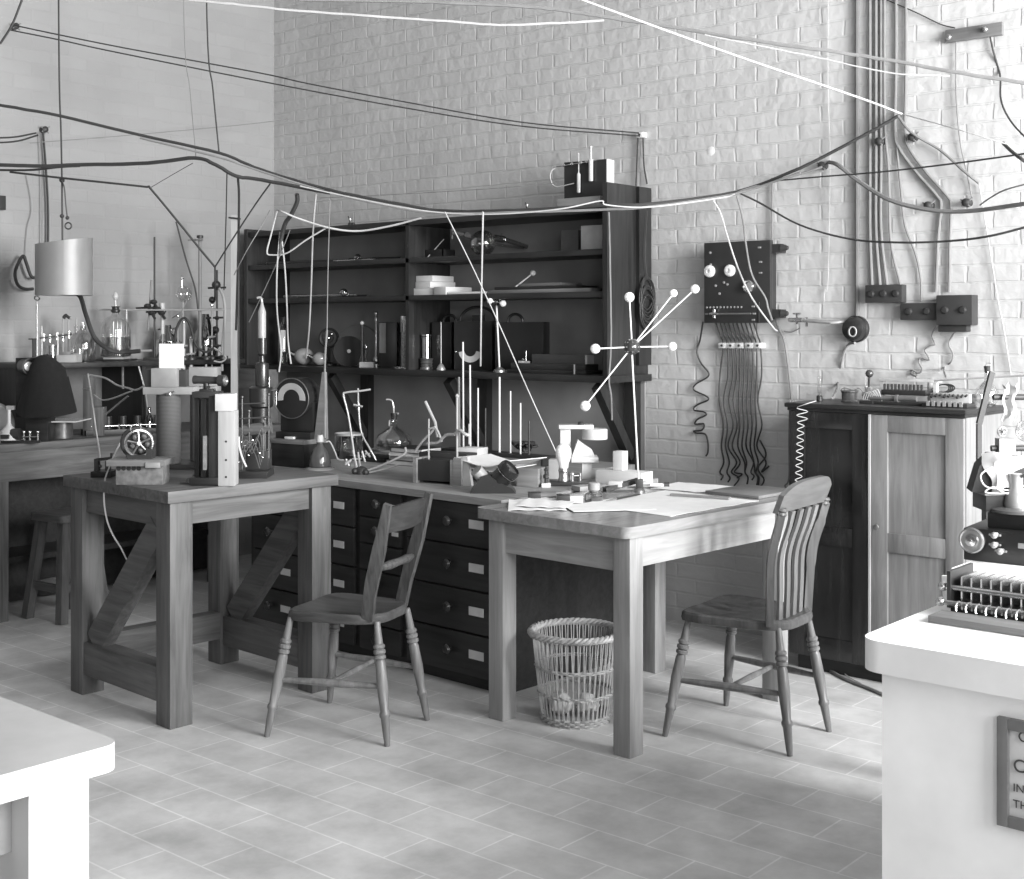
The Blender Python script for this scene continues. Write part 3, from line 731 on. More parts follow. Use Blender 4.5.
slab(495, 575, Zs + .021, .016, -.27, -.08, OAKD, 'flat_board', 'dark middle board of the right shelf pile', 'board', R(2), 'flat boards')
slab(520, 562, Zs + .038, .016, -.25, -.08, GREYW, 'flat_board', 'short top board of the right shelf pile', 'board', R(-2), 'flat boards')
# ---- third shelf
Zs = Z3
rodthing(272, 330, Zs, -.26, .012, IRON, 'metal_rod', 'dark metal rod on the upper left shelf', 'rod', None, .03)
rodthing(300, 372, Zs, -.22, .011, GLASS2, 'glass_tube', 'smoky glass tube with a small bulb on the upper left shelf', 'tube', .62, .01)
rodthing(352, 398, Zs, -.16, .014, OAKD, 'wooden_roller', 'dark wooden roller beside the shelf divider', 'roller', None, .02)
t = TT('small_dark_box', 'small dark open box with a stick leaning out, upper right shelf', 'box', 440, Zs, -.17, rz=0)
m = MB(); w = .07
m.bx(-w, w, -.05, .05, 0, .006).bx(-w, w, -.05, -.044, 0, .05).bx(-w, w, .044, .05, 0, .05).bx(-w, -w + .006, -.05, .05, 0, .05).bx(w - .006, w, -.05, .05, 0, .05); m.build('box', OAKD, t.o)
m = MB(); m.cyl((-.05, -.06, .0), (.03, .0, .11), .003, n=6); m.build('stick', IVORY, t.o)
t = TT('discharge_bulb', 'large round glass discharge bulb with side arms on the upper right shelf', 'bulb', 483, Zs, -.2)
k = t.k; py = t.py
m = MB(); m.sph(t.l(483, py - 13), 13 * k, 28); m.build('globe', GLASS2, t.o)
m = MB(); m.tube(smooth_path([t.l(471, 236), t.l(462, 234), t.l(452, 233)]), [3.2 * k] * 5 + [2 * k] * 8, 10).cyl(t.l(452, 228), t.l(452, 239), .8 * k, n=6); m.build('left_arm', plain('tarnished', .08, .3, metal=.3), t.o)
m = MB(); m.tube(smooth_path([t.l(494, 238), t.l(506, 240), t.l(518, 244), t.l(528, 247)]), [3.6 * k] * 6 + [2.4 * k] * 13, 10); m.build('right_arm', GLASS2, t.o)
m = MB(); m.tube([t.l(490, 243), t.l(505, 246), t.l(524, 248)], 1.2 * k, 8).cyl(t.l(500, 239), t.l(502, 233), .8 * k, n=6); m.build('side_tube', GLASS, t.o)
m = MB(); m.cyl(t.l(478, py - 13), t.l(486, py - 12), 3.2 * k, 3.2 * k); m.build('electrode', NICK, t.o)
slab(581, 602, Zs, .125, -.29, -.26, CARD, 'book', 'thick grey book standing at the right end of the upper shelf', 'book', R(2))
slab(561, 579, Zs, .115, -.20, -.10, plain('dull_card', .13, .9), 'card_box', 'dull grey box behind the thick grey book', 'box', R(-3))
# ---- top of the shelves
Zs = Z4
slab(557, 600, Zs, .058, -.30, -.14, wood('pale_plank', .28, .4, .6), 'wooden_block', 'pale wooden block on top of the shelves under the black panel', 'block', 0)
t = TT('tube_panel', 'black upright panel carrying two glass tubes on top of the shelves', 'instrument', 585, Zs + .058, -.2, rz=R(6))
k = t.k
W2 = .128
MB().bx(-W2, W2, 0, .012, 0, .2).build('panel', BLACK, t.o)
MB().bx(-W2, W2 + .004, .012, .10, 0, .02).build('base', BLACK, t.o)
MB().bx(W2, W2 + .006, .0, .07, 0, .2).build('side_plate', plain('pale_plate', .5, .5), t.o)
m = MB(); m.lathe([(0, .03), (.010, .035), (.010, .13), (.003, .14), (.003, .24), (0, .24)], (-.03, -.014, 0), (0, 0, 1), 12); m.build('narrow_tube', plain('pearl_tube', .45, .2), t.o)
m = MB(); m.lathe([(0, .085), (.012, .09), (.012, .19), (.014, .2), (.006, .205), (.006, .25), (.008, .27), (0, .275)], (.045, -.016, 0), (0, 0, 1), 12); m.build('wide_tube', plain('pearl_tube', .45, .2), t.o)
m = MB(); m.tube(smooth_path([V((-.15, .0, .185)), V((-.20, -.01, .16)), V((-.205, -.01, .11)), V((-.17, -.01, .075)), V((-.06, -.012, .085))]), .003, 6); m.build('bent_tube', plain('pearl_tube', .45, .2), t.o)
m = MB(); m.tube([V((-.17, -.012, .178)), V((.08, -.016, .195))], .0035, 6)
for x in (-.12, -.07, -.015, .02): m.sph((x, -.016, .18 + (x + .17) * .06), .009, 8)
m.build('stopcock_rail', NICK, t.o)
for px, lab in ((350, 'pair of small insulators on the shelf top above the left bay'), (527, 'brass binding terminal on the shelf top beside pale block')):
    t = TT('terminal', lab, 'terminal', px, Zs, -.2)
    m = MB(); m.cyl((0, 0, 0), (0, 0, .03), .018, .01).cyl((0, 0, .03), (-.01, 0, .07), .004); m.sph((.02, 0, .02), .012, 10); m.build('body', EBON, t.o)
    m = MB(); m.cyl((.0, 0, .045), (.0, 0, .055), .009); m.build('nut', BRASS, t.o)
# coil of cable on the shelf end
m = MB()
for i in range(9):
    r0 = .055 + .004 * (i % 4); 
    m.tube([V((.012 + .004 * (i % 3) , math.sin(R(q)) * r0, math.cos(R(q)) * r0 * 1.55 - .012 * i)) for q in range(0, 360, 15)], .0035, 6, closed=True)
m.tube(smooth_path([V((.015, 0, .07)), V((.015, -.02, .2)), V((.015, 0, .42))]), .003, 5)
solo('cable_coil', m, RUBBER, 'hank of dark cable hung on the end of the wall shelves', 'cable', (x1 + .025, -.075, 1.67))
# ------------------------------------------------------------------ on the drawer bench
BZ = CHZ
def floorpts(t, pts): return [t.l(*p) for p in pts]
t = T('bell_jar_lamp', 'clear bell shaped bottle on a round glass disc at the left end of drawer bench', 'bottle', 320, 470, BZ)
lp(t, [(0, 470), (14.5, 469.6), (15, 468.5), (12, 467), (0, 466.5)], n=32).build('disc', plain('thick_glass_disc', .3, .1, spec=.9), t.o)
lp(t, [(10.8, 466), (11, 463), (9.5, 455), (6, 448), (3.6, 445), (3.4, 440)], n=28).build('bell', plain('bell_reflection_dark', .07, .08, .1, spec=.9), t.o)  # dark tone stands in for the dark reflection in the clear bell
lp(t, [(3.4, 445), (3.6, 438), (3, 435), (0, 435)]).build('cork', IVORY, t.o)
m = MB(); m.cyl(t.l(322, 436), t.l(322, 430), .8 * t.k); m.build('outlet_tube', GLASS, t.o)
m = MB(); m.tube(smooth_path([t.l(326, 442), t.l(330, 442), t.l(335, 452), t.l(338, 459), t.l(344, 460)]), .8 * t.k, 6); m.build('side_tube', WIREL, t.o)

t = T('glass_manifold', 'spider of bent glass tubes and stopcocks in a dark clamp on drawer bench', 'glassware', 361, 474, BZ); k = t.k
TUBE = plain('pale_glass_tube', .34, .12, .08, spec=.8)
m = MB(); m.tube(smooth_path(floorpts(t, [(370.6, 389.4), (360, 391), (346, 392.5), (343.6, 396), (348.7, 417.5), (356, 467)])), 1.0 * k, 8); m.build('bent_tube', TUBE, t.o)
m = MB(); m.tube(smooth_path(floorpts(t, [(357.5, 388.5, .02), (358, 407, .02), (361, 432, .01), (370, 449), (376, 460)])), .9 * k, 8); m.build('bent_tube', TUBE, t.o)
m = MB(); m.tube(floorpts(t, [(353, 405, .01), (362, 407, .02)]), 1.4 * k, 8).tube(floorpts(t, [(358, 404, .02), (358, 410, .02)]), 1.6 * k, 8); m.build('joint_clamp', BRASS, t.o)
m = MB(); m.sph(t.l(361, 470), 5 * k, 12, (1.3, 1, .8)).sph(t.l(366, 472, -.02), 3.5 * k, 10).sph(t.l(355, 471, -.01), 3.5 * k, 10).cyl(t.l(361, 474), t.l(361, 470), 6 * k, n=14); m.build('clamp_body', IRON, t.o)
for a, b in (((346, 459), (349, 466)), ((353, 450), (357, 468)), ((358, 452), (360, 466)), ((362, 451), (365, 462)), ((365, 451, .01), (370, 457)), ((352, 459, -.02), (346, 464, -.03))):
    m = MB(); m.tube([t.l(*a), t.l(*b)], 1.1 * k, 8); a_, b_ = V(t.l(*a)), V(t.l(*b)); mid = (a_ + b_) / 2; m.cyl(mid - V((2.4 * k, 0, 0)), mid + V((2.4 * k, 0, .3 * k)), .8 * k, n=8); m.build('stopcock', TUBE, t.o)
m = MB(); m.tube(smooth_path(floorpts(t, [(364, 471), (372, 469), (390, 462, .02), (404, 454.5, .04), (404.5, 448, .04)])), 1.2 * k, 8); m.build('delivery_tube', TUBE, t.o)
m = MB(); m.tube(smooth_path(floorpts(t, [(370, 472, -.02), (384, 469, -.02), (398, 465, .0)])), 1.0 * k, 8); m.build('delivery_tube', TUBE, t.o)

t = T('glass_trough', 'squat round glass jar of dark liquid behind the glass tubes', 'jar', 349, 458, BZ); k = t.k
lp(t, [(0, 458), (13, 458), (14, 456), (14, 434), (13.4, 434), (13.4, 456)], n=30).build('wall', GLASS2, t.o)
lp(t, [(0, 457.5), (13, 457.5), (13, 450), (0, 450)], n=30).build('liquid', plain('dark_liquid', .05, .1), t.o)
lp(t, [(14.6, 433), (14.6, 435), (13, 435), (13, 433)], n=30).build('rim', plain('thick_glass_rim', .3, .1, spec=.9), t.o)
slab_ = MB().box((0, 0, .012), (.26, .16, .024), bev=.003)
solo('wooden_tray', slab_, OAKD, 'dark flat wooden tray under the squat round jar', 'tray', PZ(356, 462, BZ) + V((0, .13, 0)), R(5))

t = T('wash_flask', 'wide conical glass flask with bent outlet tube on the drawer bench', 'flask', 394, 451, BZ); k = t.k
lp(t, [(0, 450), (16, 450), (18, 446), (18.5, 441), (16, 435), (8, 429.5), (3.6, 426), (3, 418), (3.8, 416.5)], n=32).build('body', GLASS, t.o)
lp(t, [(0, 449.5), (15.5, 449.5), (17.3, 446), (17.6, 442), (0, 442)], n=32).build('liquid', LIQ, t.o)
lp(t, [(0, 419), (3, 419), (3.6, 413), (0, 413)]).build('stopper', EBON, t.o)
m = MB(); m.tube(smooth_path(floorpts(t, [(394, 420), (393.5, 408), (392.5, 402), (390, 399.7), (386, 399.5)])), .9 * k, 8); m.cyl(t.l(392, 414), t.l(399, 413.5), 1 * k, n=8).cyl(t.l(389, 426), t.l(389.5, 420), .8 * k, n=8); m.build('outlet_tube', TUBE, t.o)
lp(t, [(0, 451.5), (22, 450), (23, 448.5), (21, 450.5), (0, 452)], n=32).build('saucer', plain('thick_glass_rim', .3, .1, spec=.9), t.o)

bkm = [wood('book_cover_dark', .03, .07, .6), CARD, plain('page_block', .4, .8), OAKD]
base = PZ(402, 466, BZ)
for i, (lab, w, d, h, mt, rz) in enumerate((('lowest book of the pile behind the dark instrument box', .24, .17, .025, bkm[0], 10), ('second grey book of the pile behind the instrument box', .22, .16, .02, bkm[1], -4), ('third thin book of the pile behind the instrument box', .22, .15, .015, bkm[2], 14), ('topmost dark book of the pile behind the instrument box', .2, .15, .025, bkm[3], 4))):
    z = BZ + sum((.025, .02, .015, .025)[:i]) + .001 * i
    t = thing('book', lab, 'book', (base.x, base.y + .1, z), R(rz), 'books on the drawer bench')
    MB().bx(-w / 2, w / 2, -d / 2, d / 2, .003, h - .003).build('pages', bkm[2], t)
    m = MB(); m.bx(-w / 2 - .003, w / 2 + .003, -d / 2 - .003, d / 2 + .003, 0, .003).bx(-w / 2 - .003, w / 2 + .003, -d / 2 - .003, d / 2 + .003, h - .003, h).bx(-w / 2 - .004, -w / 2, -d / 2 - .003, d / 2 + .003, 0, h); m.build('cover', mt, t)

t = T('instrument_box', 'low dark box with pale end supports and two upright glass rods', 'instrument', 436, 484, BZ, rz=R(14)); k = t.k
MB().bx(-.11, .11, 0, .10, .012, .105, .003).build('box', EBON, t.o)
for x in (-.112, .078): MB().bx(x, x + .018, -.012, .11, 0, .112).build('end_support', GREYW, t.o)
MB().bx(.095, .135, -.014, .0, 0, .12).build('front_post', GREYW, t.o)
m = MB(); m.prism([(0, 0), (.055, 0), (.035, .125), (.0, .125)], Matrix.Translation((.118, .03, 0)) @ Matrix.Rotation(R(90), 4, 'X'), .02); m.build('pale_wing', plain('pale_wing_wood', .42, .5), t.o)
m = MB(); m.cyl((-.055, .03, .1), (-.055, .03, .285), .004, n=8).cyl((-.055, .03, .24), (-.02, .03, .25), .005, n=8); m.build('glass_rod', TUBE, t.o)
m = MB(); m.cyl((.09, .03, .1), (.09, .03, .40), .0055, n=8); m.sph((.09, .03, .39), .009, 10); m.tube(smooth_path([V((.08, .03, .225)), V((.11, .02, .24)), V((.135, .02, .225)), V((.15, .03, .22))]), .008, 8).cyl((.15, .03, .18), (.15, .03, .27), .004, n=8)
m.tube(smooth_path([V((.08, .03, .22)), V((.03, .04, .215)), V((-.02, .05, .18)), V((-.08, .06, .17))]), .007, 8); m.build('glass_rod', TUBE, t.o)
MB().bx(-.16, .09, .12, .22, .0, .125, .004).build('rear_box', EBON, t.o)
m = MB(); m.tube([t.l(405, 404, .14), t.l(418, 425, .13), t.l(422, 440, .12)], .0075, 8); m.build('slanting_tube', TUBE, t.o)
m = MB(); m.tube(smooth_path([t.l(398, 455, .1), t.l(408, 443, .1), t.l(416, 436, .1), t.l(423, 431, .1), t.l(430, 444, .1)]), .006, 8); m.build('crooked_tube', TUBE, t.o)
solo('white_block', MB().box((0, 0, .05), (.12, .10, .10), bev=.003), PAPER, 'white cardboard block behind the upright glass rods', 'block', PZ(453, 470, BZ) + V((0, .14, 0)), R(12))

# rack of long rods
t = T('rod_rack', 'low rack holding a row of tall thin rods upright behind the papers', 'rack', 494, 462, BZ, rz=0); k = t.k
q = t.loc; t.o.location = (q.x, q.y + .03, BZ)
MB().bx(-.36, .34, -.05, .05, 0, .05, .003).build('block', OAKD, t.o)
kk = dep(t.o.location) / F
for px, top, dark, r in ((459.5, 377, 2, 1.5), (463.5, 342, 0, 1.0), (470.5, 365, 0, 1.0), (478, 388, 0, .9), (485.5, 408, 1, .8), (499.5, 377, 0, 1.1), (510.5, 391, 0, .8), (520.5, 403, 0, .9), (529, 421, 1, 1.0)):
    p = PY(px, 460, t.o.location.y); x = p.x - t.o.location.x
    zt = W(px, top, dep(p)).z - BZ
    m = MB(); m.cyl((x, 0, .02), (x + (-.004 if px < 475 else 0), 0, zt), r * kk, r * kk * .9, 8)
    o = m.build('rod', [WHITE, plain('dark_rod', .04, .4), plain('grey_rod', .18, .4)][dark], t.o)
    if dark: o['label'] = ['', 'dark rod', 'thicker grey rod'][dark]
m = MB(); m.bx(-.05, .33, .06, .10, 0, .14)
solo('dark_wire_tangle', MB().tube(smooth_path([V((.08 * math.sin(i * 1.7) * (1 - i / 40), .05 * math.cos(i * 2.3), .03 + .05 * abs(math.sin(i * 1.1)))) for i in range(26)]), .006, 6), RUBBER, 'tangled dark cable lying behind the row of rods', 'cable', PZ(512, 458, BZ) + V((0, .10, 0)))

# papers heaped on the bench
for i, (px, py, w, d, rz, lab) in enumerate(((490, 466, .34, .24, 8, 'white paper sheet lowest in the heap behind the black lens mount'), (500, 463, .36, .22, -6, 'curled white paper sheet topmost behind the black lens mount'))):
    m = MB(); P = [[V((-w / 2 + w * a / 10, -d / 2 + d * b / 6, .012 * math.sin(a * .7 + i) * (a / 10) + (.02 * (a / 10 - .5) ** 2 * 4 if i else 0))) for a in range(11)] for b in range(7)]
    m.grid(P, .003); solo('paper_sheet', m, PAPER, lab, 'paper', PZ(px, py, .875 + .025 * i), R(rz), 'papers on the drawer bench')
solo('grey_box', MB().box((0, 0, .033), (.30, .20, .066), bev=.003), GREYW, 'shallow grey box under the heaped white papers', 'box', PZ(486, 476, BZ) + V((0, .12, 0)), R(4))
solo('grey_box', MB().box((0, 0, .04), (.10, .10, .08), bev=.003), GREYW, 'grey wooden box just right of the black lens mount', 'box', PZ(524, 487, BZ) + V((-.01, .06, 0)), R(20))
solo('grey_box', MB().box((0, 0, .045), (.07, .06, .09), bev=.003), CARD, 'small grey box left of the electric lamp', 'box', PZ(546, 480, BZ) + V((0, .08, 0)), R(30))

t = T('lens_mount', 'black V shaped mount with two stubby tubes at an angle', 'instrument', 497, 493, BZ); k = t.k
m = MB(); m.prism([((470 - 497) * k, 0), ((516 - 497) * k, 0), ((512 - 497) * k, 5 * k), ((499 - 497) * k, 11 * k), ((488 - 497) * k, 19 * k), ((481 - 497) * k, 17 * k), ((474 - 497) * k, 6 * k)], Matrix.Translation((0, .10, 0)) @ Matrix.Rotation(R(90), 4, 'X'), .12); m.build('wedge_base', BLACK, t.o)
a, b = t.l(493, 487, .03), t.l(514, 465, .0); dv = (b - a).normalized()
m = MB(); m.lathe([(0, 0), (11 * k, 0), (11 * k, 3 * k), (10.2 * k, 3.2 * k), (10.2 * k, 20 * k), (11.2 * k, 20.2 * k), (11.2 * k, 25 * k), (10 * k, 28 * k), (9.4 * k, 28 * k), (9.4 * k, 26.5 * k), (0, 26.5 * k)], a, dv, 28); m.build('right_tube', plain('lacquer_gloss', .018, .15), t.o)
for q_ in (4.0, 19.2):
    m = MB(); m.tube([a + dv * q_ * k + (frame(dv)[0] * math.cos(R(w)) + frame(dv)[1] * math.sin(R(w))) * 10.9 * k for w in range(0, 360, 15)], .5 * k, 5, closed=True); m.build('ring', NICK, t.o)
a, b = t.l(488, 484, .03), t.l(474, 468, .0); dv = (b - a).normalized()
m = MB(); m.lathe([(0, 0), (8.4 * k, 0), (8.4 * k, 9 * k), (0, 9 * k)], a, dv, 24); m.build('left_tube', BLACK, t.o)
m = MB(); m.lathe([(0, 9 * k), (6.6 * k, 9 * k), (6.6 * k, 19 * k), (0, 19 * k)], a, dv, 24); m.build('left_barrel', plain('pale_barrel', .24, .4), t.o)

t = T('terminal_key', 'small upright brass terminal on a white block beside the grey box', 'terminal', 546, 487, BZ); k = t.k
bxp(t, 541.5, 550.5, 483, 487, -.02, .02, .001).build('block', WHITE, t.o)
lp(t, [(0, 483), (1.6, 483), (1.6, 479), (2.8, 478), (2.8, 475), (1.5, 474), (1.5, 471), (2.4, 470), (0, 466)]).build('post', IRON, t.o)

t = T('electric_lamp', 'frosted glass lamp bulb in a brass holder on a wooden board', 'lamp', 563.5, 485, BZ); k = t.k
MB().bx(-.06, .125, -.05, .06, 0, .018, .002).build('board', OAKD, t.o)
lp(t, [(0, 481), (5.2, 481), (5.2, 478), (4.6, 477), (4.6, 472), (5.4, 471), (4.8, 468), (0, 468)]).build('holder', BRASS, t.o)
lp(t, [(0, 471), (4.6, 470), (5.0, 464), (6.8, 459), (8, 454), (7.6, 449), (5.4, 445.4), (2.6, 444), (0, 443.7)], n=28).build('bulb', BULB, t.o)
m = MB(); m.cyl(t.l(572, 481), t.l(572, 475), 2 * k).sph(t.l(572, 474), 2.4 * k, 10).cyl(t.l(580, 481, .01), t.l(580, 473, .01), 1.6 * k).cyl(t.l(572, 476), t.l(580, 476, .01), 1 * k, n=8); m.build('switch_posts', BRASS, t.o)

t = T('white_stand', 'white painted stand with a cantilevered drum and sloping block', 'instrument', 586, 479, BZ); k = t.k
CREAM = plain('cream_paint', .52, .5, .06)
q = t.loc; 
bxp(t, 582, 592, 462, 479, .0, .05).build('pedestal', CREAM, t.o)
bxp(t, 571, 598, 456.5, 462, -.03, .09, .003).build('platform', CREAM, t.o)
m = MB(); m.prism([((572 - 586) * k, (479 - 456.5) * k), ((595 - 586) * k, (479 - 456.5) * k), ((592 - 586) * k, (479 - 450) * k), ((582 - 586) * k, (479 - 443) * k), ((578 - 586) * k, (479 - 440) * k)], Matrix.Translation((0, .06, 0)) @ Matrix.Rotation(R(90), 4, 'X'), .06); m.build('sloping_block', CREAM, t.o)
bxp(t, 560.5, 571, 429, 462, .04, .09, .002).build('upright', CREAM, t.o)
bxp(t, 559, 594, 425.5, 429.5, .02, .10, .002).build('arm', CREAM, t.o)
lp(t, [(0, 440), (12.6, 440), (12.8, 439), (12.8, 430.5), (12, 429.5), (0, 429.5)], 595.5, .05, 32).build('drum', CREAM, t.o)
lp(t, [(0, 429.5), (5, 429.5), (5, 427), (0, 427)], 589, .05).build('boss', PORC, t.o)
lp(t, [(0, 426), (3, 426), (3.4, 423.5), (2.4, 422.5), (0, 422.5)], 581.5, .05).build('knob', EBON, t.o)
bxp(t, 592, 606, 470, 479, .02, .08).build('foot_block', CREAM, t.o)
t0 = PZ(612, 484, BZ)
solo('white_box', MB().bx(-.115, .115, -.05, .06, 0, .055, .002), WB, 'long low white box at the right end of the drawer bench', 'box', t0 + V((0.02, .06, 0)), R(8))
solo('white_box', MB().bx(-.024, .024, -.025, .03, 0, .085, .002), WB, 'upright white box standing on the long low white box', 'box', t0 + V((-.01, .075, .0555)), R(8))
solo('plank', MB().bx(-.18, .18, -.035, .035, 0, .02, .002), wood('pale_plank', .28, .4, .6), 'short plank lying along the right edge of the drawer bench', 'plank', PZ(612, 489, BZ) + V((-.02, .02, 0)), R(70))

# ------------------------------------------------------------------ on the pine writing table
WZ = RZ
def sheet(px, py, w, d, rz, lab, z=0, group='papers on the pine table', mat=PAPER, curl=.004):
    m = MB(); P = [[V((-w / 2 + w * a / 10, -d / 2 + d * b / 6, .0015 + curl * abs(math.sin(a * .9 + b * .4)))) for a in range(11)] for b in range(7)]
    m.grid(P, .0012); return solo('paper_sheet', m, mat, lab, 'paper', PZ(px, py, WZ) + V((0, 0, z)), R(rz), group)
sheet(537, 505.5, .22, .30, 40, 'loose white papers at the left edge of the pine table', 0)
sheet(548, 504.5, .20, .28, 25, 'second paper sheet overlapping at the left edge of the pine table', .006)
sheet(668, 503, .58, .46, 87, 'largest drawing paper spread over the pine table under the ruler', 0, curl=.002)
sheet(608, 508, .20, .32, -38, 'narrow paper sheet between the inkwell and the drawing paper', .003, curl=.0005)
sheet(696, 488, .30, .26, 6, 'white paper sheet at the far end of the pine table', 0, curl=.002)
sheet(640, 486, .2, .12, 20, 'small paper slip beside the foot of ball and rod model', .002, mat=plain('buff_paper', .5, .8))
m = MB(); m.bx(-.155, .155, -.014, .014, 0, .006)
a, b = PZ(671, 496.5, WZ), PZ(731, 500.5, WZ)
solo('ruler', MB().bar((0, 0, 0), (b - a) * .98, .03, .008), wood('ruler_wood', .2, .3, .4), 'wooden ruler lying on the drawing paper', 'ruler', a + V((0, 0, .0085)))
a, b = PZ(606, 503.5, WZ), PZ(640, 497, WZ)
t = thing('pen', 'dip pen lying beside the inkwell on the papers', 'pen', a + V((0, 0, .011)))
m = MB(); m.cyl((b - a) * .3, (b - a), .0045, .003, 8); m.build('holder', IRON, t)
m = MB(); m.cyl((0, 0, 0), (b - a) * .3, .001, .004, 8); m.build('nib', STEEL, t)
t = T('ink_bottle', 'glass ink bottle with wide pale stopper on the pine table', 'bottle', 594, 501, WZ); k = t.k
lp(t, [(0, 501), (9, 501), (9.6, 499.5), (9.4, 494), (6, 491.5), (4.8, 491), (4.8, 489.5)], n=24).build('body', glass('dark_glass', .25, .6), t.o)
lp(t, [(0, 500.5), (8.6, 500.5), (8.8, 496), (0, 496)], n=24).build('ink', BLACK, t.o)
lp(t, [(0, 491), (4.6, 491), (6, 489.5), (6, 483.5), (5, 482.5), (0, 482.5)], n=20).build('stopper', plain('ground_stopper', .3, .5), t.o)
t = T('ring_box', 'small dark inkstand lying on its side at the back of the pine table', 'box', 542, 500, WZ); k = t.k
bxp(t, 528, 541, 492.5, 500, -.02, .04, .004).build('case', EBON, t.o)
m = MB(); m.cyl(t.l(541, 496, .01), t.l(556, 496, .01), 4.2 * k, n=20); m.build('drum', plain('dull_tin', .2, .4, metal=.5), t.o)
t = T('matchbox', 'small open box with dark end left of the ink bottle', 'box', 569, 503, WZ); k = t.k
bxp(t, 557, 570, 495.5, 503, -.01, .06, .001).build('sleeve', EBON, t.o)
bxp(t, 570, 583, 496, 502.8, -.008, .055, .001).build('tray', plain('pale_tray', .5, .6), t.o)
t = T('ball_and_rod_model', 'tall stand with dark studded hub and white balls on radiating rods', 'model', 640, 492, WZ); k = t.k
star('', '', t, 632, 347, 8, [(630, 297, .03, 5.2), (594.5, 348.5, -.05, 5), (584.5, 405, -.06, 5.2), (675, 293, .05, 4.2), (695, 289, .0, 4.6), (673, 346.5, .02, 4.6)], 492, 639)
m = MB(); m.bar(t.l(604, 489, -.02), t.l(640, 482, .06), .03, .018).bar(t.l(602, 492, -.03), t.l(636, 491, .0), .025, .01); m.build('black_bars', EBON, t.o)
bxp(t, 636, 643, 479, 492, -.012, .012, .002).build('clamp', IRON, t.o)
solo('matchbox', MB().box((0, 0, .012), (.055, .035, .024), bev=.002), WB, 'white matchbox lying on the black bars of the tall model', 'box', t.loc + V((-.085, -.055, .02)), R(25))
t = T('brass_weight', 'little pale cylinder with dark end lying near the far table edge', 'weight', 664, 487, WZ); k = t.k
m = MB(); m.cyl(t.l(650, 485.2), t.l(664, 485.2), 2 * k, n=14); m.build('roll', WHITE, t.o)
m = MB(); m.cyl(t.l(664, 485), t.l(669, 485), 2.8 * k, n=14); m.build('end', IRON, t.o)
solo('drawing_board', MB().box((0, 0, .007), (.26, .30, .012), bev=.002), wood('polished_board', .13, .2, .3), 'thin brown board at the far right corner of the pine table', 'board', PZ(752, 493, WZ), R(-3))
# ------------------------------------------------------------------ on the square apparatus table
AZ = LTZ
coilm, nt, b = _nt('cotton_winding'); N = nt.nodes
tc = N.new('ShaderNodeTexCoord'); wv = N.new('ShaderNodeTexWave'); wv.wave_type = 'BANDS'; wv.bands_direction = 'Z'
wv.inputs['Scale'].default_value = 55; wv.inputs['Distortion'].default_value = .4
nt.links.new(tc.outputs['Object'], wv.inputs['Vector'])
cr = N.new('ShaderNodeValToRGB'); cr.color_ramp.elements[0].color = g3(.055); cr.color_ramp.elements[1].color = g3(.12)
nt.links.new(wv.outputs['Fac'], cr.inputs['Fac']); nt.links.new(cr.outputs['Color'], b.inputs['Base Color'])
bp = N.new('ShaderNodeBump'); bp.inputs['Strength'].default_value = .4; bp.inputs['Distance'].default_value = .003
nt.links.new(wv.outputs['Fac'], bp.inputs['Height']); nt.links.new(bp.outputs['Normal'], b.inputs['Normal']); b.inputs['Roughness'].default_value = .7

STL = plain('bright_steel_block', .30, .45, .2, 8, metal=.25); PALEW = wood('pale_post_wood', .30, .42, .5, 'z')
t = T('electromagnet', 'tall electromagnet with two wound columns and steel pole blocks', 'electromagnet', 175, 468, AZ); k = t.k
bxp(t, 150, 212, 463, 468, -.06, .16, .003).build('base', OAKD, t.o)
for px, r, dy in ((168.5, 12, .0), (194, 9.5, .10)):
    lp(t, [(0, 463), (r - .5, 463), (r, 461), (r, 396), (r - .5, 394), (0, 394)], px, dy, 32).build('coil', coilm, t.o)
bxp(t, 146, 197, 386.5, 394, -.05, .05, .003).build('yoke', STL, t.o)
bxp(t, 186, 214, 386.5, 394, .05, .14, .003).build('yoke', STL, t.o)
for a, b_, ya, yb, d0, d1 in ((154.5, 179.5, 368, 386.5, -.055, .03), (187, 215, 367.5, 386.5, .03, .12)):
    bxp(t, a, b_, ya, yb, d0, d1, .002).build('pole_block', STL, t.o)
bxp(t, 148, 154.5, 369, 386.5, -.04, .05, .002).build('pole_cheek', IRON, t.o)
bxp(t, 179.5, 187, 370, 386.5, -.01, .08, .002).build('pole_gap_block', IRON, t.o)
m = MB(); m.cyl(t.l(173, 394, -.06), t.l(173, 392, -.06), 3 * k).cyl(t.l(178, 391, -.06), t.l(170, 394, -.06), 1 * k, n=8); m.build('thumb_nut', BRASS, t.o)
solo('white_card', MB().bx(-.055, .055, -.002, .002, 0, .105), PAPER, 'blank white card propped on the pole block of the electromagnet', 'card', W(171.5, 368.2, dep(t.loc) - .03), CAMZ + R(-8))
t = T('wooden_upright', 'pale wooden post with three bolt holes beside a dark slotted frame', 'post', 226, 486, AZ); k = t.k
bxp(t, 218, 234.5, 411, 486, 0, .075, .002).build('post', PALEW, t.o)
bxp(t, 215.3, 232.8, 394, 411, -.006, .081, .002).build('cap', plain('white_cap', .5, .6), t.o)
m = MB()
for y in (441.5, 460, 477): m.cyl(t.l(226, y, -.001), t.l(226, y, .01), 1.1 * k, n=10)
m.build('bolt_hole', BLACK, t.o)
for a, b_, dd in ((191, 196, .05), (199, 204.5, .03), (208, 217.8, .01)):
    bxp(t, a, b_, 396, 484, dd, dd + .05, .002).build('frame_bar', OAKDZ, t.o)
bxp(t, 191, 217.8, 392, 398, .01, .10, .002).build('frame_head', EBON, t.o)
bxp(t, 189, 217.8, 478, 485, .0, .11, .002).build('frame_foot', OAKD, t.o)
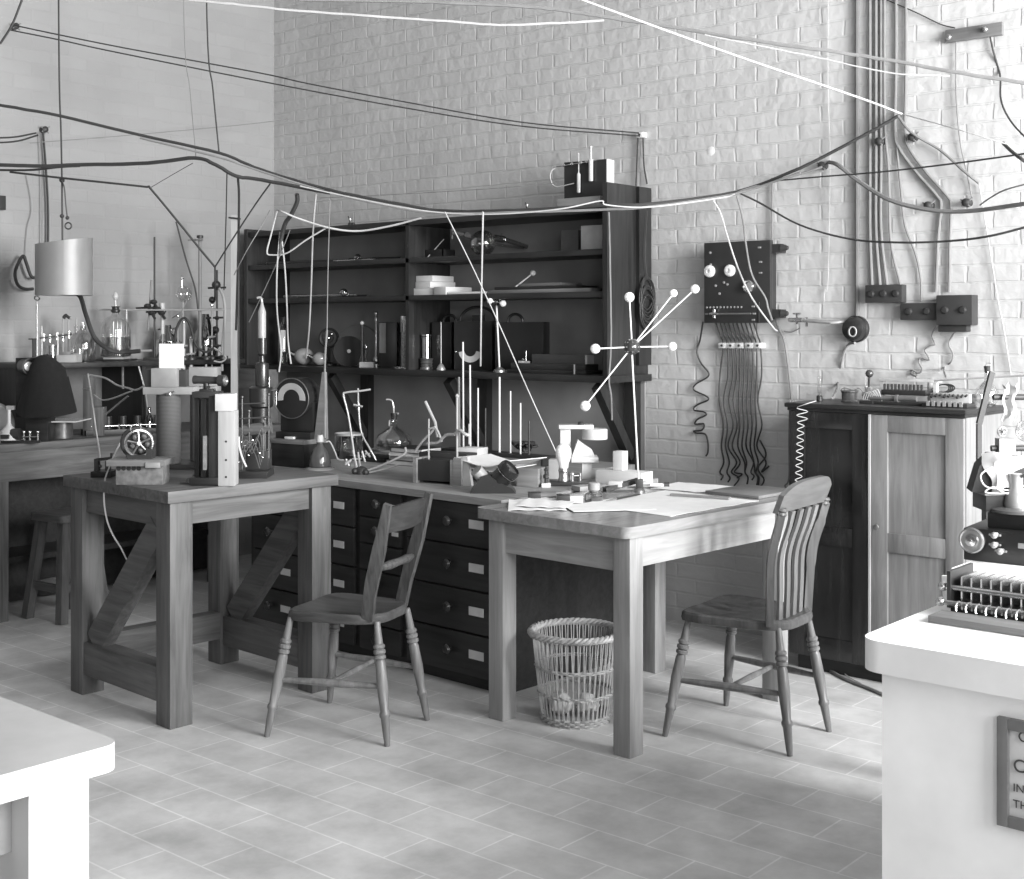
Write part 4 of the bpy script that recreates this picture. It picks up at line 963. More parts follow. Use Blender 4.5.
m = MB(); m.bx((203 - 226) * k, (206 - 226) * k, -.002, .02, (486 - 470) * k, (486 - 436) * k); m.build('pointer_strip', GREYW, t.o)
t = T('viewing_telescope', 'short brass telescope on a dark pillar above the wooden upright', 'telescope', 205, 399, d=dep(PZ(226, 486, AZ)) + .03); k = t.k
q = t.loc
m = MB(); m.lathe([(0, 0), (4.2 * k, 0), (4.4 * k, 2 * k), (4.0 * k, 3 * k), (3.7 * k, 26 * k), (5.6 * k, 27 * k), (5.8 * k, 34 * k), (4.8 * k, 35 * k), (4.2 * k, 34 * k), (0, 33 * k)], t.l(192, 380, .03), (1, -.22, -.02), 24); m.build('tube', IRON, t.o)
a = t.l(192, 380, .03) + V((1, -.22, -.02)).normalized() * 33.2 * k
m = MB(); m.lathe([(0, 0), (4.0 * k, 0), (4.4 * k, 1.6 * k), (3 * k, 2.2 * k), (2.2 * k, 1 * k), (0, 1 * k)], a, V((1, -.22, -.02)), 20); m.build('eyepiece', BRASS, t.o)
m = MB(); m.bx(-6 * k, 8 * k, .0, .05, 0, 10 * k, .003).cyl((0, .02, 8 * k), (0, .02, 16 * k), 3 * k).cyl((4 * k, .0, 12 * k), (4 * k, -.03, 12 * k), 1.4 * k); m.build('pillar', EBON, t.o)
t = T('small_dynamo', 'small spoked wheel dynamo standing on a notched wooden box', 'dynamo', 140, 484, AZ); k = t.k
MB().bx((118 - 140) * k, (165 - 140) * k, -.03, .07, 0, (484 - 465) * k, .003).build('box', plain('mottled_steel_box', .16, .5, .35, 40, metal=.2), t.o)
m = MB()
for x in range(121, 146, 5): m.cyl(t.l(x, 467.5, -.031), t.l(x, 467.5, -.028), 2.4 * k, n=10)
m.build('dark_notches', BLACK, t.o)
bxp(t, 110, 168, 459, 465, -.05, .10, .002).build('base_board', wood('worn_base_board', .12, .22), t.o)
bxp(t, 149, 163.5, 461, 466.5, -.056, .0, .004).build('corner_pad', STL, t.o)
c = t.l(138.5, 443.5, .01)
def ring(c, ax, r, w, n=32):
    x, y, _ = frame(ax); return [c + (x * math.cos(2 * math.pi * i / n) + y * math.sin(2 * math.pi * i / n)) * r for i in range(n)]
ax = V((.28, -1, .05))
m = MB(); m.tube(ring(c, ax, 13 * k, 0), 1.6 * k, 8, closed=True); m.build('rim', NICK, t.o)
m = MB(); m.tube(ring(c + V((-.018, .035, 0)), ax, 14.5 * k, 0), 2.2 * k, 8, closed=True).cyl(c + V((-.018, .035, 0)), c + V((-.025, .07, 0)), 14 * k, n=28); m.build('rear_drum', IRON, t.o)
m = MB(); x, y, _ = frame(ax)
for i in range(5):
    a = 2 * math.pi * i / 5 + .4; m.tube([c, c + (x * math.cos(a) + y * math.sin(a)) * 13 * k], 1.0 * k, 6)
m.cyl(c - ax * .012, c + ax * .02, 2.2 * k, n=12); m.build('spokes', BRASS, t.o)
m = MB()
for i in range(5):
    a = 2 * math.pi * i / 5 + 1.03; m.sph(c + (x * math.cos(a) + y * math.sin(a)) * 7.5 * k + V((0, .02, 0)), 3.6 * k, 10)
m.build('coils', plain('varnished_coil', .14, .3, .4, 60), t.o)
m = MB(); m.bx((127 - 140) * k, (152 - 140) * k, -.005, .04, (484 - 459) * k, (484 - 455) * k).bar(t.l(128, 458, .01), t.l(131, 449, .01), .02, .02).bar(t.l(150, 458, .01), t.l(148, 449, .01), .02, .02); m.build('feet', IRON, t.o)
m = MB()
for px, py in ((130, 428), (140, 427)): m.cyl(t.l(px, py + 3, .01), t.l(px, py - 2, .01), 1 * k, n=8).sph(t.l(px, py - 2, .01), 1.5 * k, 8)
m.build('terminal', NICK, t.o)
t = T('switch_block', 'small dark knife switch at the left corner of the square table', 'switch', 103, 477, AZ); k = t.k
bxp(t, 92, 112, 471, 477, -.02, .08, .002).build('base', OAKD, t.o)
m = MB(); m.bx(-9 * k, -5 * k, .0, .03, 6 * k, 18 * k).bx(2 * k, 6 * k, .0, .03, 6 * k, 16 * k).bar(t.l(96, 460, .01), t.l(113, 458, .0), .012, .012); m.build('contacts', IRON, t.o)
m = MB(); m.cyl(t.l(112, 461), t.l(112, 453), 1.8 * k).sph(t.l(101, 466, -.01), 1.8 * k, 8); m.build('handle', EBON, t.o)
t = T('iron_bracket', 'small scrolled iron bracket lying flat near the wooden upright', 'bracket', 196, 483, AZ); k = t.k
m = MB()
for cx, cy, r in ((198, 477, 4), (190, 480, 2.4), (205, 473, 5)): m.tube([t.l(cx, cy, -.02) + V((math.cos(R(q)) * r * k, 0, math.sin(R(q)) * r * k * .9)) for q in range(-60, 250, 15)], .8 * k, 6)
m.tube(smooth_path([t.l(181, 482, -.02), t.l(188, 482, -.02), t.l(196, 482.5, -.02), t.l(206, 481, -.02)]), .9 * k, 6); m.build('scrolls', plain('grey_iron', .16, .4, metal=.4), t.o)
t = T('induction_apparatus', 'tangled induction coil apparatus with curved white strip right of the post', 'instrument', 252, 478, AZ); k = t.k
bxp(t, 237, 268, 471, 478, -.02, .14, .002).build('base', OAKD, t.o)
bxp(t, 243, 266, 452, 471, .05, .13, .002).build('case', EBON, t.o)
m = MB(); m.cyl(t.l(240, 432, .08), t.l(268, 429, .08), 6 * k, n=20); m.build('coil', coilm, t.o)
m = MB()
for px, y0, y1 in ((239, 471, 398), (246, 471, 412), (262, 471, 420), (266, 460, 395)): m.cyl(t.l(px, y0, .06), t.l(px, y1, .06), .8 * k, n=8).sph(t.l(px, y1, .06), 1.6 * k, 8)
m.cyl(t.l(236, 420, .06), t.l(268, 418, .06), .9 * k, n=8).cyl(t.l(236, 405, .06), t.l(262, 404, .06), .7 * k, n=8).cyl(t.l(238, 450, .04), t.l(262, 449, .04), .8 * k, n=8); m.build('brass_posts', plain('tarnished_brass', .12, .35, metal=.7), t.o)
m = MB(); strip(m, smooth_path([t.l(240.5, 436, -.03), t.l(241, 446, -.03), t.l(244, 457, -.03), t.l(248, 466, -.03)]), (0, 1, 0), .012, .004); m.build('curved_strip', WHITE, t.o)
m = MB()
for i in range(5): m.tube(smooth_path([t.l(238 + i * 3, 465 - i * 4, -.01), t.l(246 + i * 2, 440 + i * 3, -.02), t.l(254 + i * 2, 452 - i * 6, .0), t.l(260 + i, 468 - i * 3, -.01)]), .5 * k, 5)
m.build('wiring', plain('dim_wire', .09, .6), t.o)
m = MB()
for i in range(9): m.sph(t.l(239 + (i * 7) % 25, 462 - (i * 11) % 24, -.01), 1.3 * k, 8)
m.build('terminals', NICK, t.o)
# instrument box and big meter stand on a box at the far right corner
t = T('wooden_chest', 'dark wooden chest with pale lid edge under the big dial meter', 'box', 289, 467, BZ, rz=R(8)); k = t.k
MB().bx(-.122, .10, .0, .15, 0, .115, .003).build('body', OAKD, t.o)
MB().bx(-.13, .108, -.01, .16, .115, .138, .003).build('lid', wood('worn_base_board', .12, .22), t.o)
bz = BZ + .138; base = t.loc.copy(); base.z = bz
t = thing('dial_meter', 'big dark barrel shaped meter with a crescent dial standing on the chest', 'meter', base + V((-.01, .075, 0)), R(18))
tt = t; tt.scale = (1.15, 1.15, 1.15)
m = MB(); m.bx(-.09, .085, -.05, .06, 0, .03, .003).bx(-.085, .08, -.02, .06, .03, .16, .006); m.build('case', BLACK, tt)
m = MB(); m.cyl((-.012, -.045, .175), (-.012, .06, .175), .088, n=40); m.build('barrel', plain('black_japan', .022, .25), tt)
m = MB(); P = []
for r in (.042, .070): P.append([V((-.012 + math.cos(R(a)) * r, -.047, .172 + math.sin(R(a)) * r)) for a in range(-5, 190, 12)])
m.grid(P, .002, (0, -1, 0)); m.build('scale', plain('dial_scale', .4, .6), tt)
m = MB(); m.tube([V((-.012 + math.cos(R(a)) * .087, -.046, .175 + math.sin(R(a)) * .087)) for a in range(0, 360, 10)], .0025, 6, closed=True); m.build('bezel', plain('dull_brass', .3, .35, metal=.8), tt)
m = MB(); m.prism([(0, 0), (.062, 0), (.055, .29), (.04, .29)], Matrix.Translation((.083, .0, .0)) @ Matrix.Rotation(R(90), 4, 'X'), .015); m.build('triangular_plate', GREYW, tt)
solo('white_scrap', MB().box((0, 0, .006), (.055, .02, .012), bev=.003), PAPER, 'small white scrap on the chest in front of the big dial meter', 'paper', base + V((-.005, .01, 0)), R(12))
# mercury lamp on its block
t = T('mercury_lamp', 'upright bright lamp tube with hooked tip over a dark cylinder', 'lamp', 262, 452, d=6.42); k = t.k
t.o.location.z = BZ; t.py = HY - (BZ - CH) / k
lp(t, [(0, t.py), (9, t.py), (9, 408), (12, 406), (12, 388), (9, 386), (0, 386)], 261).build('block', BLACK, t.o)
lp(t, [(0, 386), (6.5, 386), (6.8, 384), (6.8, 366), (6, 363), (3, 362), (2.4, 356), (4.6, 354), (4.6, 338), (0, 338)]).build('cylinder', plain('gun_metal', .06, .25, metal=.5), t.o)
lp(t, [(0, 338), (3.8, 338), (4, 335), (4, 312), (2, 306), (1.1, 302), (0, 301)]).build('glass_tube', plain('bright_tube', .36, .15, spec=.8), t.o)
m = MB(); m.tube(smooth_path([t.l(262, 303), t.l(261.5, 299), t.l(259.5, 297.5), t.l(257, 298)]), 1.2 * k, 8); m.build('hook', TUBE, t.o)
m = MB()
for px, y0, y1 in ((270, 400, 377), (268, 420, 386), (277, 405, 391)): m.cyl(t.l(px, y0, -.02), t.l(px, y1, -.02), .6 * k, n=8)
m.cyl(t.l(266, 391, -.02), t.l(278, 390, -.02), .7 * k, n=8); m.build('contact_pins', NICK, t.o)

# ------------------------------------------------------------------ on the dark wall bench and its rack
def TX(name, label, cat, px, z, x, rz=CAMZ, group=None):     # stands on height z at distance x from wall_left
    p = PX(px, HY, x); p.z = z
    t = T.__new__(T); t.loc = p; t.k = dep(p) / F; t.px = px; t.py = HY - (z - CH) / t.k
    t.o = thing(name, label, cat, p, rz, group); return t
t = TX('bottle_block', 'dark wooden block under the aspirator bottle', 'block', 114, RKZ, .22)
pyb = t.py; bxp(t, 92, 132, 359, pyb, -.06, .12, .003).build('body', OAKD, t.o)
bxp(t, 107, 125, 357, 359, -.07, .1, .002).build('pad', CARD, t.o)
zb = RKZ + (pyb - 357) * t.k
t = TX('aspirator_bottle', 'large half filled glass bottle with a clear ball stopper', 'bottle', 115.5, zb, .24); k = t.k
S = [(0, 356.5), (14, 356.5), (15, 355), (15, 330), (14, 324), (10, 318.5), (5, 316), (3.6, 314), (3.4, 311)]
lp(t, S, n=32).build('body', GLASS, t.o)
lp(t, [(0, 356), (13.6, 356), (14.5, 355), (14.5, 337), (0, 337)], n=32).build('water', LIQ, t.o)
lp(t, [(3, 313), (4.6, 311.5), (4.6, 310), (3.4, 309), (3.4, 307.5), (4.4, 306.5), (0, 306)]).build('collar', EBON, t.o)
lp(t, [(0, 307), (1, 306), (1, 300), (2.4, 298.5), (3, 296.5), (2.2, 294), (.8, 292), (0, 291.5)]).build('stopper', plain('clear_knob', .55, .08, spec=.9), t.o)
m = MB()
for x_ in (113.5, 117.5, 121): m.cyl(t.l(x_, 355, 0), t.l(x_, 322, 0), .6 * k, n=6)
m.build('inner_tube', TUBE, t.o)
t = TX('tubulated_bottle', 'cylindrical glass bottle with three necks and rubber tubes, left of aspirator', 'bottle', 82, RKZ, .30); k = t.k
lp(t, [(0, t.py), (11, t.py), (12, t.py - 1.5), (12, 338), (9, 333), (4, 331), (3, 329), (3, 326)], 83, n=28).build('body', GLASS2, t.o)
for px, yt in ((76, 325), (83, 322)): lp(t, [(0, 333), (2, 332), (2.2, yt), (0, yt)], px).build('neck', GLASS, t.o)
m = MB(); m.tube(smooth_path([t.l(63, 352), t.l(63, 323), t.l(64, 317.5), t.l(68, 315), t.l(71, 319)]), 1.1 * k, 8).cyl(t.l(68.5, 352), t.l(68.5, 320), 1.0 * k, n=8).cyl(t.l(76, 333), t.l(76.5, 318), 1 * k, n=8); m.build('bent_tube', TUBE, t.o)
m = MB(); m.tube(smooth_path([t.l(63.5, 318), t.l(66, 315.5), t.l(70, 318)]), 1.8 * k, 8); m.build('rubber_sleeve', RUBBER, t.o)
bxp(t, 80, 88, 353, 362, -.115, -.10).build('paper_label', CARD, t.o)
t = TX('stopcock_train', 'row of brass stopcocks on a rail behind the black cloth', 'stopcock', 60, RKZ, .33); k = t.k
m = MB(); m.cyl(t.l(40, 338), t.l(72, 334), 1.2 * k, n=8).cyl(t.l(42, t.py), t.l(42, 326), .9 * k, n=8).cyl(t.l(58, t.py), t.l(58, 332), .9 * k, n=8); m.build('rail', BRASS, t.o)
m = MB()
for x_, y_ in ((44, 337), (50, 338), (57, 336), (63, 337), (69, 334)): m.sph(t.l(x_, y_), 1.9 * k, 8).cyl(t.l(x_, y_ - 3), t.l(x_, y_ + 4), .8 * k, n=6)
m.build('tap', NICK, t.o)
lp(t, [(0, t.py), (4.5, t.py), (4.5, 345), (0, 345)], 52).build('dark_jar', glass('dark_glass', .25, .6), t.o)
t = TX('grey_carton', 'mottled grey carton standing in front of the tubulated bottle', 'box', 67, RKZ, .36)
bxp(t, 58, 77, 355, t.py, -.03, .03, .002).build('carton', CARD, t.o)
# camera under its cloth, on the bench
t = TX('lantern_camera', 'dark box camera with brass lens poking from under a black cloth', 'camera', 30, LBZ, .62); k = t.k
bxp(t, 14, 46, 358, 418, .02, .16, .003).build('case', OAKD, t.o)
bxp(t, 23, 46, 418, t.py, .03, .14, .003).build('stand', OAKD, t.o)
a = t.l(21, 366, .03); dv = V((1, -.85, -.05))
m = MB(); m.lathe([(0, 0), (7 * k, 0), (7 * k, 9 * k), (8 * k, 10 * k), (8 * k, 13 * k), (7.4 * k, 13 * k), (6.0 * k, 10 * k), (0, 10 * k)], a, dv, 26); m.build('lens_barrel', plain('tarnished_brass', .12, .35, metal=.7), t.o)
b_ = a + dv.normalized() * 10.6 * k; m = MB(); m.lathe([(0, .006), (3 * k, .004), (4.6 * k, 0), (0, 0)], b_, dv, 20); m.build('lens', plain('lens_face', .7, .05, .2, spec=1), t.o)
m = MB(); P = []
for j in range(13):
    v = j / 12; row = []
    for i in range(25):
        u = i / 24; a_ = math.pi * (1 - u)
        w = 16 + 13 * v + 1.6 * math.sin(u * 22) * v
        top = 355 + 3 * (2 * u - 1) ** 2
        row.append(t.l(46 + math.cos(a_) * w * (1 if v > .05 else .8), top + v * (58 - 6 * math.cos(a_ * 2)) + (6 * abs(math.cos(a_)) ** 2 if v < .3 else 3 * math.sin(u * 9)), -.03 - math.sin(a_) * (.09 + .06 * v) + .06 ))
    P.append(row)
P = [[t.l(46, 354, .02)] * 25] + P
m.grid(P, .004, (0, -1, 0)); cl = m.build('cloth', CLOTH, None)
cl.location = t.o.location; cl.rotation_euler = t.o.rotation_euler; cl.name = 'black_cloth'
tag(cl, 'heavy black focusing cloth draped over the box camera', 'cloth')
t = TX('metal_pot', 'dark round metal pot covered by a glass plate on the wall bench', 'pot', 61, LBZ, .56); k = t.k
lp(t, [(0, t.py), (10.5, t.py), (11.5, t.py - 1), (11.5, t.py - 18), (10.5, t.py - 18), (10.5, t.py - 2), (0, t.py - 2)], n=30).build('pot', plain('dull_copper', .12, .35, .3, 30, metal=.6), t.o)
bxp(t, 34, 84, t.py - 19.2, t.py - 18, -.12, .12).build('glass_plate', plain('glass_plate', .55, .08, spec=.9), t.o)
t = TX('white_burner', 'white conical burner with a bright vertical tube at the far left', 'burner', 8, LBZ, .57); k = t.k
bxp(t, -8, 22, t.py - 3, t.py + .0, -.035, .05, .002).build('foot', CREAM, t.o)
q0 = t.py - 3
lp(t, [(0, q0), (10, q0), (10, q0 - 4), (8, q0 - 9), (3, q0 - 14), (1.8, q0 - 17), (1.8, q0 - 30), (0, q0 - 30)], 9).build('cone', CREAM, t.o)
bxp(t, 5, 13, q0 - 6, q0 - 2, -.062, -.045).build('dark_port', EBON, t.o)
m = MB(); m.cyl(t.l(-14, q0 - 15, .05), t.l(-14, q0 - 15, .09), 22 * k, n=30).bx(-.01, 6 * k, 0, .02, (t.py - q0 + 30) * k, (t.py - q0 + 34) * k); m.build('reflector', plain('tin_reflector', .5, .3, metal=.5), t.o)
t = TX('brass_instrument', 'low brass instrument with screw terminals at the bench front, far left', 'instrument', 22, LBZ, .635); k = t.k
bxp(t, 2, 40, t.py - 3, t.py, -.025, .01, .002).build('base', OAKD, t.o)
m = MB(); m.cyl(t.l(4, t.py - 8), t.l(20, t.py - 9), 6 * k, n=20); m.build('drum', IRON, t.o)
m = MB(); m.cyl(t.l(22, t.py - 6), t.l(38, t.py - 6), 1.2 * k, n=8)
for x_ in (24, 30, 38): m.cyl(t.l(x_, t.py - 3), t.l(x_, t.py - 11), 1.1 * k, n=8).sph(t.l(x_, t.py - 11), 1.8 * k, 8)
m.sph(t.l(6, t.py - 8, -.02), 3 * k, 10); m.build('screws', NICK, t.o)
t = TX('wooden_support', 'upright wooden post with stepped block on the wall bench', 'post', 92, LBZ, .50); k = t.k
bxp(t, 84, 94, 375, t.py, -.02, .04, .002).build('post', TBLZ, t.o)
bxp(t, 94, 104, 407, t.py, -.02, .05, .002).build('block', TBLZ, t.o)
m = MB(); m.cyl(t.l(85, 388.5, -.025), t.l(94, 389.5, -.025), .6 * k, n=6); m.build('pin', NICK, t.o)
t = TX('ring_stand', 'thin upright stand topped by a metal ring left of the lamp shade', 'stand', 37, RKZ, .34); k = t.k
lp(t, [(0, t.py), (6, t.py), (6, t.py - 2), (1.2, t.py - 4), (1.1, 301), (0, 301)]).build('rod', TUBE, t.o)
m = MB(); m.tube(ring(t.l(37, 298), V((0, 1, .5)), 2.4 * k, 0, 16), .8 * k, 6, closed=True); m.build('ring', NICK, t.o)
m = MB(); m.cyl(t.l(35.4, 362, -.02), t.l(35.4, 339, -.02), 1.8 * k, n=10).cyl(t.l(30, 339, -.02), t.l(38, 339, -.02), .7 * k, n=6); m.build('dark_sleeve', EBON, t.o)
# retort stands with a thicket of glass
def rstand(lab, px, x, top, r, hooks, mat=IRON):
    t = TX('retort_stand', lab, 'stand', px, RKZ, x); k = t.k
    bxp(t, px - 9, px + 9, t.py - 2.5, t.py, -.05, .06, .002).build('base', IRON, t.o)
    m = MB(); m.cyl(t.l(px, t.py - 2), t.l(px, top), r * k, n=10); m.build('rod', mat, t.o)
    for y, a, b in hooks:
        m = MB(); m.cyl(t.l(a, y), t.l(b, y - .5), 1.0 * k, n=8).sph(t.l(px, y), 2.4 * k, 8).cyl(t.l(px - 3, y, -.02), t.l(px + 3, y, -.02), .8 * k, n=8); m.build('clamp', mat, t.o)
    return t
GREYR = plain('grey_rod', .18, .4)
t = rstand('tall thin retort stand left of the glass thicket', 154.5, .30, 237, .9, [(308, 136, 158), (312, 146, 166)]); k = t.k
m = MB(); m.cyl(t.l(148, 330), t.l(151.5, 280, .0), 1 * k, n=8); m.build('side_rod', GREYR, t.o)
m = MB()
for dx, y in ((-6, 306), (0, 302), (4, 309), (8, 313), (-2, 313)): m.sph(t.l(154.5 + dx, y, -.02), 3.2 * k, 8, (1.2, 1, .8)).cyl(t.l(154.5 + dx, y, -.02), t.l(154.5 + dx + 4, y + 6, -.03), 1.3 * k, n=6)
m.build('boss_clamps', EBON, t.o)
t = rstand('thick topped retort stand in the middle of the glass thicket', 200, .34, 238, 1.6, [(240, 188, 203), (310, 186, 222)], GREYR); k = t.k
lp(t, [(0, 238), (3.2, 238), (3.2, 235.5), (1.2, 235), (0, 235)]).build('cap', IRON, t.o)
t = rstand('brass fitted retort stand with round bosses, right of the glass thicket', 217, .30, 270, 1.0, [(288, 208, 226), (318, 206, 224), (346, 207, 222)], IRON); k = t.k
m = MB(); m.sph(t.l(217, 285, -.02), 4.5 * k, 10).sph(t.l(213, 300, -.02), 3.5 * k, 10).sph(t.l(216, 330, -.02), 4 * k, 10); m.build('bosses', EBON, t.o)
def gl(lab, name, cat, px, x, parts):
    t = TX(name, lab, cat, px, RKZ, x)
    for nm, pts, r, mt in parts:
        m = MB(); m.tube(smooth_path([t.l(*p) for p in pts], 5), [q * t.k for q in r] if isinstance(r, list) else r * t.k, 10); m.build(nm, mt, t.o)
    return t
def foot(t): lp(t, [(0, t.py), (5, t.py), (5, t.py - 2), (1.2, t.py - 4), (0, t.py - 4)]).build('foot', EBON, t.o)
PEARL = plain('pearl_tube', .42, .2)
t = gl('white glass tube with swollen top in the left of the thicket', 'glass_tube', 'tube', 162.5, .34, [('tube', [(162.5, t.py, 0), (162.5, 360, 0), (162.5, 334, 0)], .7, TUBE), ('barrel', [(162.5, 334, 0), (162.5, 312, 0)], 1.9, PEARL), ('tip', [(162.5, 312, 0), (162, 303, 0)], 2.6, PEARL)]); foot(t)
t = gl('glass bulb with clear stopper on a stem in the middle of the thicket', 'stoppered_funnel', 'funnel', 183, .30, [('stem', [(183, 371, 0), (183, 300, 0)], 1.0, TUBE)]); foot(t); k = t.k
m = MB(); m.sph(t.l(184, 294), 8 * k, 16, (1, .8, 1.1)); m.build('bulb', GLASS, t.o)
m = MB(); m.sph(t.l(182, 278), 2 * k, 10, (1, 1, 1.2)).cyl(t.l(182, 288), t.l(182, 280), .8 * k, n=8); m.build('stopper', NICK, t.o)
t = gl('long white curving tube at the right edge of the thicket', 'curved_tube', 'tube', 222, .42, [('tube', [(222, 371, 0), (222, 355, 0), (223.5, 335, 0), (225, 310, 0), (223, 296, 0), (219, 288, 0)], 1.4, PEARL)]); foot(t)
t = gl('long level glass tube running through the whole thicket', 'level_tube', 'tube', 160, .37, [('tube', [(97, 309.5, 0), (130, 310, 0), (170, 310, 0), (224, 310, 0)], .8, TUBE), ('leg', [(126.5, 309.5, 0), (126.5, 330, 0), (126.8, 345, 0), (130, 350, 0), (140, 351, 0), (152, 350.5, 0)], 1.2, TUBE), ('drop', [(127, 351, 0), (127, 356, -.07), (127.3, 372, -.09), (127.5, 388, -.09)], 1.3, GREYR), ('support', [(224, 310, 0), (224, t.py, 0)], .7, GREYR)])
for px, y0, y1, x, r, lab in ((184, 371, 322, .42, 1.3, 'short bright tube just right of the propped white card'), (191, 371, 338, .44, 1.6, 'stubby stopcock tube in front of the middle stand'), (206, 372, 345, .44, 1.1, 'short bright tube under the level tube'), (178, 371, 316, .36, .9, 'thin tube behind the propped white card'), (212, 370, 305, .38, .8, 'slender tube between middle stand and curved tube')):
    t = gl(lab, 'glass_tube', 'tube', px, x, [('tube', [(px, y0, 0), (px, y1, 0)], r, PEARL), ('tap', [(px - 4, (y0 + y1) / 2, -.01), (px + 4, (y0 + y1) / 2 - 1, -.01)], 1.0, TUBE)]); foot(t); k = t.k
    m = MB(); m.sph(t.l(px, (y0 + y1) / 2), 2.4 * k, 10).sph(t.l(px, y1), 1.8 * k, 8); m.build('knob', NICK, t.o)
t = gl('arching dark rubber tube looping between the stands', 'rubber_tube', 'tube', 176, .40, [('loop', [(176, 352, 0), (175, 338, 0), (178, 325, 0), (184, 318, 0), (190, 325, 0), (196, 345, 0), (206, 352, 0), (214, 348, 0)], 1.3, RUBBER), ('end', [(214, 348, 0), (222, 353, 0), (226, 358, 0), (221, 362, 0), (214, 361, 0)], .9, TUBE)]); foot(t)
t = gl('thin leaning rod crossing in front of the left wall', 'leaning_rod', 'rod', 195, .36, [('rod', [(177, 222, -.02), (186, 258, -.01), (195, 288, 0), (198, 310, 0)], .8, IRON)])
t = gl('dark rod poking up slantwise from behind the electromagnet', 'slanting_rod', 'rod', 143, .47, [('rod', [(137, 361, 0), (141, 375, 0), (146, 396, 0), (150, 432, 0)], .9, TUBE)])
t = TX('dark_vessel', 'dark smoky glass vessel low in the thicket behind the white card', 'vessel', 205, RKZ, .14); k = t.k
lp(t, [(0, t.py), (10, t.py), (11, t.py - 3), (11, t.py - 22), (6, t.py - 34), (4, t.py - 44), (0, t.py - 44)], n=24).build('body', glass('dark_glass', .25, .6), t.o)
t = TX('dark_vessel', 'second dark vessel with a cross tap, left in the thicket', 'vessel', 168, RKZ, .18); k = t.k
lp(t, [(0, t.py), (11, t.py), (12, t.py - 3), (12, t.py - 18), (5, t.py - 26), (3, t.py - 34), (0, t.py - 34)], n=24).build('body', glass('dark_glass', .25, .6), t.o)
m = MB(); m.cyl(t.l(158, t.py - 30), t.l(178, t.py - 31), 1.2 * k, n=8); m.build('tap', NICK, t.o)
# lath and dark cabinet in the corner
a = PX(234, HY, .62)
t = thing('wooden_lath', 'tall pale wooden lath standing upright beside the shelves', 'lath', (a.x, a.y, LBZ), CAMZ); kk = dep(a) / F
MB().bx(-3.2 * kk, 3.2 * kk, 0, .025, 0, 1.5 - LBZ + (326 - 215) * kk).build('lath', wood('bleached_lath', .34, .46, .6, 'z'), t)
m = MB(); m.cyl((-5 * kk, -.01, 1.5 - LBZ + 110 * kk - .01), (7 * kk, -.01, 1.5 - LBZ + 107 * kk), .9 * kk, n=8).cyl((4.4 * kk, .01, .35), (4.4 * kk, .01, 1.42 - LBZ + .5 + .18), .7 * kk, n=8); m.build('pin_and_wire', IRON, t)
a = PX(248, HY, .30)
t = thing('corner_case', 'grey wooden case standing in the room corner under the shelves', 'box', (a.x, a.y, LBZ), 0)
MB().bx(-.16, .20, -.10, .08, 0, .33, .003).build('case', wood('grey_case', .09, .15, .5), t)
m = MB(); m.sph((.02, -.11, .23), .014, 10).cyl((.02, -.10, .23), (.02, -.13, .23), .006); m.build('knob', NICK, t)
# middle ground clutter between the wall bench and the square table
t = TX('rheostat_frame', 'dark frame of resistances lying on the wall bench behind the dynamo', 'instrument', 130, LBZ, .54, rz=R(70)); k = t.k
MB().bx(-.25, .25, -.06, .08, 0, .03, .002).build('base', OAKD, t.o)
m = MB()
for i in range(6): m.cyl((-.2 + i * .08, .0, .03), (-.2 + i * .08, .0, .10), .022, n=14)
m.build('coils', EBON, t.o)
m = MB()
for i in range(4): m.cyl((-.18 + i * .11, -.05, .03), (-.18 + i * .11, -.05, .06), .008, n=10)
m.cyl((-.22, -.05, .05), (.2, -.05, .05), .005); m.build('terminals', NICK, t.o)
t = TX('small_flask', 'small dark stoppered flask between the dynamo and the wound column', 'flask', 149, LBZ, .60); k = t.k
lp(t, [(0, t.py), (4, t.py), (4.2, t.py - 2), (4.2, t.py - 14), (1.6, t.py - 19), (1.6, t.py - 26), (0, t.py - 26)]).build('body', glass('dark_glass', .25, .6), t.o)
# lamp in its paper reflector
t = T('pendant_lamp', 'cylindrical pale metal lampshade hung on a pulley cord by the left wall', 'lamp', 64, 297, d=6.75); k = t.k
m = MB(); P = []
for j in (0, .5, 1):
    P.append([t.l(64, 297) + V((math.cos(R(a)) * 27.5 * k, math.sin(R(a)) * 27.5 * k, (2 + j * 54) * k + (.02 * math.sin(R(a + 60)) if j == 1 else 0))) for a in range(-80, 290, 8)])
m.grid(P, .002, (0, 0, 1)); m.build('shade', plain('tin_shade', .5, .5, .08, 6, metal=.3), t.o)
lp(t, [(0, 258), (3.6, 250), (3.4, 248), (1.6, 245), (.8, 240), (0, 240)], 63).build('cap', EBON, t.o)
m = MB(); m.cyl(t.l(63, 262), t.l(63, 256), 3 * k, 2 * k); m.sph(t.l(63, 272), 6 * k, 14, (1, 1, 1.3)); m.build('bulb', GLASS, t.o)
m = MB(); m.tube([t.l(62.5, 246), t.l(62.3, 216), t.l(62, 180)], .9 * k, 6); m.build('cord', RUBBER, t.o)
m = MB(); m.tube(smooth_path([t.l(62, 180, -.01), t.l(65, 188, -.01), t.l(66.5, 205, -.01), t.l(68, 218, -.01)]), .7 * k, 6).tube(ring(t.l(69, 226, -.01), V((0, 1, 0)), 3.2 * k, 0, 14), .8 * k, 6, closed=True).sph(t.l(62, 180), 2.8 * k, 10).sph(t.l(62, 216), 2.2 * k, 10).sph(t.l(68, 218, -.01), 2 * k, 8); m.build('pulley', IRON, t.o)
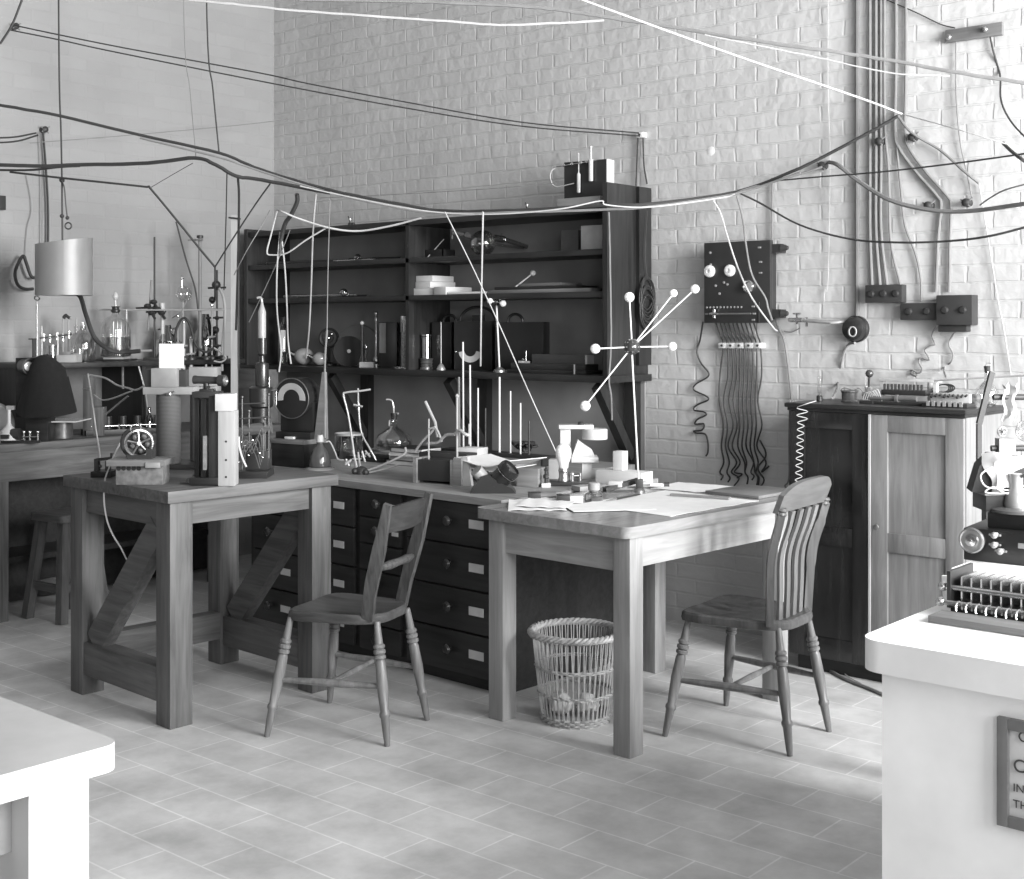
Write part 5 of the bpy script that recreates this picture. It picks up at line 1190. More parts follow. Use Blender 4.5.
# ------------------------------------------------------------------ on the cupboard
CZt = CBZ
def TC(name, lab, cat, px, y, rz=0, group=None): return TT(name, lab, cat, px, CZt, y, rz, group)
t = TC('specimen_tube', 'thin glass tube upright in a dark foot, left end of the cupboard top', 'tube', 819.5, -.28); k = t.k
lp(t, [(0, t.py), (3, t.py), (3, t.py - 5), (2, t.py - 6), (0, t.py - 6)]).build('foot', EBON, t.o)
lp(t, [(0, t.py - 5), (1.8, t.py - 5), (1.8, t.py - 24), (0, t.py - 25)]).build('tube', GLASS, t.o)
t = TC('wire_spool', 'round dark spool of wire on the cupboard top', 'spool', 849.5, -.24); k = t.k
lp(t, [(0, t.py), (8.4, t.py), (8.6, t.py - 1), (7.6, t.py - 2), (7.6, t.py - 9), (8.6, t.py - 10), (8.4, t.py - 11.5), (0, t.py - 11.5)], n=28).build('drum', plain('wound_wire', .10, .5, .4, 90), t.o)
m = MB(); m.tube(smooth_path([t.l(842, t.py - 11, -.02), t.l(846, t.py - 14, -.02), t.l(856, t.py - 12, -.02), t.l(862, t.py - 14, -.02), t.l(868, t.py - 8, -.02)]), .5 * k, 5); m.build('loose_wire', WIREG, t.o)
t = TC('morse_key', 'dark ball ended brass key standing left of the resistance frame', 'key', 868, -.30); k = t.k
bxp(t, 862, 876, t.py - 3, t.py, -.03, .03, .001).build('base', OAKD, t.o)
m = MB(); m.bar(t.l(864, t.py - 5), t.l(871, t.py - 16), .02, .014).cyl(t.l(870, t.py - 3), t.l(866, t.py - 17), 1.8 * k).cyl(t.l(862, t.py - 9), t.l(874, t.py - 12), 2 * k); m.build('lever', STL, t.o)
m = MB(); m.cyl(t.l(869, t.py - 14), t.l(869.5, t.py - 28), 1.0 * k, n=8); m.build('stem', IRON, t.o)
m = MB(); m.sph(t.l(869.5, t.py - 30), 4 * k, 16); m.build('ball', plain('dark_polished_ball', .05, .12, spec=.9), t.o)
t = TC('resistance_frame', 'long resistance frame with pale top bar and rows of dark pegs', 'instrument', 900, -.26); k = t.k
PB = plain('pale_bar', .55, .5)
bxp(t, 868, 930, t.py - 2.5, t.py, -.06, .10, .002).build('base', OAKD, t.o)
m = MB(); m.cyl(t.l(874, t.py - 6, -.045), t.l(922, t.py - 6.5, -.045), 2.6 * k, n=14).cyl(t.l(900, t.py - 6, -.045), t.l(903, t.py - 6.2, -.045), 4 * k, n=14); m.build('front_roller', plain('dull_tin', .2, .4, metal=.5), t.o)
bxp(t, 880, 926, t.py - 14, t.py - 9, .0, .09, .002).build('dark_tray', EBON, t.o)
m = MB()
for i in range(11): m.cyl(t.l(882.5 + i * 3.9, t.py - 14, .01), t.l(882.5 + i * 3.9, t.py - 20, .01), 1.3 * k, n=8)
m.build('pegs', IRON, t.o)
bxp(t, 872, 934, t.py - 25, t.py - 22, .05, .10, .002).build('top_bar', PB, t.o)
for px in (874, 930): bxp(t, px - 1.5, px + 1.5, t.py - 22, t.py - 2, .06, .085).build('upright', PB, t.o)
m = MB()
for i in range(5): m.tube(smooth_path([t.l(866 + i * 2, t.py - 4, -.05), t.l(870 + i * 3, t.py - 11 - i, -.06), t.l(878 + i * 2, t.py - 8 + i, -.05), t.l(884, t.py - 3, -.04)]), .45 * k, 5)
m.build('wiring', WIREL, t.o)
t = TC('plug_box', 'white topped plug box with dark brass plugs, right half of the cupboard top', 'box', 947, -.30); k = t.k
bxp(t, 926, 972, t.py - 4, t.py, -.05, .08, .002).build('base', EBON, t.o)
bxp(t, 928, 968, t.py - 13, t.py - 4, .02, .09, .002).build('white_case', plain('ivory_case', .45, .6), t.o)
m = MB()
for i in range(9): m.cyl(t.l(930.5 + i * 4.4, t.py - 12, .015), t.l(930.5 + i * 4.4, t.py - 9 - (i % 3), .0), 1.1 * k, n=8)
m.build('plugs', IRON, t.o)
m = MB()
for i in range(7): m.bx((931 + i * 5.6 - 947) * k, (934 + i * 5.6 - 947) * k, -.055, -.045, .004, .004 + 5 * k)
m.build('brass_blocks', STL, t.o)
t = TC('upright_cylinder', 'small pale upright cylinder behind the resistance frame', 'cylinder', 930.5, -.06); k = t.k
lp(t, [(0, t.py), (3, t.py), (3, t.py - 23), (2.4, t.py - 24), (0, t.py - 24)]).build('body', CARD, t.o)
t = TC('coil_bundle', 'small heap of dark wire between resistance frame and flask', 'wire', 944, -.10); k = t.k
m = MB()
for i in range(4): m.tube([t.l(942, t.py - 15, .01 * i) + V((math.cos(R(q)) * (7 + i) * k, .02 * math.sin(R(q)), math.sin(R(q)) * 4 * k)) for q in range(0, 360, 20)], .7 * k, 5, closed=True)
m.cyl(t.l(942, t.py), t.l(942, t.py - 12), 3 * k); m.build('loops', IRON, t.o)
t = TC('round_flask', 'round bottomed glass flask with dark stopper, right end of the cupboard top', 'flask', 987, -.14); k = t.k
lp(t, [(0, t.py - 1), (7, t.py - 1), (11, t.py - 6), (12, t.py - 11), (10.5, t.py - 17), (6, t.py - 22), (2.8, t.py - 25), (2.4, t.py - 36)], n=28).build('body', glass('milky_clear_glass', .88, .45), t.o)
lp(t, [(0, t.py - 33), (2.3, t.py - 33), (3.2, t.py - 40), (0, t.py - 40)]).build('stopper', EBON, t.o)
lp(t, [(0, t.py), (8, t.py), (8, t.py - 2), (0, t.py - 2)]).build('ring_foot', OAKD, t.o)
m = MB(); m.tube([t.l(986, t.py - 40), t.l(987, t.py - 43), t.l(991, t.py - 43)], .7 * k, 6); m.build('outlet', TUBE, t.o)
t = TC('striped_jar', 'small squat dark jar with vertical stripes left of the round flask', 'jar', 976, -.24); k = t.k
lp(t, [(0, t.py), (4.6, t.py), (4.8, t.py - 12), (4, t.py - 13), (0, t.py - 13)]).build('body', plain('striped_jar_glass', .12, .15, .6, 60), t.o)

# ------------------------------------------------------------------ on the near stone bench, right
SZ = SBZ
t = T('comb_rheostat', 'comb shaped sliding rheostat of brass springs on a dark board', 'rheostat', 935, 622, SZ, rz=0); k = t.k
L_ = .62
MB().bx(-.01, L_, -.015, .06, 0, .016, .002).build('front_board', GREYW, t.o)
MB().bx(.0, L_, .085, .21, 0, .018, .002).build('base_board', OAKD, t.o)
MB().bx(-.0, L_, .20, .225, .018, .07, .002).build('back_board', TBL, t.o)
m = MB()
for i in range(28):
    x = .02 + i * .022; m.bx(x, x + .0035, .095, .185, .03, .088)
m.build('plates', STEEL, t.o)
m = MB()
for i in range(28):
    x = .02 + i * .022; m.tube([V((x + .006 + .005 * math.cos(R(q)), .075 - q * .00006, .026 + .011 * math.sin(R(q)))) for q in range(-40, 240, 25)], .0022, 5)
m.build('springs', NICK, t.o)
for y, z in ((.092, .062), (.078, .030)):
    m = MB(); m.cyl((-.015, y, z), (L_, y, z), .006, n=10).sph((-.02, y, z), .011, 12); m.build('rail', STEEL, t.o)
MB().bx(-.006, .002, .08, .215, .018, .10).build('end_plate', EBON, t.o)
m = MB(); P = [[V((-.25 + .05 * a, -.12 + .06 * b, .003 + .002 * math.sin(a + b))) for a in range(11)] for b in range(5)]
m.grid(P, .0015); solo('paper_sheet', m, PAPER, 'white paper sheet lying behind the comb rheostat', 'paper', PZ(1012, 586, SZ) + V((.12, .02, 0)), R(-4), 'papers on the stone bench')
# low white slab behind the bench, carrying the induction coil
s0 = PZ(951, 596, SZ)
PLX, PLY = 5.55, -2.36
t = thing('white_plinth', 'rough white plinth behind the stone bench carrying the black coil box', 'plinth', (PLX, PLY, 0))
m = MB(); P = []
for j in range(5):
    P.append([V((.06 * i + .02, .0 + .012 * math.sin(i * 1.3 + j), .55 + .08 * j + .006 * math.sin(i * 2.1))) for i in range(31)])
MB().bx(.03, 1.9, .03, .75, 0, .885).build('body', LIMEW, t)
m.grid(P, .01, (0, -1, 0)); m.build('draped_sheet', plain('limed_sheet', .68, .9, .06), t)
PZZ = .885
t = T('induction_coil', 'black induction coil box with round brass terminal disc', 'induction coil', 975, 561, PZZ, rz=R(4)); k = t.k
b0 = t.l
MB().bx(-.03, .7, .0, .24, .0, .085, .004).build('box', BLACK, t.o)
MB().bx(.02, .7, .04, .22, .085, .125, .003).build('lid', OAKD, t.o)
m = MB(); m.cyl((-.005, -.012, .055), (-.005, .0, .055), .030, n=32); m.tube([V((-.005 + math.cos(R(q)) * .030, -.012, .055 + math.sin(R(q)) * .030)) for q in range(0, 360, 15)], .004, 6, closed=True); m.build('disc', BRASS, t.o)
m = MB(); m.lathe([(0, 0), (.018, 0), (.014, .012), (.006, .014), (.006, .02), (0, .022)], (-.005, -.012, .055), (0, -1, 0), 18); m.build('disc_knob', NICK, t.o)
m = MB()
for x, z in ((.055, .05), (.055, .075), (.07, .035)): m.cyl((x, 0, z), (x, -.02, z), .006, n=10).sph((x, -.022, z), .009, 10).cyl((x - .015, -.014, z), (x + .015, -.014, z), .003, n=6)
m.build('terminals', STL, t.o)
MB().bx(.11, .7, -.004, .0, .045, .058).build('inlay_strip', plain('inlay', .25, .4), t.o)
tb = t
t = T('small_dark_case', 'dark wooden case standing on the black coil box', 'case', 984, 513, PZZ + .125); k = t.k
q = t.loc; t.o.location = (q.x + .02, q.y + .04, PZZ + .126)
MB().bx(-.03, .34, .0, .1, 0, .042, .002).build('case', OAKD, t.o)
MB().bx(-.034, .344, -.004, .104, .042, .047, .001).build('lid', wood('worn_base_board', .12, .22), t.o)
c0 = t.o.location + V((0, 0, .0475))
t = thing('black_bag', 'soft black box bag with pale canvas flap and looped white cord', 'bag', c0 + V((-.065, .03, 0)), R(30)); 
m = MB(); m.prism([(-.02, 0), (.13, 0), (.12, .09), (.03, .10), (-.0, .07)], Matrix.Translation((0, .05, 0)) @ Matrix.Rotation(R(90), 4, 'X'), .09); m.build('bag', plain('black_leather', .03, .6, .2, 30), t)
m = MB(); P = [[V((-.002 + .0132 * i + .004 * math.sin(j), -.048 - .012 * math.sin(i * .5) - .008 * math.sin(j * .9 + i * .3), .02 + .0105 * j - (.028 * (1 - i / 5) if j == 0 and i < 5 else 0) + .006 * math.sin(i * .7))) for i in range(11)] for j in range(9)]
for j in range(9):
    for i in range(11): P[j][i].x -= .004 * (8 - j) * (i < 3) * -1 + 0
m.grid(P, .004, (0, -1, 0)); m.build('canvas_flap', plain('canvas', .62, .9, .06), t)
m = MB(); m.cyl((.105, -.075, .05), (.105, -.07, .05), .006, n=14); m.build('eyelet', BLACK, t)
m = MB(); m.tube(smooth_path([V((.03, -.06, .07)), V((.0, -.062, .05)), V((.01, -.062, .02)), V((.05, -.064, .012)), V((.09, -.064, .008)), V((.05, -.07, .002)), V((.01, -.066, .004)), V((.03, -.07, .018)), V((.06, -.07, .003)), V((.1, -.066, .0))]), .0022, 6); m.build('cord', WHITE, t)
t = T('glass_bottle', 'grey glass bottle on a round foot at the right edge of the coil box', 'bottle', 1016, 512, PZZ + .126); k = t.k
q = t.loc; t.o.location = (q.x, q.y + .0, PZZ + .126)
lp(t, [(0, t.py), (24, t.py - .2), (24, t.py - 3), (17, t.py - 5), (0, t.py - 5)], n=32).build('foot', plain('dark_glass_foot', .1, .15), t.o)
lp(t, [(0, t.py - 5), (11, t.py - 5), (11.5, t.py - 8), (10, t.py - 19), (6.6, t.py - 25), (6.6, t.py - 38), (5, t.py - 39), (0, t.py - 39)], n=28).build('body', plain('grey_glass_body', .28, .12, .1, spec=.9), t.o)
# clamp stand with pulley
t = thing('clamp_stand', 'iron clamp stand with small wheel and white rag behind the canvas bag', 'stand', (5.36, -1.45, 0)); 
t.rotation_euler.z = CAMZ
c = V(t.location); kk = dep(c) / F; l_ = lambda px, py, dy=0: V(((px - 990) * kk, dy, 1.5 - (py - 326) * kk))
off = l_(990, 326); 
pxc = CX + (c - CAM).dot(RT) / kk
l_ = lambda px, py, dy=0: V(((px - pxc) * kk, dy, 1.5 - (py - 326) * kk))
m = MB(); m.bar(l_(979, 424), l_(992, 372), .016, .016).bar(l_(979, 424), l_(979, 470), .014, .014); m.build('slanting_bar', IRON, t)
m = MB(); m.bx(l_(985, 0).x, l_(1000, 0).x, -.01, .03, 0, 1.5 - (470 - 326) * kk).bx(l_(985, 0).x, l_(1040, 0).x, -.05, .15, 0, .04); m.build('pillar', OAKDZ, t)
for y_, x_ in ((397, 992), (448, 990)):
    MB().cyl(l_(x_, y_, -.01), l_(1045, y_, -.01), 3 * kk, n=12).build('arm', IRON, t)
m = MB(); m.tube(ring(l_(998.5, 431, -.03), V((.1, -1, 0)), 4.4 * kk, 0, 24), .9 * kk, 6, closed=True); m.cyl(l_(994.5, 431, -.03), l_(1002.5, 431, -.03), .6 * kk, n=6).cyl(l_(998.5, 427, -.03), l_(998.5, 435, -.03), .6 * kk, n=6).cyl(l_(998.5, 431, -.05), l_(998.5, 431, .0), 1.2 * kk, n=8); m.build('wheel', plain('dull_steel', .35, .4, metal=.6), t)
m = MB(); P = [[l_(1000 + i * 2.4 + 1.5 * math.sin(j * 1.3), 384 + j * 4.4 + (3 * math.sin(i * 1.7) if j in (0, 8) else 0), -.02 - .008 * math.sin(i * 1.5 + j * .4)) for i in range(7)] for j in range(9)]
m.grid(P, .003, (0, -1, 0)); m.build('white_rag', plain('white_rag_cloth', .3, .9), t)
m = MB(); m.bx(l_(996, 0).x, l_(1012, 0).x, -.03, .01, 1.5 - (455 - 326) * kk, 1.5 - (438 - 326) * kk); m.build('white_clamp_block', CARD, t)
m = MB(); m.sph(l_(1021, 430, -.03), 9 * kk, 16, (1, 1, 1.2)); m.build('bulb', GLASS, t)

# framed notice on the pier
pyf = SBY + .03
pa, pb = PY(999, 715, pyf), PY(999, 823, pyf)
t = thing('framed_notice', 'dark framed printed notice on the white pier of the right bench', 'notice', (pa.x, pyf, pb.z))
hN = pa.z - pb.z; wN = .34
m = MB(); fw = .022
m.bx(0, fw, -.014, 0, 0, hN, .002).bx(wN - fw, wN, -.014, 0, 0, hN, .002).bx(fw, wN - fw, -.014, 0, hN - fw, hN, .002).bx(fw, wN - fw, -.014, 0, 0, fw, .002)
m.build('frame', plain('grey_frame', .16, .5), t)
MB().bx(fw, wN - fw, -.004, -.001, fw, hN - fw).build('sheet', plain('notice_sheet', .55, .8), t)
def text(body, loc, size, parent, mat, rx=90, rz=0, name='lettering', ext=.0006):
    cu = bpy.data.curves.new(name, 'FONT'); cu.body = body; cu.size = size; cu.extrude = ext
    to = bpy.data.objects.new('tmp', cu); COL.objects.link(to); dg = bpy.context.evaluated_depsgraph_get(); dg.update()
    me = bpy.data.meshes.new_from_object(to.evaluated_get(dg)); bpy.data.objects.remove(to)
    me.name = name; me.materials.clear(); me.materials.append(mat)
    o = bpy.data.objects.new(name, me); COL.objects.link(o); o.parent = parent; o.location = loc; o.rotation_euler = (R(rx), 0, rz); return o
INK = plain('printed_ink', .06, .7)
for tx, y, s in (('C', 737, .028), ('CA', 767, .036), ('IN', 787, .022), ('TH', 803, .022)):
    p = PY(1014 if tx != 'C' else 1019, y + 3, pyf)
    text(tx, (p.x - pa.x, -.0065, p.z - pb.z), s, t, INK)
# ------------------------------------------------------------------ fixed to the walls
def wpt(px, py, off=.012): return PY(px, py, -off)
a = PY(704, 243, -.10); b_ = PY(770, 240, -.10); c = PY(704, 323, -.10); d = PY(768, 321, -.10)
t = thing('switchboard', 'black slate switchboard with pale knobs above the hanging wires', 'switchboard', (a.x, -.10, c.z), 0); Wd, Hd = b_.x - a.x, a.z - c.z
m = MB(); m.bx(0, Wd, 0, .03, 0, Hd, .003); m.build('panel', plain('slate_black', .028, .4), t)
MB().bx(.02, Wd - .02, .03, .095, .02, Hd - .02).build('back_box', EBON, t)
kx = Wd / 66
P_ = lambda px, py: V(((px - 704) * kx, 0, (322 - py) * Hd / 80))
for px, py, r in ((710.5, 270.5, 5.4), (731, 270.5, 5.2)):
    m = MB(); m.lathe([(0, 0), (r * kx, 0), (r * kx, .012), (r * .8 * kx, .018), (r * .35 * kx, .02), (r * .3 * kx, .012), (0, .012)], P_(px, py), (0, -1, 0), 24); m.build('porcelain_knob', PORC, t)
m = MB(); m.lathe([(4.6 * kx, 0), (5.4 * kx, .014), (4.4 * kx, .018), (3.4 * kx, .008), (0, .006)], P_(750, 286.5), (0, -1, 0), 24); m.build('pilot_lens', NICK, t)
m = MB()
for px, py in ((710.5, 252), (711, 264), (724.5, 282), (716, 285), (720, 293), (728, 284)): m.lathe([(0, .006), (1.1 * kx, .004), (1.2 * kx, 0)], P_(px, py), (0, -1, 0), 10)
for i in range(11): m.lathe([(0, .005), (.9 * kx, .003), (1 * kx, 0)], P_(707 + i * 3.5, 306.5), (0, -1, 0), 8)
for px, py in ((760, 249), (761, 263), (761, 273.5), (754, 306), (755, 313), (754, 319), (707, 313)): m.bx((px - 705.4) * kx, (px - 702.6) * kx, -.005, 0, (322 - py - .8) * Hd / 80, (322 - py + .8) * Hd / 80)
m.build('contact_studs', STL, t)
m = MB(); m.cyl(P_(713, 313) + V((0, -.015, 0)), P_(753, 313) + V((0, -.015, 0)), .8 * kx, n=8); m.build('slider_rod', BRASS, t)
m = MB(); m.cyl(P_(716.5, 308.5) + V((0, -.018, 0)), P_(716.5, 317) + V((0, -.018, 0)), 1.2 * kx, n=8).cyl(P_(712, 313) + V((0, -.018, 0)), P_(720, 313) + V((0, -.018, 0)), 1.5 * kx, n=8); m.build('slider', NICK, t)
m = MB(); m.bx((759 - 704) * kx, (760 - 704) * kx, -.004, 0, 0, (322 - 302) * Hd / 80); m.build('edge_strip', IRON, t)
for z in ((322 - 250) * Hd / 80, (322 - 313) * Hd / 80):
    m = MB(); m.bx(Wd, Wd + .045, .02, .05, z - .02, z + .02).cyl((Wd + .045, .035, z), (Wd + .075, .035, z), .02, .01, 12).bx(Wd + .0, Wd + .03, .05, .1, z - .02, z + .02); m.build('bracket', IRON, t)
# row of porcelain cleats, each its own thing
cl0 = None
for i, px in enumerate((725.5, 734, 742.5, 752, 761)):
    p = wpt(px, 345.5, 0)
    lab = 'white porcelain wire cleat, %s of the row under the black switchboard' % ('leftmost', 'second from left', 'middle one', 'second from right', 'rightmost')[i]
    if cl0 is None:
        cl0 = t = thing('wire_cleat', lab, 'cleat', p, 0, 'porcelain cleats')
        m = MB(); m.bx(-.024, .024, -.014, 0, -.014, .014, .004).bx(-.024, .024, -.032, -.018, -.014, .014, .004); m.build('porcelain_block', PORC, t)
        m = MB(); m.cyl((0, -.033, 0), (0, -.038, 0), .006, n=10); m.build('screw', IRON, t)
    else: dup(cl0, p, 0, lab)
p = PY(641, 135, -.02); t2 = dup(cl0, (p.x, 0, p.z), 0, 'lone white porcelain cleat on brick above the end of the shelves'); 
# bell push / gas tap on its pipe
p = wpt(857, 329, 0)
t = thing('round_block', 'round dark wooden wall block with wire coiled on it', 'block', p, 0)
m = MB(); m.lathe([(0, .06), (.035, .058), (.05, .05), (.056, .035), (.056, .02), (.062, .016), (.062, 0)], (0, 0, 0), (0, -1, 0), 32); m.build('block', OAKD, t)
m = MB()
for i in range(3): m.tube([V((.004 + math.cos(R(q)) * .018 + .004 * i, -.06 - .004 * i, -.012 + math.sin(R(q)) * .022)) for q in range(0, 360, 20)], .003, 5, closed=True)
m.build('wire_loops', WIREL, t)
p2 = wpt(797, 320, .06)
t = thing('gas_bracket', 'pale horizontal pipe arm with tap on wall by the round block', 'pipe', wpt(843, 322.5, 0), 0)
o0 = V(t.location)
m = MB(); m.tube([V((.02, -.02, .002)), V((-.03, -.06, .0)), p2 - o0 + V((.02, 0, 0))], .010, 10); m.build('arm', plain('dull_steel', .35, .4, metal=.6), t)
m = MB(); e = p2 - o0; m.cyl(e + V((.03, 0, 0)), e + V((-.03, 0, .0)), .012, n=12).cyl(e + V((0, 0, -.02)), e + V((0, 0, .03)), .006, n=8).cyl(e + V((-.02, 0, .03)), e + V((.02, 0, .03)), .005, n=8).cyl(e + V((.05, 0, -.03)), e + V((.05, 0, .012)), .006, n=8).sph(e + V((-.035, 0, 0)), .012, 10); m.build('tap', NICK, t)
def wbox(x0_, x1_, y0_, y1_, dp, name, lab, det):
    a, b = PY(x0_, y1_, -dp), PY(x1_, y0_, -dp)
    t = thing(name, lab, 'fuse box', (a.x, 0, a.z)); w, h = b.x - a.x, PY((x0_ + x1_) / 2, y0_, -dp).z - PY((x0_ + x1_) / 2, y1_, -dp).z
    MB().bx(0, w, -dp, 0, 0, h, .004).build('case', plain('fuse_box_wood', .035, .5), t)
    for i in range(det):
        x = w * (i + .5) / det
        m = MB(); m.lathe([(0, .012), (.012, .01), (.016, .004), (.016, 0)], (x, -dp, h * .5), (0, -1, 0), 14); m.build('fuse_cap', EBON, t)
    return t, w, h
wbox(865, 902, 285, 303, .05, 'fuse_box', 'small dark three way fuse box under the vertical wires', 3)
wbox(900, 936, 303, 320, .05, 'fuse_box', 'middle dark low fuse box on the wall, left of the largest', 2)
t, w, h = wbox(936, 972, 295, 325, .07, 'fuse_box', 'largest dark fuse box at right with a ribbed base', 2)
m = MB(); m.bx(.0, w * .8, -.05, 0, -.03, 0, .004); m.build('ribbed_base', IRON, t)
a, b = PY(945, 36, -.02), PY(1002, 24, -.02)
t = thing('wall_batten', 'wooden batten with brass hooks fixed high on the wall at right', 'batten', (a.x, 0, a.z - .03))
MB().bx(0, b.x - a.x, -.02, 0, 0, .055, .002).build('batten', wood('grey_batten', .10, .2), t)
m = MB(); m.sph((.02, -.03, .02), .014, 10).cyl((.02, 0, .02), (.02, -.05, .02), .008, n=8); m.build('knob', BRASS, t)
m = MB(); m.sph((.18, -.03, .03), .012, 10).cyl((.18, 0, .03), (.18, -.05, .04), .006, n=8); m.build('hook', BRASS, t)
for px, py, lab in ((825, 166, 'ribbed dark insulator on brick where the thick cable bends'), (882, 142, 'knotted wire fastener behind the vertical wires'), (915, 138, 'lone brass hook fastener right of the vertical wires'), (931, 206, 'dark wire staple left of the paired staples at right'), (969, 203, 'dark wire staple right of the paired staples at right'), (13, 27, 'dark insulator at the top left end of the twin wires'), (42, 130, 'dark insulator on the left wall above the lampshade')):
    p = wpt(px, py, 0) if px > 300 else PX(px, py, 0)
    t = thing('wall_insulator', lab, 'insulator', p, 0 if px > 300 else R(90))
    m = MB(); m.lathe([(0, 0), (.018, 0), (.018, .02), (.012, .024), (.018, .03), (.018, .04), (.010, .045), (0, .05)], (0, 0, 0), (0, -1, 0), 14); m.build('body', IRON, t)
    m = MB(); m.cyl((-.02, -.035, -.015), (.03, -.03, .02), .004, n=6).cyl((-.025, -.03, .015), (.02, -.04, -.02), .004, n=6); m.build('binding_wire', WIREG, t)
p = PX(0, 203, 0); solo('wall_switch', MB().bx(-.0, .03, -.05, .03, -.04, .04, .004), EBON, 'small dark switch cut by the left edge of the picture', 'switch', (0, p.y - .01, p.z))

# ------------------------------------------------------------------ wires
def wire(lab, pts, r=.0045, mat=None, cat='wire', name='wire', group=None, n=6, smooth=6, jitter=0):
    if mat is WIREL: r *= .62
    P = []
    for q in pts:
        if isinstance(q, V): P.append(q)
        elif len(q) == 3: P.append(W(*q))
        else: P.append(PY(q[0], q[1], -.012) if (PY(q[0], q[1], 0).x > 0) else PX(q[0], q[1], .012))
    P = smooth_path(P, smooth)
    if jitter: P = [p + V((random.uniform(-1, 1), random.uniform(-1, 1), random.uniform(-1, 1))) * jitter for p in P]
    c = P[0].copy()
    return solo(name, MB().tube([p - c for p in P], r, n), mat or WIRED, lab, cat, c, 0, group)
D_ = WIRED; L_w = WIREL; G_ = WIREG
def wd_(px, off=.03): return dep(PY(px, HY, -off))
def ld_(px, off=.03): return dep(PX(px, HY, off))
wire('upper of the twin wires strung from top left to the lone cleat', [(13, 25, ld_(13, .06)), (60, 35, 6.9), (130, 49, 6.9), (260, 73, 6.85), (310, 84, 6.8), (400, 101, 6.8), (520, 122, 6.75), (639, 133, wd_(640, .05))], .004, D_)
wire('lower of the twin wires strung from top left to the lone cleat', [(10, 30, ld_(10, .06)), (60, 40, 6.9), (115, 52, 6.9), (270, 83, 6.85), (400, 107, 6.8), (520, 126, 6.75), (640, 136, wd_(640, .05))], .004, D_)
wire('short dark cord crossing the top left corner of the room', [(22, 0, 6.4), (12, 25, 6.4), (0, 44, 6.4)], .006, D_)
wire('thick white cord sagging across the top of the brick wall', [(190, 0, 5.6), (242, 5, 5.6), (300, 11, 5.6), (400, 18, 5.6), (445, 21, 5.6), (500, 25, 5.6), (560, 23, 5.6), (604, 20.5, 5.6)], .0085, L_w, 'cord', 'cord', jitter=.0012)
wire('straight white cord slanting down to the knot of vertical wires', [(572, -4, 5.3), (640, 21, 5.35), (740, 57, 5.45), (860, 98, 5.55), (902, 114, 5.6)], .0075, L_w, 'cord', 'cord')
wire('pale fading cord going on from the knot toward the right edge', [(902, 114, 5.6), (960, 130, 5.3), (1003, 143, 5.2), (1030, 148, 5.2)], .004, L_w, 'cord', 'cord')
wire('knobbly grey cable across the top right of the brick wall', [(300, 0, 5.7), (430, 2, 5.7), (530, 7, 5.7), (575, 12, 5.7), (620, 19, 5.7), (690, 30, 5.65), (740, 38, 5.6), (800, 47, 5.55), (876, 58, 5.5), (950, 71, 5.4), (1030, 84, 5.3)], .008, G_, 'cable', 'cable', jitter=.0022)
wire('white sheathed cable drooping just under the knobbly grey cable', [(705, 35, 5.62), (760, 46, 5.58), (820, 58, 5.55), (860, 67, 5.5), (900, 74, 5.45), (950, 76, 5.4)], .005, L_w, 'cable', 'cable', jitter=.001)
B1 = [(-6, 104, 6.3), (60, 116, 6.35), (140, 135, 6.4), (219, 153, 6.4), (262, 170, 6.4), (330, 190, 6.35), (400, 204, 6.3), (446, 211, 6.25), (520, 210, 6.1), (607, 205, 6.0), (650, 204, 6.0), (735, 192, 6.15), (800, 168, 6.0), (870, 132, 5.85), (898, 116, 5.8)]
wire('main dark overhead cable running from left edge to the wire knot', B1, .008, D_, 'cable', 'cable', jitter=.001)
wire('grey cable twisted along the main dark overhead cable', [(q[0], q[1] + 3 + 1.5 * math.sin(i * 2), q[2] - .02) for i, q in enumerate(B1[2:-2])], .006, G_, 'cable', 'cable', jitter=.001)
wire('thin pale cable lying along the overhead bundle in front of the shelves', [(300, 186, 6.3), (340, 195, 6.28), (400, 207, 6.2), (446, 213, 6.15), (500, 214, 6.05), (560, 209, 5.95), (600, 201, 5.93), (607, 205, 5.93), (650, 207, 5.95), (720, 198, 6.1), (735, 194, 6.1)], .0055, L_w, 'cable', 'cable')
wire('dark cable entering low from the left and joining the overhead bundle', [(-6, 165, 6.5), (40, 166, 6.5), (75, 165, 6.5), (148, 163, 6.45), (195, 158, 6.4), (216, 165, 6.38), (236, 176, 6.38), (262, 180, 6.38), (330, 193, 6.33)], .010, D_, 'cable', 'cable', jitter=.001)
wire('dark wire beneath the low cable at the left edge', [(-6, 170, 6.6), (30, 170, 6.55), (60, 167, 6.5), (80, 166, 6.5)], .006, D_)
wire('taut dark wire from the lamp pulley bending down to the wire V', [(10, 172, 6.75), (62, 178, 6.72), (110, 183, 6.7), (147, 187, 6.7), (150, 188, 6.7), (175, 218, 6.7), (200, 249, 6.7), (215, 267, 6.7)], .006, D_, smooth=3)
wire('dark wire rising from the wire V to the overhead bundle', [(215, 267, 6.7), (232, 240, 6.6), (255, 205, 6.5), (270, 184, 6.4)], .004, D_)
wire('thin wire dropping from the wire V into the glassware', [(215, 267, 6.7), (215, 285, 6.75), (215, 300, 6.9)], .005, D_)
wire('thin pale thread rising from the bend of the taut wire to the cable', [(150, 188, 6.7), (172, 175, 6.6), (193, 163, 6.45)], .002, G_)
wire('long thin cord from ceiling to the pendant lamp pulley', [(57, -300, 6.75), (59, 50, 6.75), (61, 130, 6.75), (62, 180, 6.75)], .005, D_, 'cord', 'cord')
wire('suspension cord holding the bundle below the ceiling at left', [(203, -300, 6.4), (207, 20, 6.4), (213, 90, 6.4), (219, 152, 6.4)], .004, D_, 'cord', 'cord')
wire('faint thin cord left of the bundle suspension cord', [(180, -300, 6.6), (184, 20, 6.6), (190, 90, 6.6), (196, 157, 6.45)], .0025, G_, 'cord', 'cord')
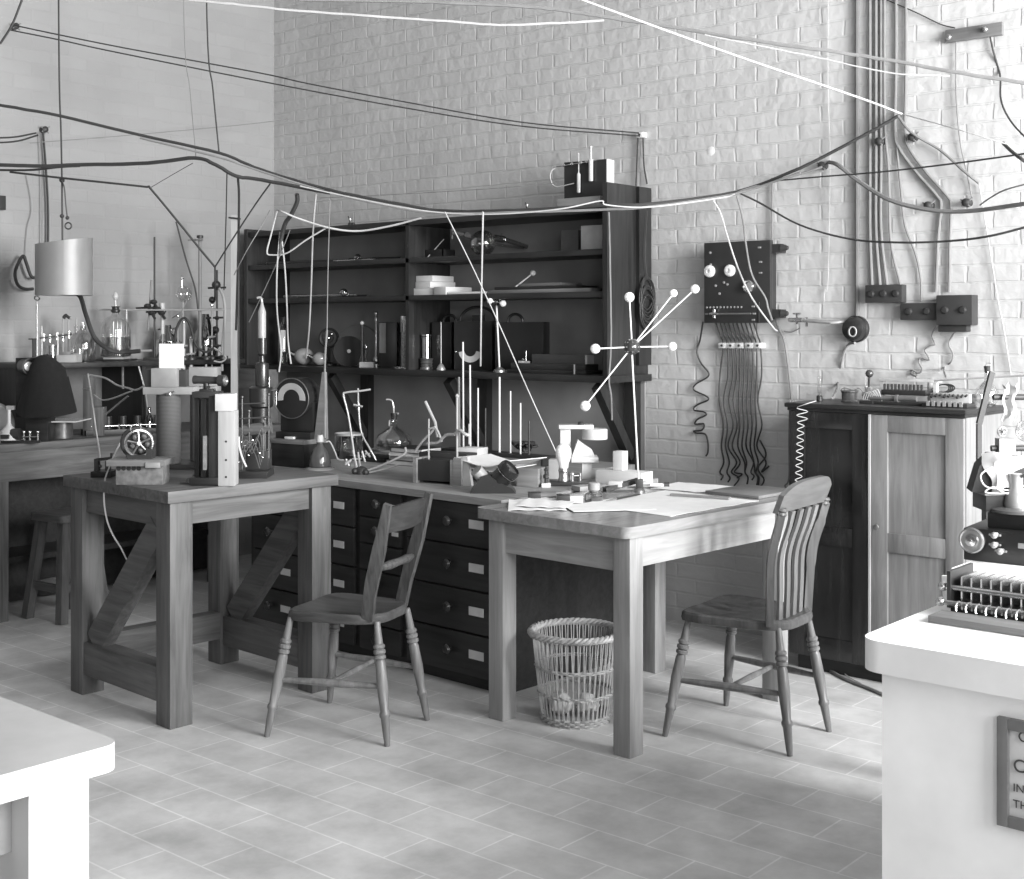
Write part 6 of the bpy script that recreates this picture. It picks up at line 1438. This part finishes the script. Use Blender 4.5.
wire('pair of wires to the left wall insulator, the darker upper one', [(-6, 138, 6.6), (15, 137, 6.8), (36, 133, 6.9)], .005, D_)
wire('pair of wires to the left wall insulator, the lower one', [(-6, 143, 6.6), (18, 141, 6.8), (38, 135, 6.9)], .005, D_)
wire('vertical dark wire down the left wall behind the lampshade', [(43, 132, ld_(43)), (46, 170, ld_(46)), (48, 210, ld_(48)), (48, 260, ld_(48))], .007, D_)
wire('vertical grey wire just left of the one behind the lampshade', [(40, 132, ld_(40)), (42, 180, ld_(42)), (42, 250, ld_(42))], .003, G_)
wire('thick black hose looping on the left wall beside the lampshade', [(36, 278, ld_(36, .05)), (31, 276, ld_(31, .06)), (26, 262, ld_(26, .06)), (23, 256, ld_(23, .06)), (17, 266, ld_(17, .06)), (15, 275, ld_(15, .06)), (18, 285, ld_(18, .06)), (25, 289, ld_(25, .06)), (33, 289, ld_(33, .05))], .009, RUBBER, 'hose', 'hose', n=8)
wire('thin wiggling wire down the left wall above the black hose', [(26, 175), (30, 195), (31, 212), (27, 228), (25, 255)], .002, G_)
wire('dark hose falling from the lampshade to the bottles', [(76, 293, 6.8), (81, 298, 6.85), (86, 315, 6.95), (95, 338, 7.0), (110, 350, 7.0), (124, 352, 7.05), (140, 351, 7.05)], .012, RUBBER, 'hose', 'hose', n=8)
wire('thin grey thread stretched nearly level across the left wall', [(30, 143, 7.2), (120, 136, 7.6), (240, 125, 8.2), (290, 119, 8.3)], .0025, G_)
wire('pale flex looping below the bundle at the left shelf end', [(277, 210, 6.45), (283, 212, 6.4), (300, 219, 6.4), (330, 228, 6.4), (358, 231, 6.4), (390, 226, 6.35), (421, 218, 6.3)], .008, L_w, 'flex', 'flex')
wire('pale flex hanging in a wide loop in front of the left shelves', [(277, 211, 6.46), (271, 235, 6.5), (267, 252, 6.5), (272, 255, 6.5), (287, 253, 6.48), (306, 240, 6.45), (326, 228, 6.42)], .0065, L_w, 'flex', 'flex')
wire('straight pale wire hanging from bundle to the grey globes', [(316, 194, 6.35), (313, 230, 6.5), (311, 290, 6.8), (309, 330, 7.0), (306, 358, 7.2)], .0075, L_w, smooth=3)
wire('left of the two wires hanging to the stoppered jar', [(280, 232, 6.5), (277, 270, 6.5), (277, 310, 6.6), (281, 350, 6.7), (279, 372, 6.7)], .0065, L_w)
wire('right of the two wires hanging to the stoppered jar', [(281, 232, 6.5), (285, 270, 6.5), (287, 310, 6.6), (288, 340, 6.7), (291, 364, 6.7)], .0065, L_w)
wire('stub of black hose hanging from the bundle at the shelf corner', [(297, 194, 6.4), (297, 202, 6.42), (291, 215, 6.45), (285, 224, 6.47), (281, 240, 6.5), (279, 256, 6.5)], .011, RUBBER, 'hose', 'hose', n=8)
wire('very thin dark thread dropping past the dial meter', [(330, 200, 6.3), (328, 270, 6.3), (327, 330, 6.3)], .0025, G_)
wire('thicker continuation of the dark thread down to the bench', [(327, 330, 6.3), (325, 360, 6.3), (325, 400, 6.25), (325, 438, 6.2)], .005, G_)
wire('thin slanting wire from the bundle corner to the lath', [(270, 210, 6.5), (262, 225, 6.5), (246, 252, 6.5), (234, 275, 6.6)], .0025, G_)
wire('second thin slanting wire in front of the left shelf end', [(290, 230, 6.4), (278, 260, 6.5), (262, 295, 6.6), (249, 322, 6.7)], .0025, G_)
wire('vertical dark wire from the bundle beside the pale lath', [(238, 178, 6.4), (239, 200, 6.5), (238, 260, 6.7), (236, 330, 6.9)], .006, D_)
wire('vertical thin wire left of the pale lath', [(227, 172, 6.4), (226, 220, 6.6), (224, 290, 6.9)], .003, D_)
wire('white cord hanging straight from the bundle to the long shelf', [(483, 212, 6.05), (482, 260, 6.2), (481, 320, 6.35), (480.5, 366, 6.5)], .007, L_w, 'cord', 'cord', smooth=3)
wire('pale diagonal cord from the bundle down to the drawer bench', [(445, 212, 6.15), (470, 262, 6.1), (498, 322, 6.0), (520, 372, 5.95), (536, 408, 5.9), (546, 430, 5.9), (556, 452, 5.9)], .0045, L_w, 'cord', 'cord', smooth=3)
wire('cord of pale twist down the front edge of the shelf end panel', [(609, 212, dep(PY(609, 300, SY - .025))), (610, 260, dep(PY(610, 300, SY - .025))), (611, 340, dep(PY(611, 300, SY - .025))), (609, 380, dep(PY(609, 380, SY - .03))), (611, 395, 6.4), (612, 420, 6.45)], .0045, G_, 'cord', 'cord', jitter=.0008)
wire('left of two wires from the lone cleat to the shelf top', [(638, 138), (637, 160), (636, 186)], .004, D_)
wire('right of two wires from the lone cleat to the shelf top', [(643, 138), (644, 165), (647, 184)], .004, D_)
wire('thin thread above the wall shelves parallel to the bundle', [(320, 198, 7.6), (420, 193, 7.2), (500, 188, 6.9), (556, 183, 6.75)], .002, G_)
wire('dark level thread continuing the bundle to the right edge', [(772, 181, 6.12), (830, 176, 5.93), (880, 172, 5.75), (950, 164, 5.5), (1030, 153, 5.2)], .004, D_)
wire('thick cable swinging from the ribbed insulator to the right edge', [(828, 162), (838, 165, 5.95), (860, 182, 5.85), (890, 200, 5.7), (930, 210, 5.55), (970, 211, 5.4), (1030, 203, 5.1)], .010, G_, 'cable', 'cable')
wire('dark wire sagging from the bundle across to the right edge', [(737, 192, 6.15), (760, 203, 6.1), (800, 225, 5.95), (850, 239, 5.8), (900, 242.5, 5.6), (950, 241, 5.45), (990, 236, 5.3), (1030, 226, 5.2)], .005, D_)
wire('cable joining the ribbed insulator back to the bundle', [(822, 167, 6.0), (800, 174, 6.05), (770, 182, 6.1), (735, 193, 6.15)], .006, G_, 'cable', 'cable')
wire('white flex crossing the black switchboard diagonally', [(710, 196, 6.12), (720, 212, 6.12), (727, 235, 6.1), (738, 268, 6.08), (752, 298, 6.05), (772, 326, 6.1), (777, 331, 6.12)], .0065, L_w, 'flex', 'flex')
wire('grey wire crossing the right part of the switchboard', [(737, 196, 6.12), (743, 220, 6.1), (746, 245, 6.05), (752, 275, 6.02), (765, 297, 6.0), (768, 308, 6.0), (772, 320, 6.03)], .0045, G_)
wire('long dark wire beside the switchboard down to the cupboard corner', [(772, 178), (772, 230), (772, 280), (776, 320), (784, 340), (788, 365), (792, 403)], .005, G_)
wire('thin vertical wire ending loose on the bare brick', [(828, 0), (828, 90), (830, 160), (828, 280), (825, 290), (824, 302)], .0025, L_w)
wire('curl of thin wire beside the long dark wire', [(784, 331), (792, 332), (800, 328)], .003, G_)
for i, px in enumerate((857, 870, 876, 881, 886.5)):
    r = (.010, .008, .008, .007, .006)[i]
    lab = ('conduit pipe running down to the round wall block', 'leftmost cased wire above the three way fuse box', 'second cased wire above the three way fuse box', 'third cased wire above the three way fuse box', 'rightmost cased wire bending into the low fuse box')[i]
    pts = [(px, -60), (px, 60), (px, 160), (px + (0 if i else 0), 230)]
    if i == 0: pts += [(px, 316)]
    elif i == 4: pts = [(px - 2, -60), (px - 2, 110), (px + 2, 170), (px + 4, 240), (px + 14, 285), (px + 16, 302)]
    else: pts += [(px + 2 * i, 285)]
    wire(lab, pts, r, plain('painted_conduit', .2, .5) if i else plain('painted_pipe', .14, .45), 'conduit', 'conduit', n=8)
for i, (px, lab) in enumerate(((896, 'left conduit of the pair that sweeps to the largest fuse box'), (906, 'right conduit of the pair that sweeps to the largest fuse box'))):
    wire(lab, [(px, -60), (px, 60), (px - 1, 130), (px + 3, 148), (px + 20, 172), (px + 41, 196), (px + 45, 206), (px + 42 + i * 2, 240), (px + 40 + i * 3, 292)], .007, plain('painted_conduit', .2, .5), 'conduit', 'conduit', n=8)
wire('thin wire from the conduits to the low fuse box', [(896, 132), (898, 160), (901, 190), (905, 225), (916, 255), (921, 280), (921, 302)], .005, G_)
wire('dark cord from the wire knot slanting to the small ring at right', [(898, 116, 5.8), (912, 133, 5.75), (940, 150, 5.7), (965, 172, 5.6), (979, 183, wd_(979))], .006, G_, 'cord', 'cord')
wire('thin pale wire dropping from small ring past the fuse boxes', [(979, 183), (985, 220), (990, 250), (998, 300), (1004, 330), (1011, 375)], .004, L_w)
wire('curved thin wire from the small ring to the right edge', [(980, 205), (990, 198, 5.45), (1005, 190, 5.3), (1030, 183, 5.2)], .0035, G_)
wire('wire hanging from the batten hook at top right', [(989, 30), (993, 50), (1000, 75), (1001, 100, 5.35), (1010, 120, 5.3), (1024, 136, 5.2), (1034, 144, 5.2)], .004, D_)
wire('short thick dark cord at the right edge below the batten', [(1003, 143, 5.3), (1010, 150, 5.2), (1020, 158, 5.1), (1032, 166, 5.1)], .007, D_, 'cord', 'cord')
wire('thin wires from conduit top to the batten knob', [(887, 0), (915, 12), (940, 24), (955, 28)], .003, D_)
wire('thin vertical wire from the batten knob down the brick', [(956, 34), (956, 90), (960, 140), (968, 178), (972, 198)], .003, G_)
wire('curly black wire dangling left of the hanging bunch', [(703, 322, wd_(703, .08)), (700, 340), (697, 352), (701, 363), (709, 375), (696, 384), (694, 390), (706, 396), (708, 400), (697, 405), (694, 410), (704, 412), (706, 415), (698, 419), (695, 424), (704, 424), (702, 430), (694, 431), (696, 433), (705, 434), (708, 442), (708, 452), (706, 456)], .0045, D_)
lower = [(721, 480), (728, 482), (734, 486), (737, 478), (746, 488), (746, 490), (756, 488), (752, 480), (757, 492), (764, 470)]
ordn = ('first', 'second', 'third', 'fourth', 'fifth', 'sixth', 'seventh', 'eighth', 'ninth', 'tenth')
for i in range(10):
    xa = 716 + i * 4.2; xb = 723.5 + i * 4.1; ex, ey = lower[i]
    w_ = (2.5 if i in (2, 3, 9) else 1.0)
    pts = [(xa, 323, wd_(xa, .05)), (xa + (xb - xa) * .6, 336), (xb, 345, wd_(xb, .026)), (xb - (4 if i == 0 else 0) + w_ * .5, 375), (xb - (3 if i < 2 else 0) - w_, 400), (xb - 1 + w_, 425), (xb - w_ - 1, 446), ((xb + ex) / 2 + w_ * 1.5, 462), (ex - w_, 472), (ex + w_ * 2, 478 if ey > 480 else ey - 4), (ex, ey)]
    wire('%s from left of the dark wires bunched below the cleats' % ordn[i], pts, .0042, D_, group='bunched wires')
wire('pale spiral wire hanging down the left edge of the cupboard', [(816, 401, 5.62), (806, 404, 5.58)] + [(800 - (i * .15) + (5 if i % 2 else -2) * (1.6 if i < 4 else 1), 408 + i * 3.6, 5.62) for i in range(24)], .003, L_w, smooth=4)
wire('dark wire with a ring at its end beside the cupboard', [(790, 400, 5.8), (789, 440, 5.8), (789, 478, 5.8), (785, 486, 5.8), (791, 490, 5.8), (795, 482, 5.8), (789, 478, 5.8)], .004, G_)
wire('spiral wire from the largest fuse box to the resistance frame', [(937, 325, wd_(937, .05)), (932, 335), (935, 344), (930, 346), (925, 350), (928, 356), (929, 360), (921, 358), (919, 362), (922, 369), (919, 373), (912, 370), (911, 374), (917, 377, 5.4)], .004, G_)
wire('wavy wire from the ribbed base down to the plug box', [(958, 328, wd_(958, .04)), (951, 338), (949, 345), (953, 354), (951, 362), (944, 368), (946, 378, 5.35)], .004, G_)
wire('flex from the round wall block down to the wire spool', [(855, 343, wd_(855, .05)), (848, 345), (842, 360), (838, 385), (833, 398, 5.55)], .006, G_, 'flex', 'flex')
wire('thin twisted line stretched level above the cupboard top', [(934, 381, 5.35), (960, 379, 5.3), (1000, 377, 5.25), (1034, 375, 5.2)], .0045, G_, 'cord', 'cord')
fz = [PZ(x, y, .008) for x, y in ((813, 652), (822, 664), (836, 674), (850, 681), (868, 688), (889, 697))]
wire('dark floor cable leaving the cupboard toward the stone bench', [fz[0] + V((0, 0, .06)), fz[1], fz[2], fz[3], fz[4], fz[5]], .007, G_, 'cable', 'cable')
fz = [PZ(x, y, .006) for x, y in ((815, 640), (830, 660), (845, 674), (862, 684))]
wire('thin pale cord beside the dark floor cable', [fz[0] + V((0, 0, .12)), fz[1] + V((0, 0, .03)), fz[2], fz[3]], .004, L_w, 'cord', 'cord')
wire('pale wire drooping over the left edge of the square table', [(122, 440, 5.3), (114, 455, 5.22), (109, 468, 5.18), (105, 480, 5.14), (104, 500, 5.12), (107, 520, 5.12), (113, 535, 5.12), (121, 548, 5.12), (126, 558, 5.12), (131, 565, 5.12)], .0055, L_w)
wire('pale wire from the wooden support to the knife switch', [(88, 374, 6.2), (92, 400, 5.9), (96, 430, 5.6), (99, 448, 5.4), (100, 460, 5.32)], .0055, L_w)
wire('pale wire curving from the bottles toward the wound columns', [(90, 375, 6.4), (105, 378, 6.3), (117, 385, 6.1), (128, 388, 5.9), (136, 390, 5.75), (144, 386, 5.7)], .007, L_w)
wire('second pale wire lower down toward the wound columns', [(94, 395, 6.4), (102, 400, 6.2), (114, 398, 6.0), (124, 394, 5.85), (132, 391, 5.75)], .006, L_w)
wire('thin dark strut wire slanting behind the dynamo', [(106, 414, 5.8), (118, 404, 5.75), (128, 396, 5.7)], .004, G_)
wire('two twisted dark wires dangling low on the wall by the bunch', [(760, 440), (766, 455), (758, 468), (764, 480), (758, 490)], .004, D_)
wire('short pale string slanting down beside the stoppered glass bulb', [(187, 300, 7.0), (181, 312, 7.0), (172, 318, 7.05)], .003, G_, 'cord', 'cord')
# strip of white insulating tape spots on brick
p = wpt(711, 151, 0); solo('paint_scar', MB().lathe([(0, .003), (.018, .002), (.024, 0)], (0, 0, 0), (0, -1, 0), 9), plain('bare_plaster', .72, .9), 'small white patch of bare plaster on brick right of the shelves', 'patch', p)
# ------------------------------------------------------------------ repeated small pieces become parts of their own
SING = {'contact_studs': 'contact_stud', 'screws': 'screw', 'bosses': 'boss', 'terminals': 'terminal', 'pegs': 'peg', 'plugs': 'plug', 'brass_blocks': 'brass_block',
        'plates': 'plate', 'springs': 'spring', 'bolt_hole': 'bolt_hole', 'dark_notches': 'notch', 'boss_clamps': 'boss_clamp', 'coils': 'coil', 'feet': 'foot', 'knob': 'knob', 'knobs': 'knob',
        'tap': 'tap', 'contact_pins': 'contact_pin', 'brass_posts': 'brass_post', 'switch_posts': 'switch_post', 'black_bars': 'black_bar', 'loops': 'loop', 'socket_studs': 'socket_studs', 'ring': 'ring', 'foot_rail': 'foot_rail', 'inner_tube': 'inner_tube', 'wire_loops': 'wire_loop', 'contacts': 'contact', 'scrolls': 'scroll', 'wiring': 'wiring_strand', 'glass_rod': 'glass_rod', 'pillar': 'pillar', 'body': 'body', 'terminal': 'terminal', 'arm': 'arm', 'stopcock_rail': 'stopcock_rail', 'inner': 'inner', 'side_tube': 'side_tube'}
KEEP = {'ring', 'pillar', 'body', 'arm', 'stopcock_rail', 'socket_studs', 'foot_rail', 'side_tube', 'glass_rod'}
def split_loose(o, new):
    bm = bmesh.new(); bm.from_mesh(o.data); bm.verts.ensure_lookup_table()
    comp = {}; groups = []
    for v in bm.verts:
        if v.index in comp: continue
        st = [v]; comp[v.index] = len(groups); g_ = [v]
        while st:
            a = st.pop()
            for e in a.link_edges:
                b = e.other_vert(a)
                if b.index not in comp: comp[b.index] = len(groups); g_.append(b); st.append(b)
        groups.append(g_)
    bb = [[min(v.co[i] for v in g_) for i in range(3)] + [max(v.co[i] for v in g_) for i in range(3)] for g_ in groups]
    par = list(range(len(groups)))
    def find(a):
        while par[a] != a: a = par[a]
        return a
    for i in range(len(groups)):
        for j in range(i):
            if all(bb[i][q] < bb[j][q + 3] + 1e-4 and bb[j][q] < bb[i][q + 3] + 1e-4 for q in range(3)): par[find(i)] = find(j)
    roots = sorted({find(i) for i in range(len(groups))})
    o.name = o.data.name = new
    if len(roots) < 2: bm.free(); return
    for r in roots[1:]:
        b2 = bm.copy(); b2.verts.ensure_lookup_table()
        bmesh.ops.delete(b2, geom=[v for v in b2.verts if find(comp[v.index]) != r], context='VERTS')
        me = bpy.data.meshes.new(new); b2.to_mesh(me); b2.free(); me.materials.append(o.data.materials[0])
        c = o.copy(); c.data = me; COL.objects.link(c); c.name = new
    b2 = bm.copy(); b2.verts.ensure_lookup_table()
    bmesh.ops.delete(b2, geom=[v for v in b2.verts if find(comp[v.index]) != roots[0]], context='VERTS')
    b2.to_mesh(o.data); b2.free(); bm.free()
for o in [o for o in COL.objects if o.type == 'MESH' and o.parent and not kids(o)]:
    base_ = o.name.split('.')[0]
    if base_ in SING and base_ not in KEEP: split_loose(o, SING[base_])
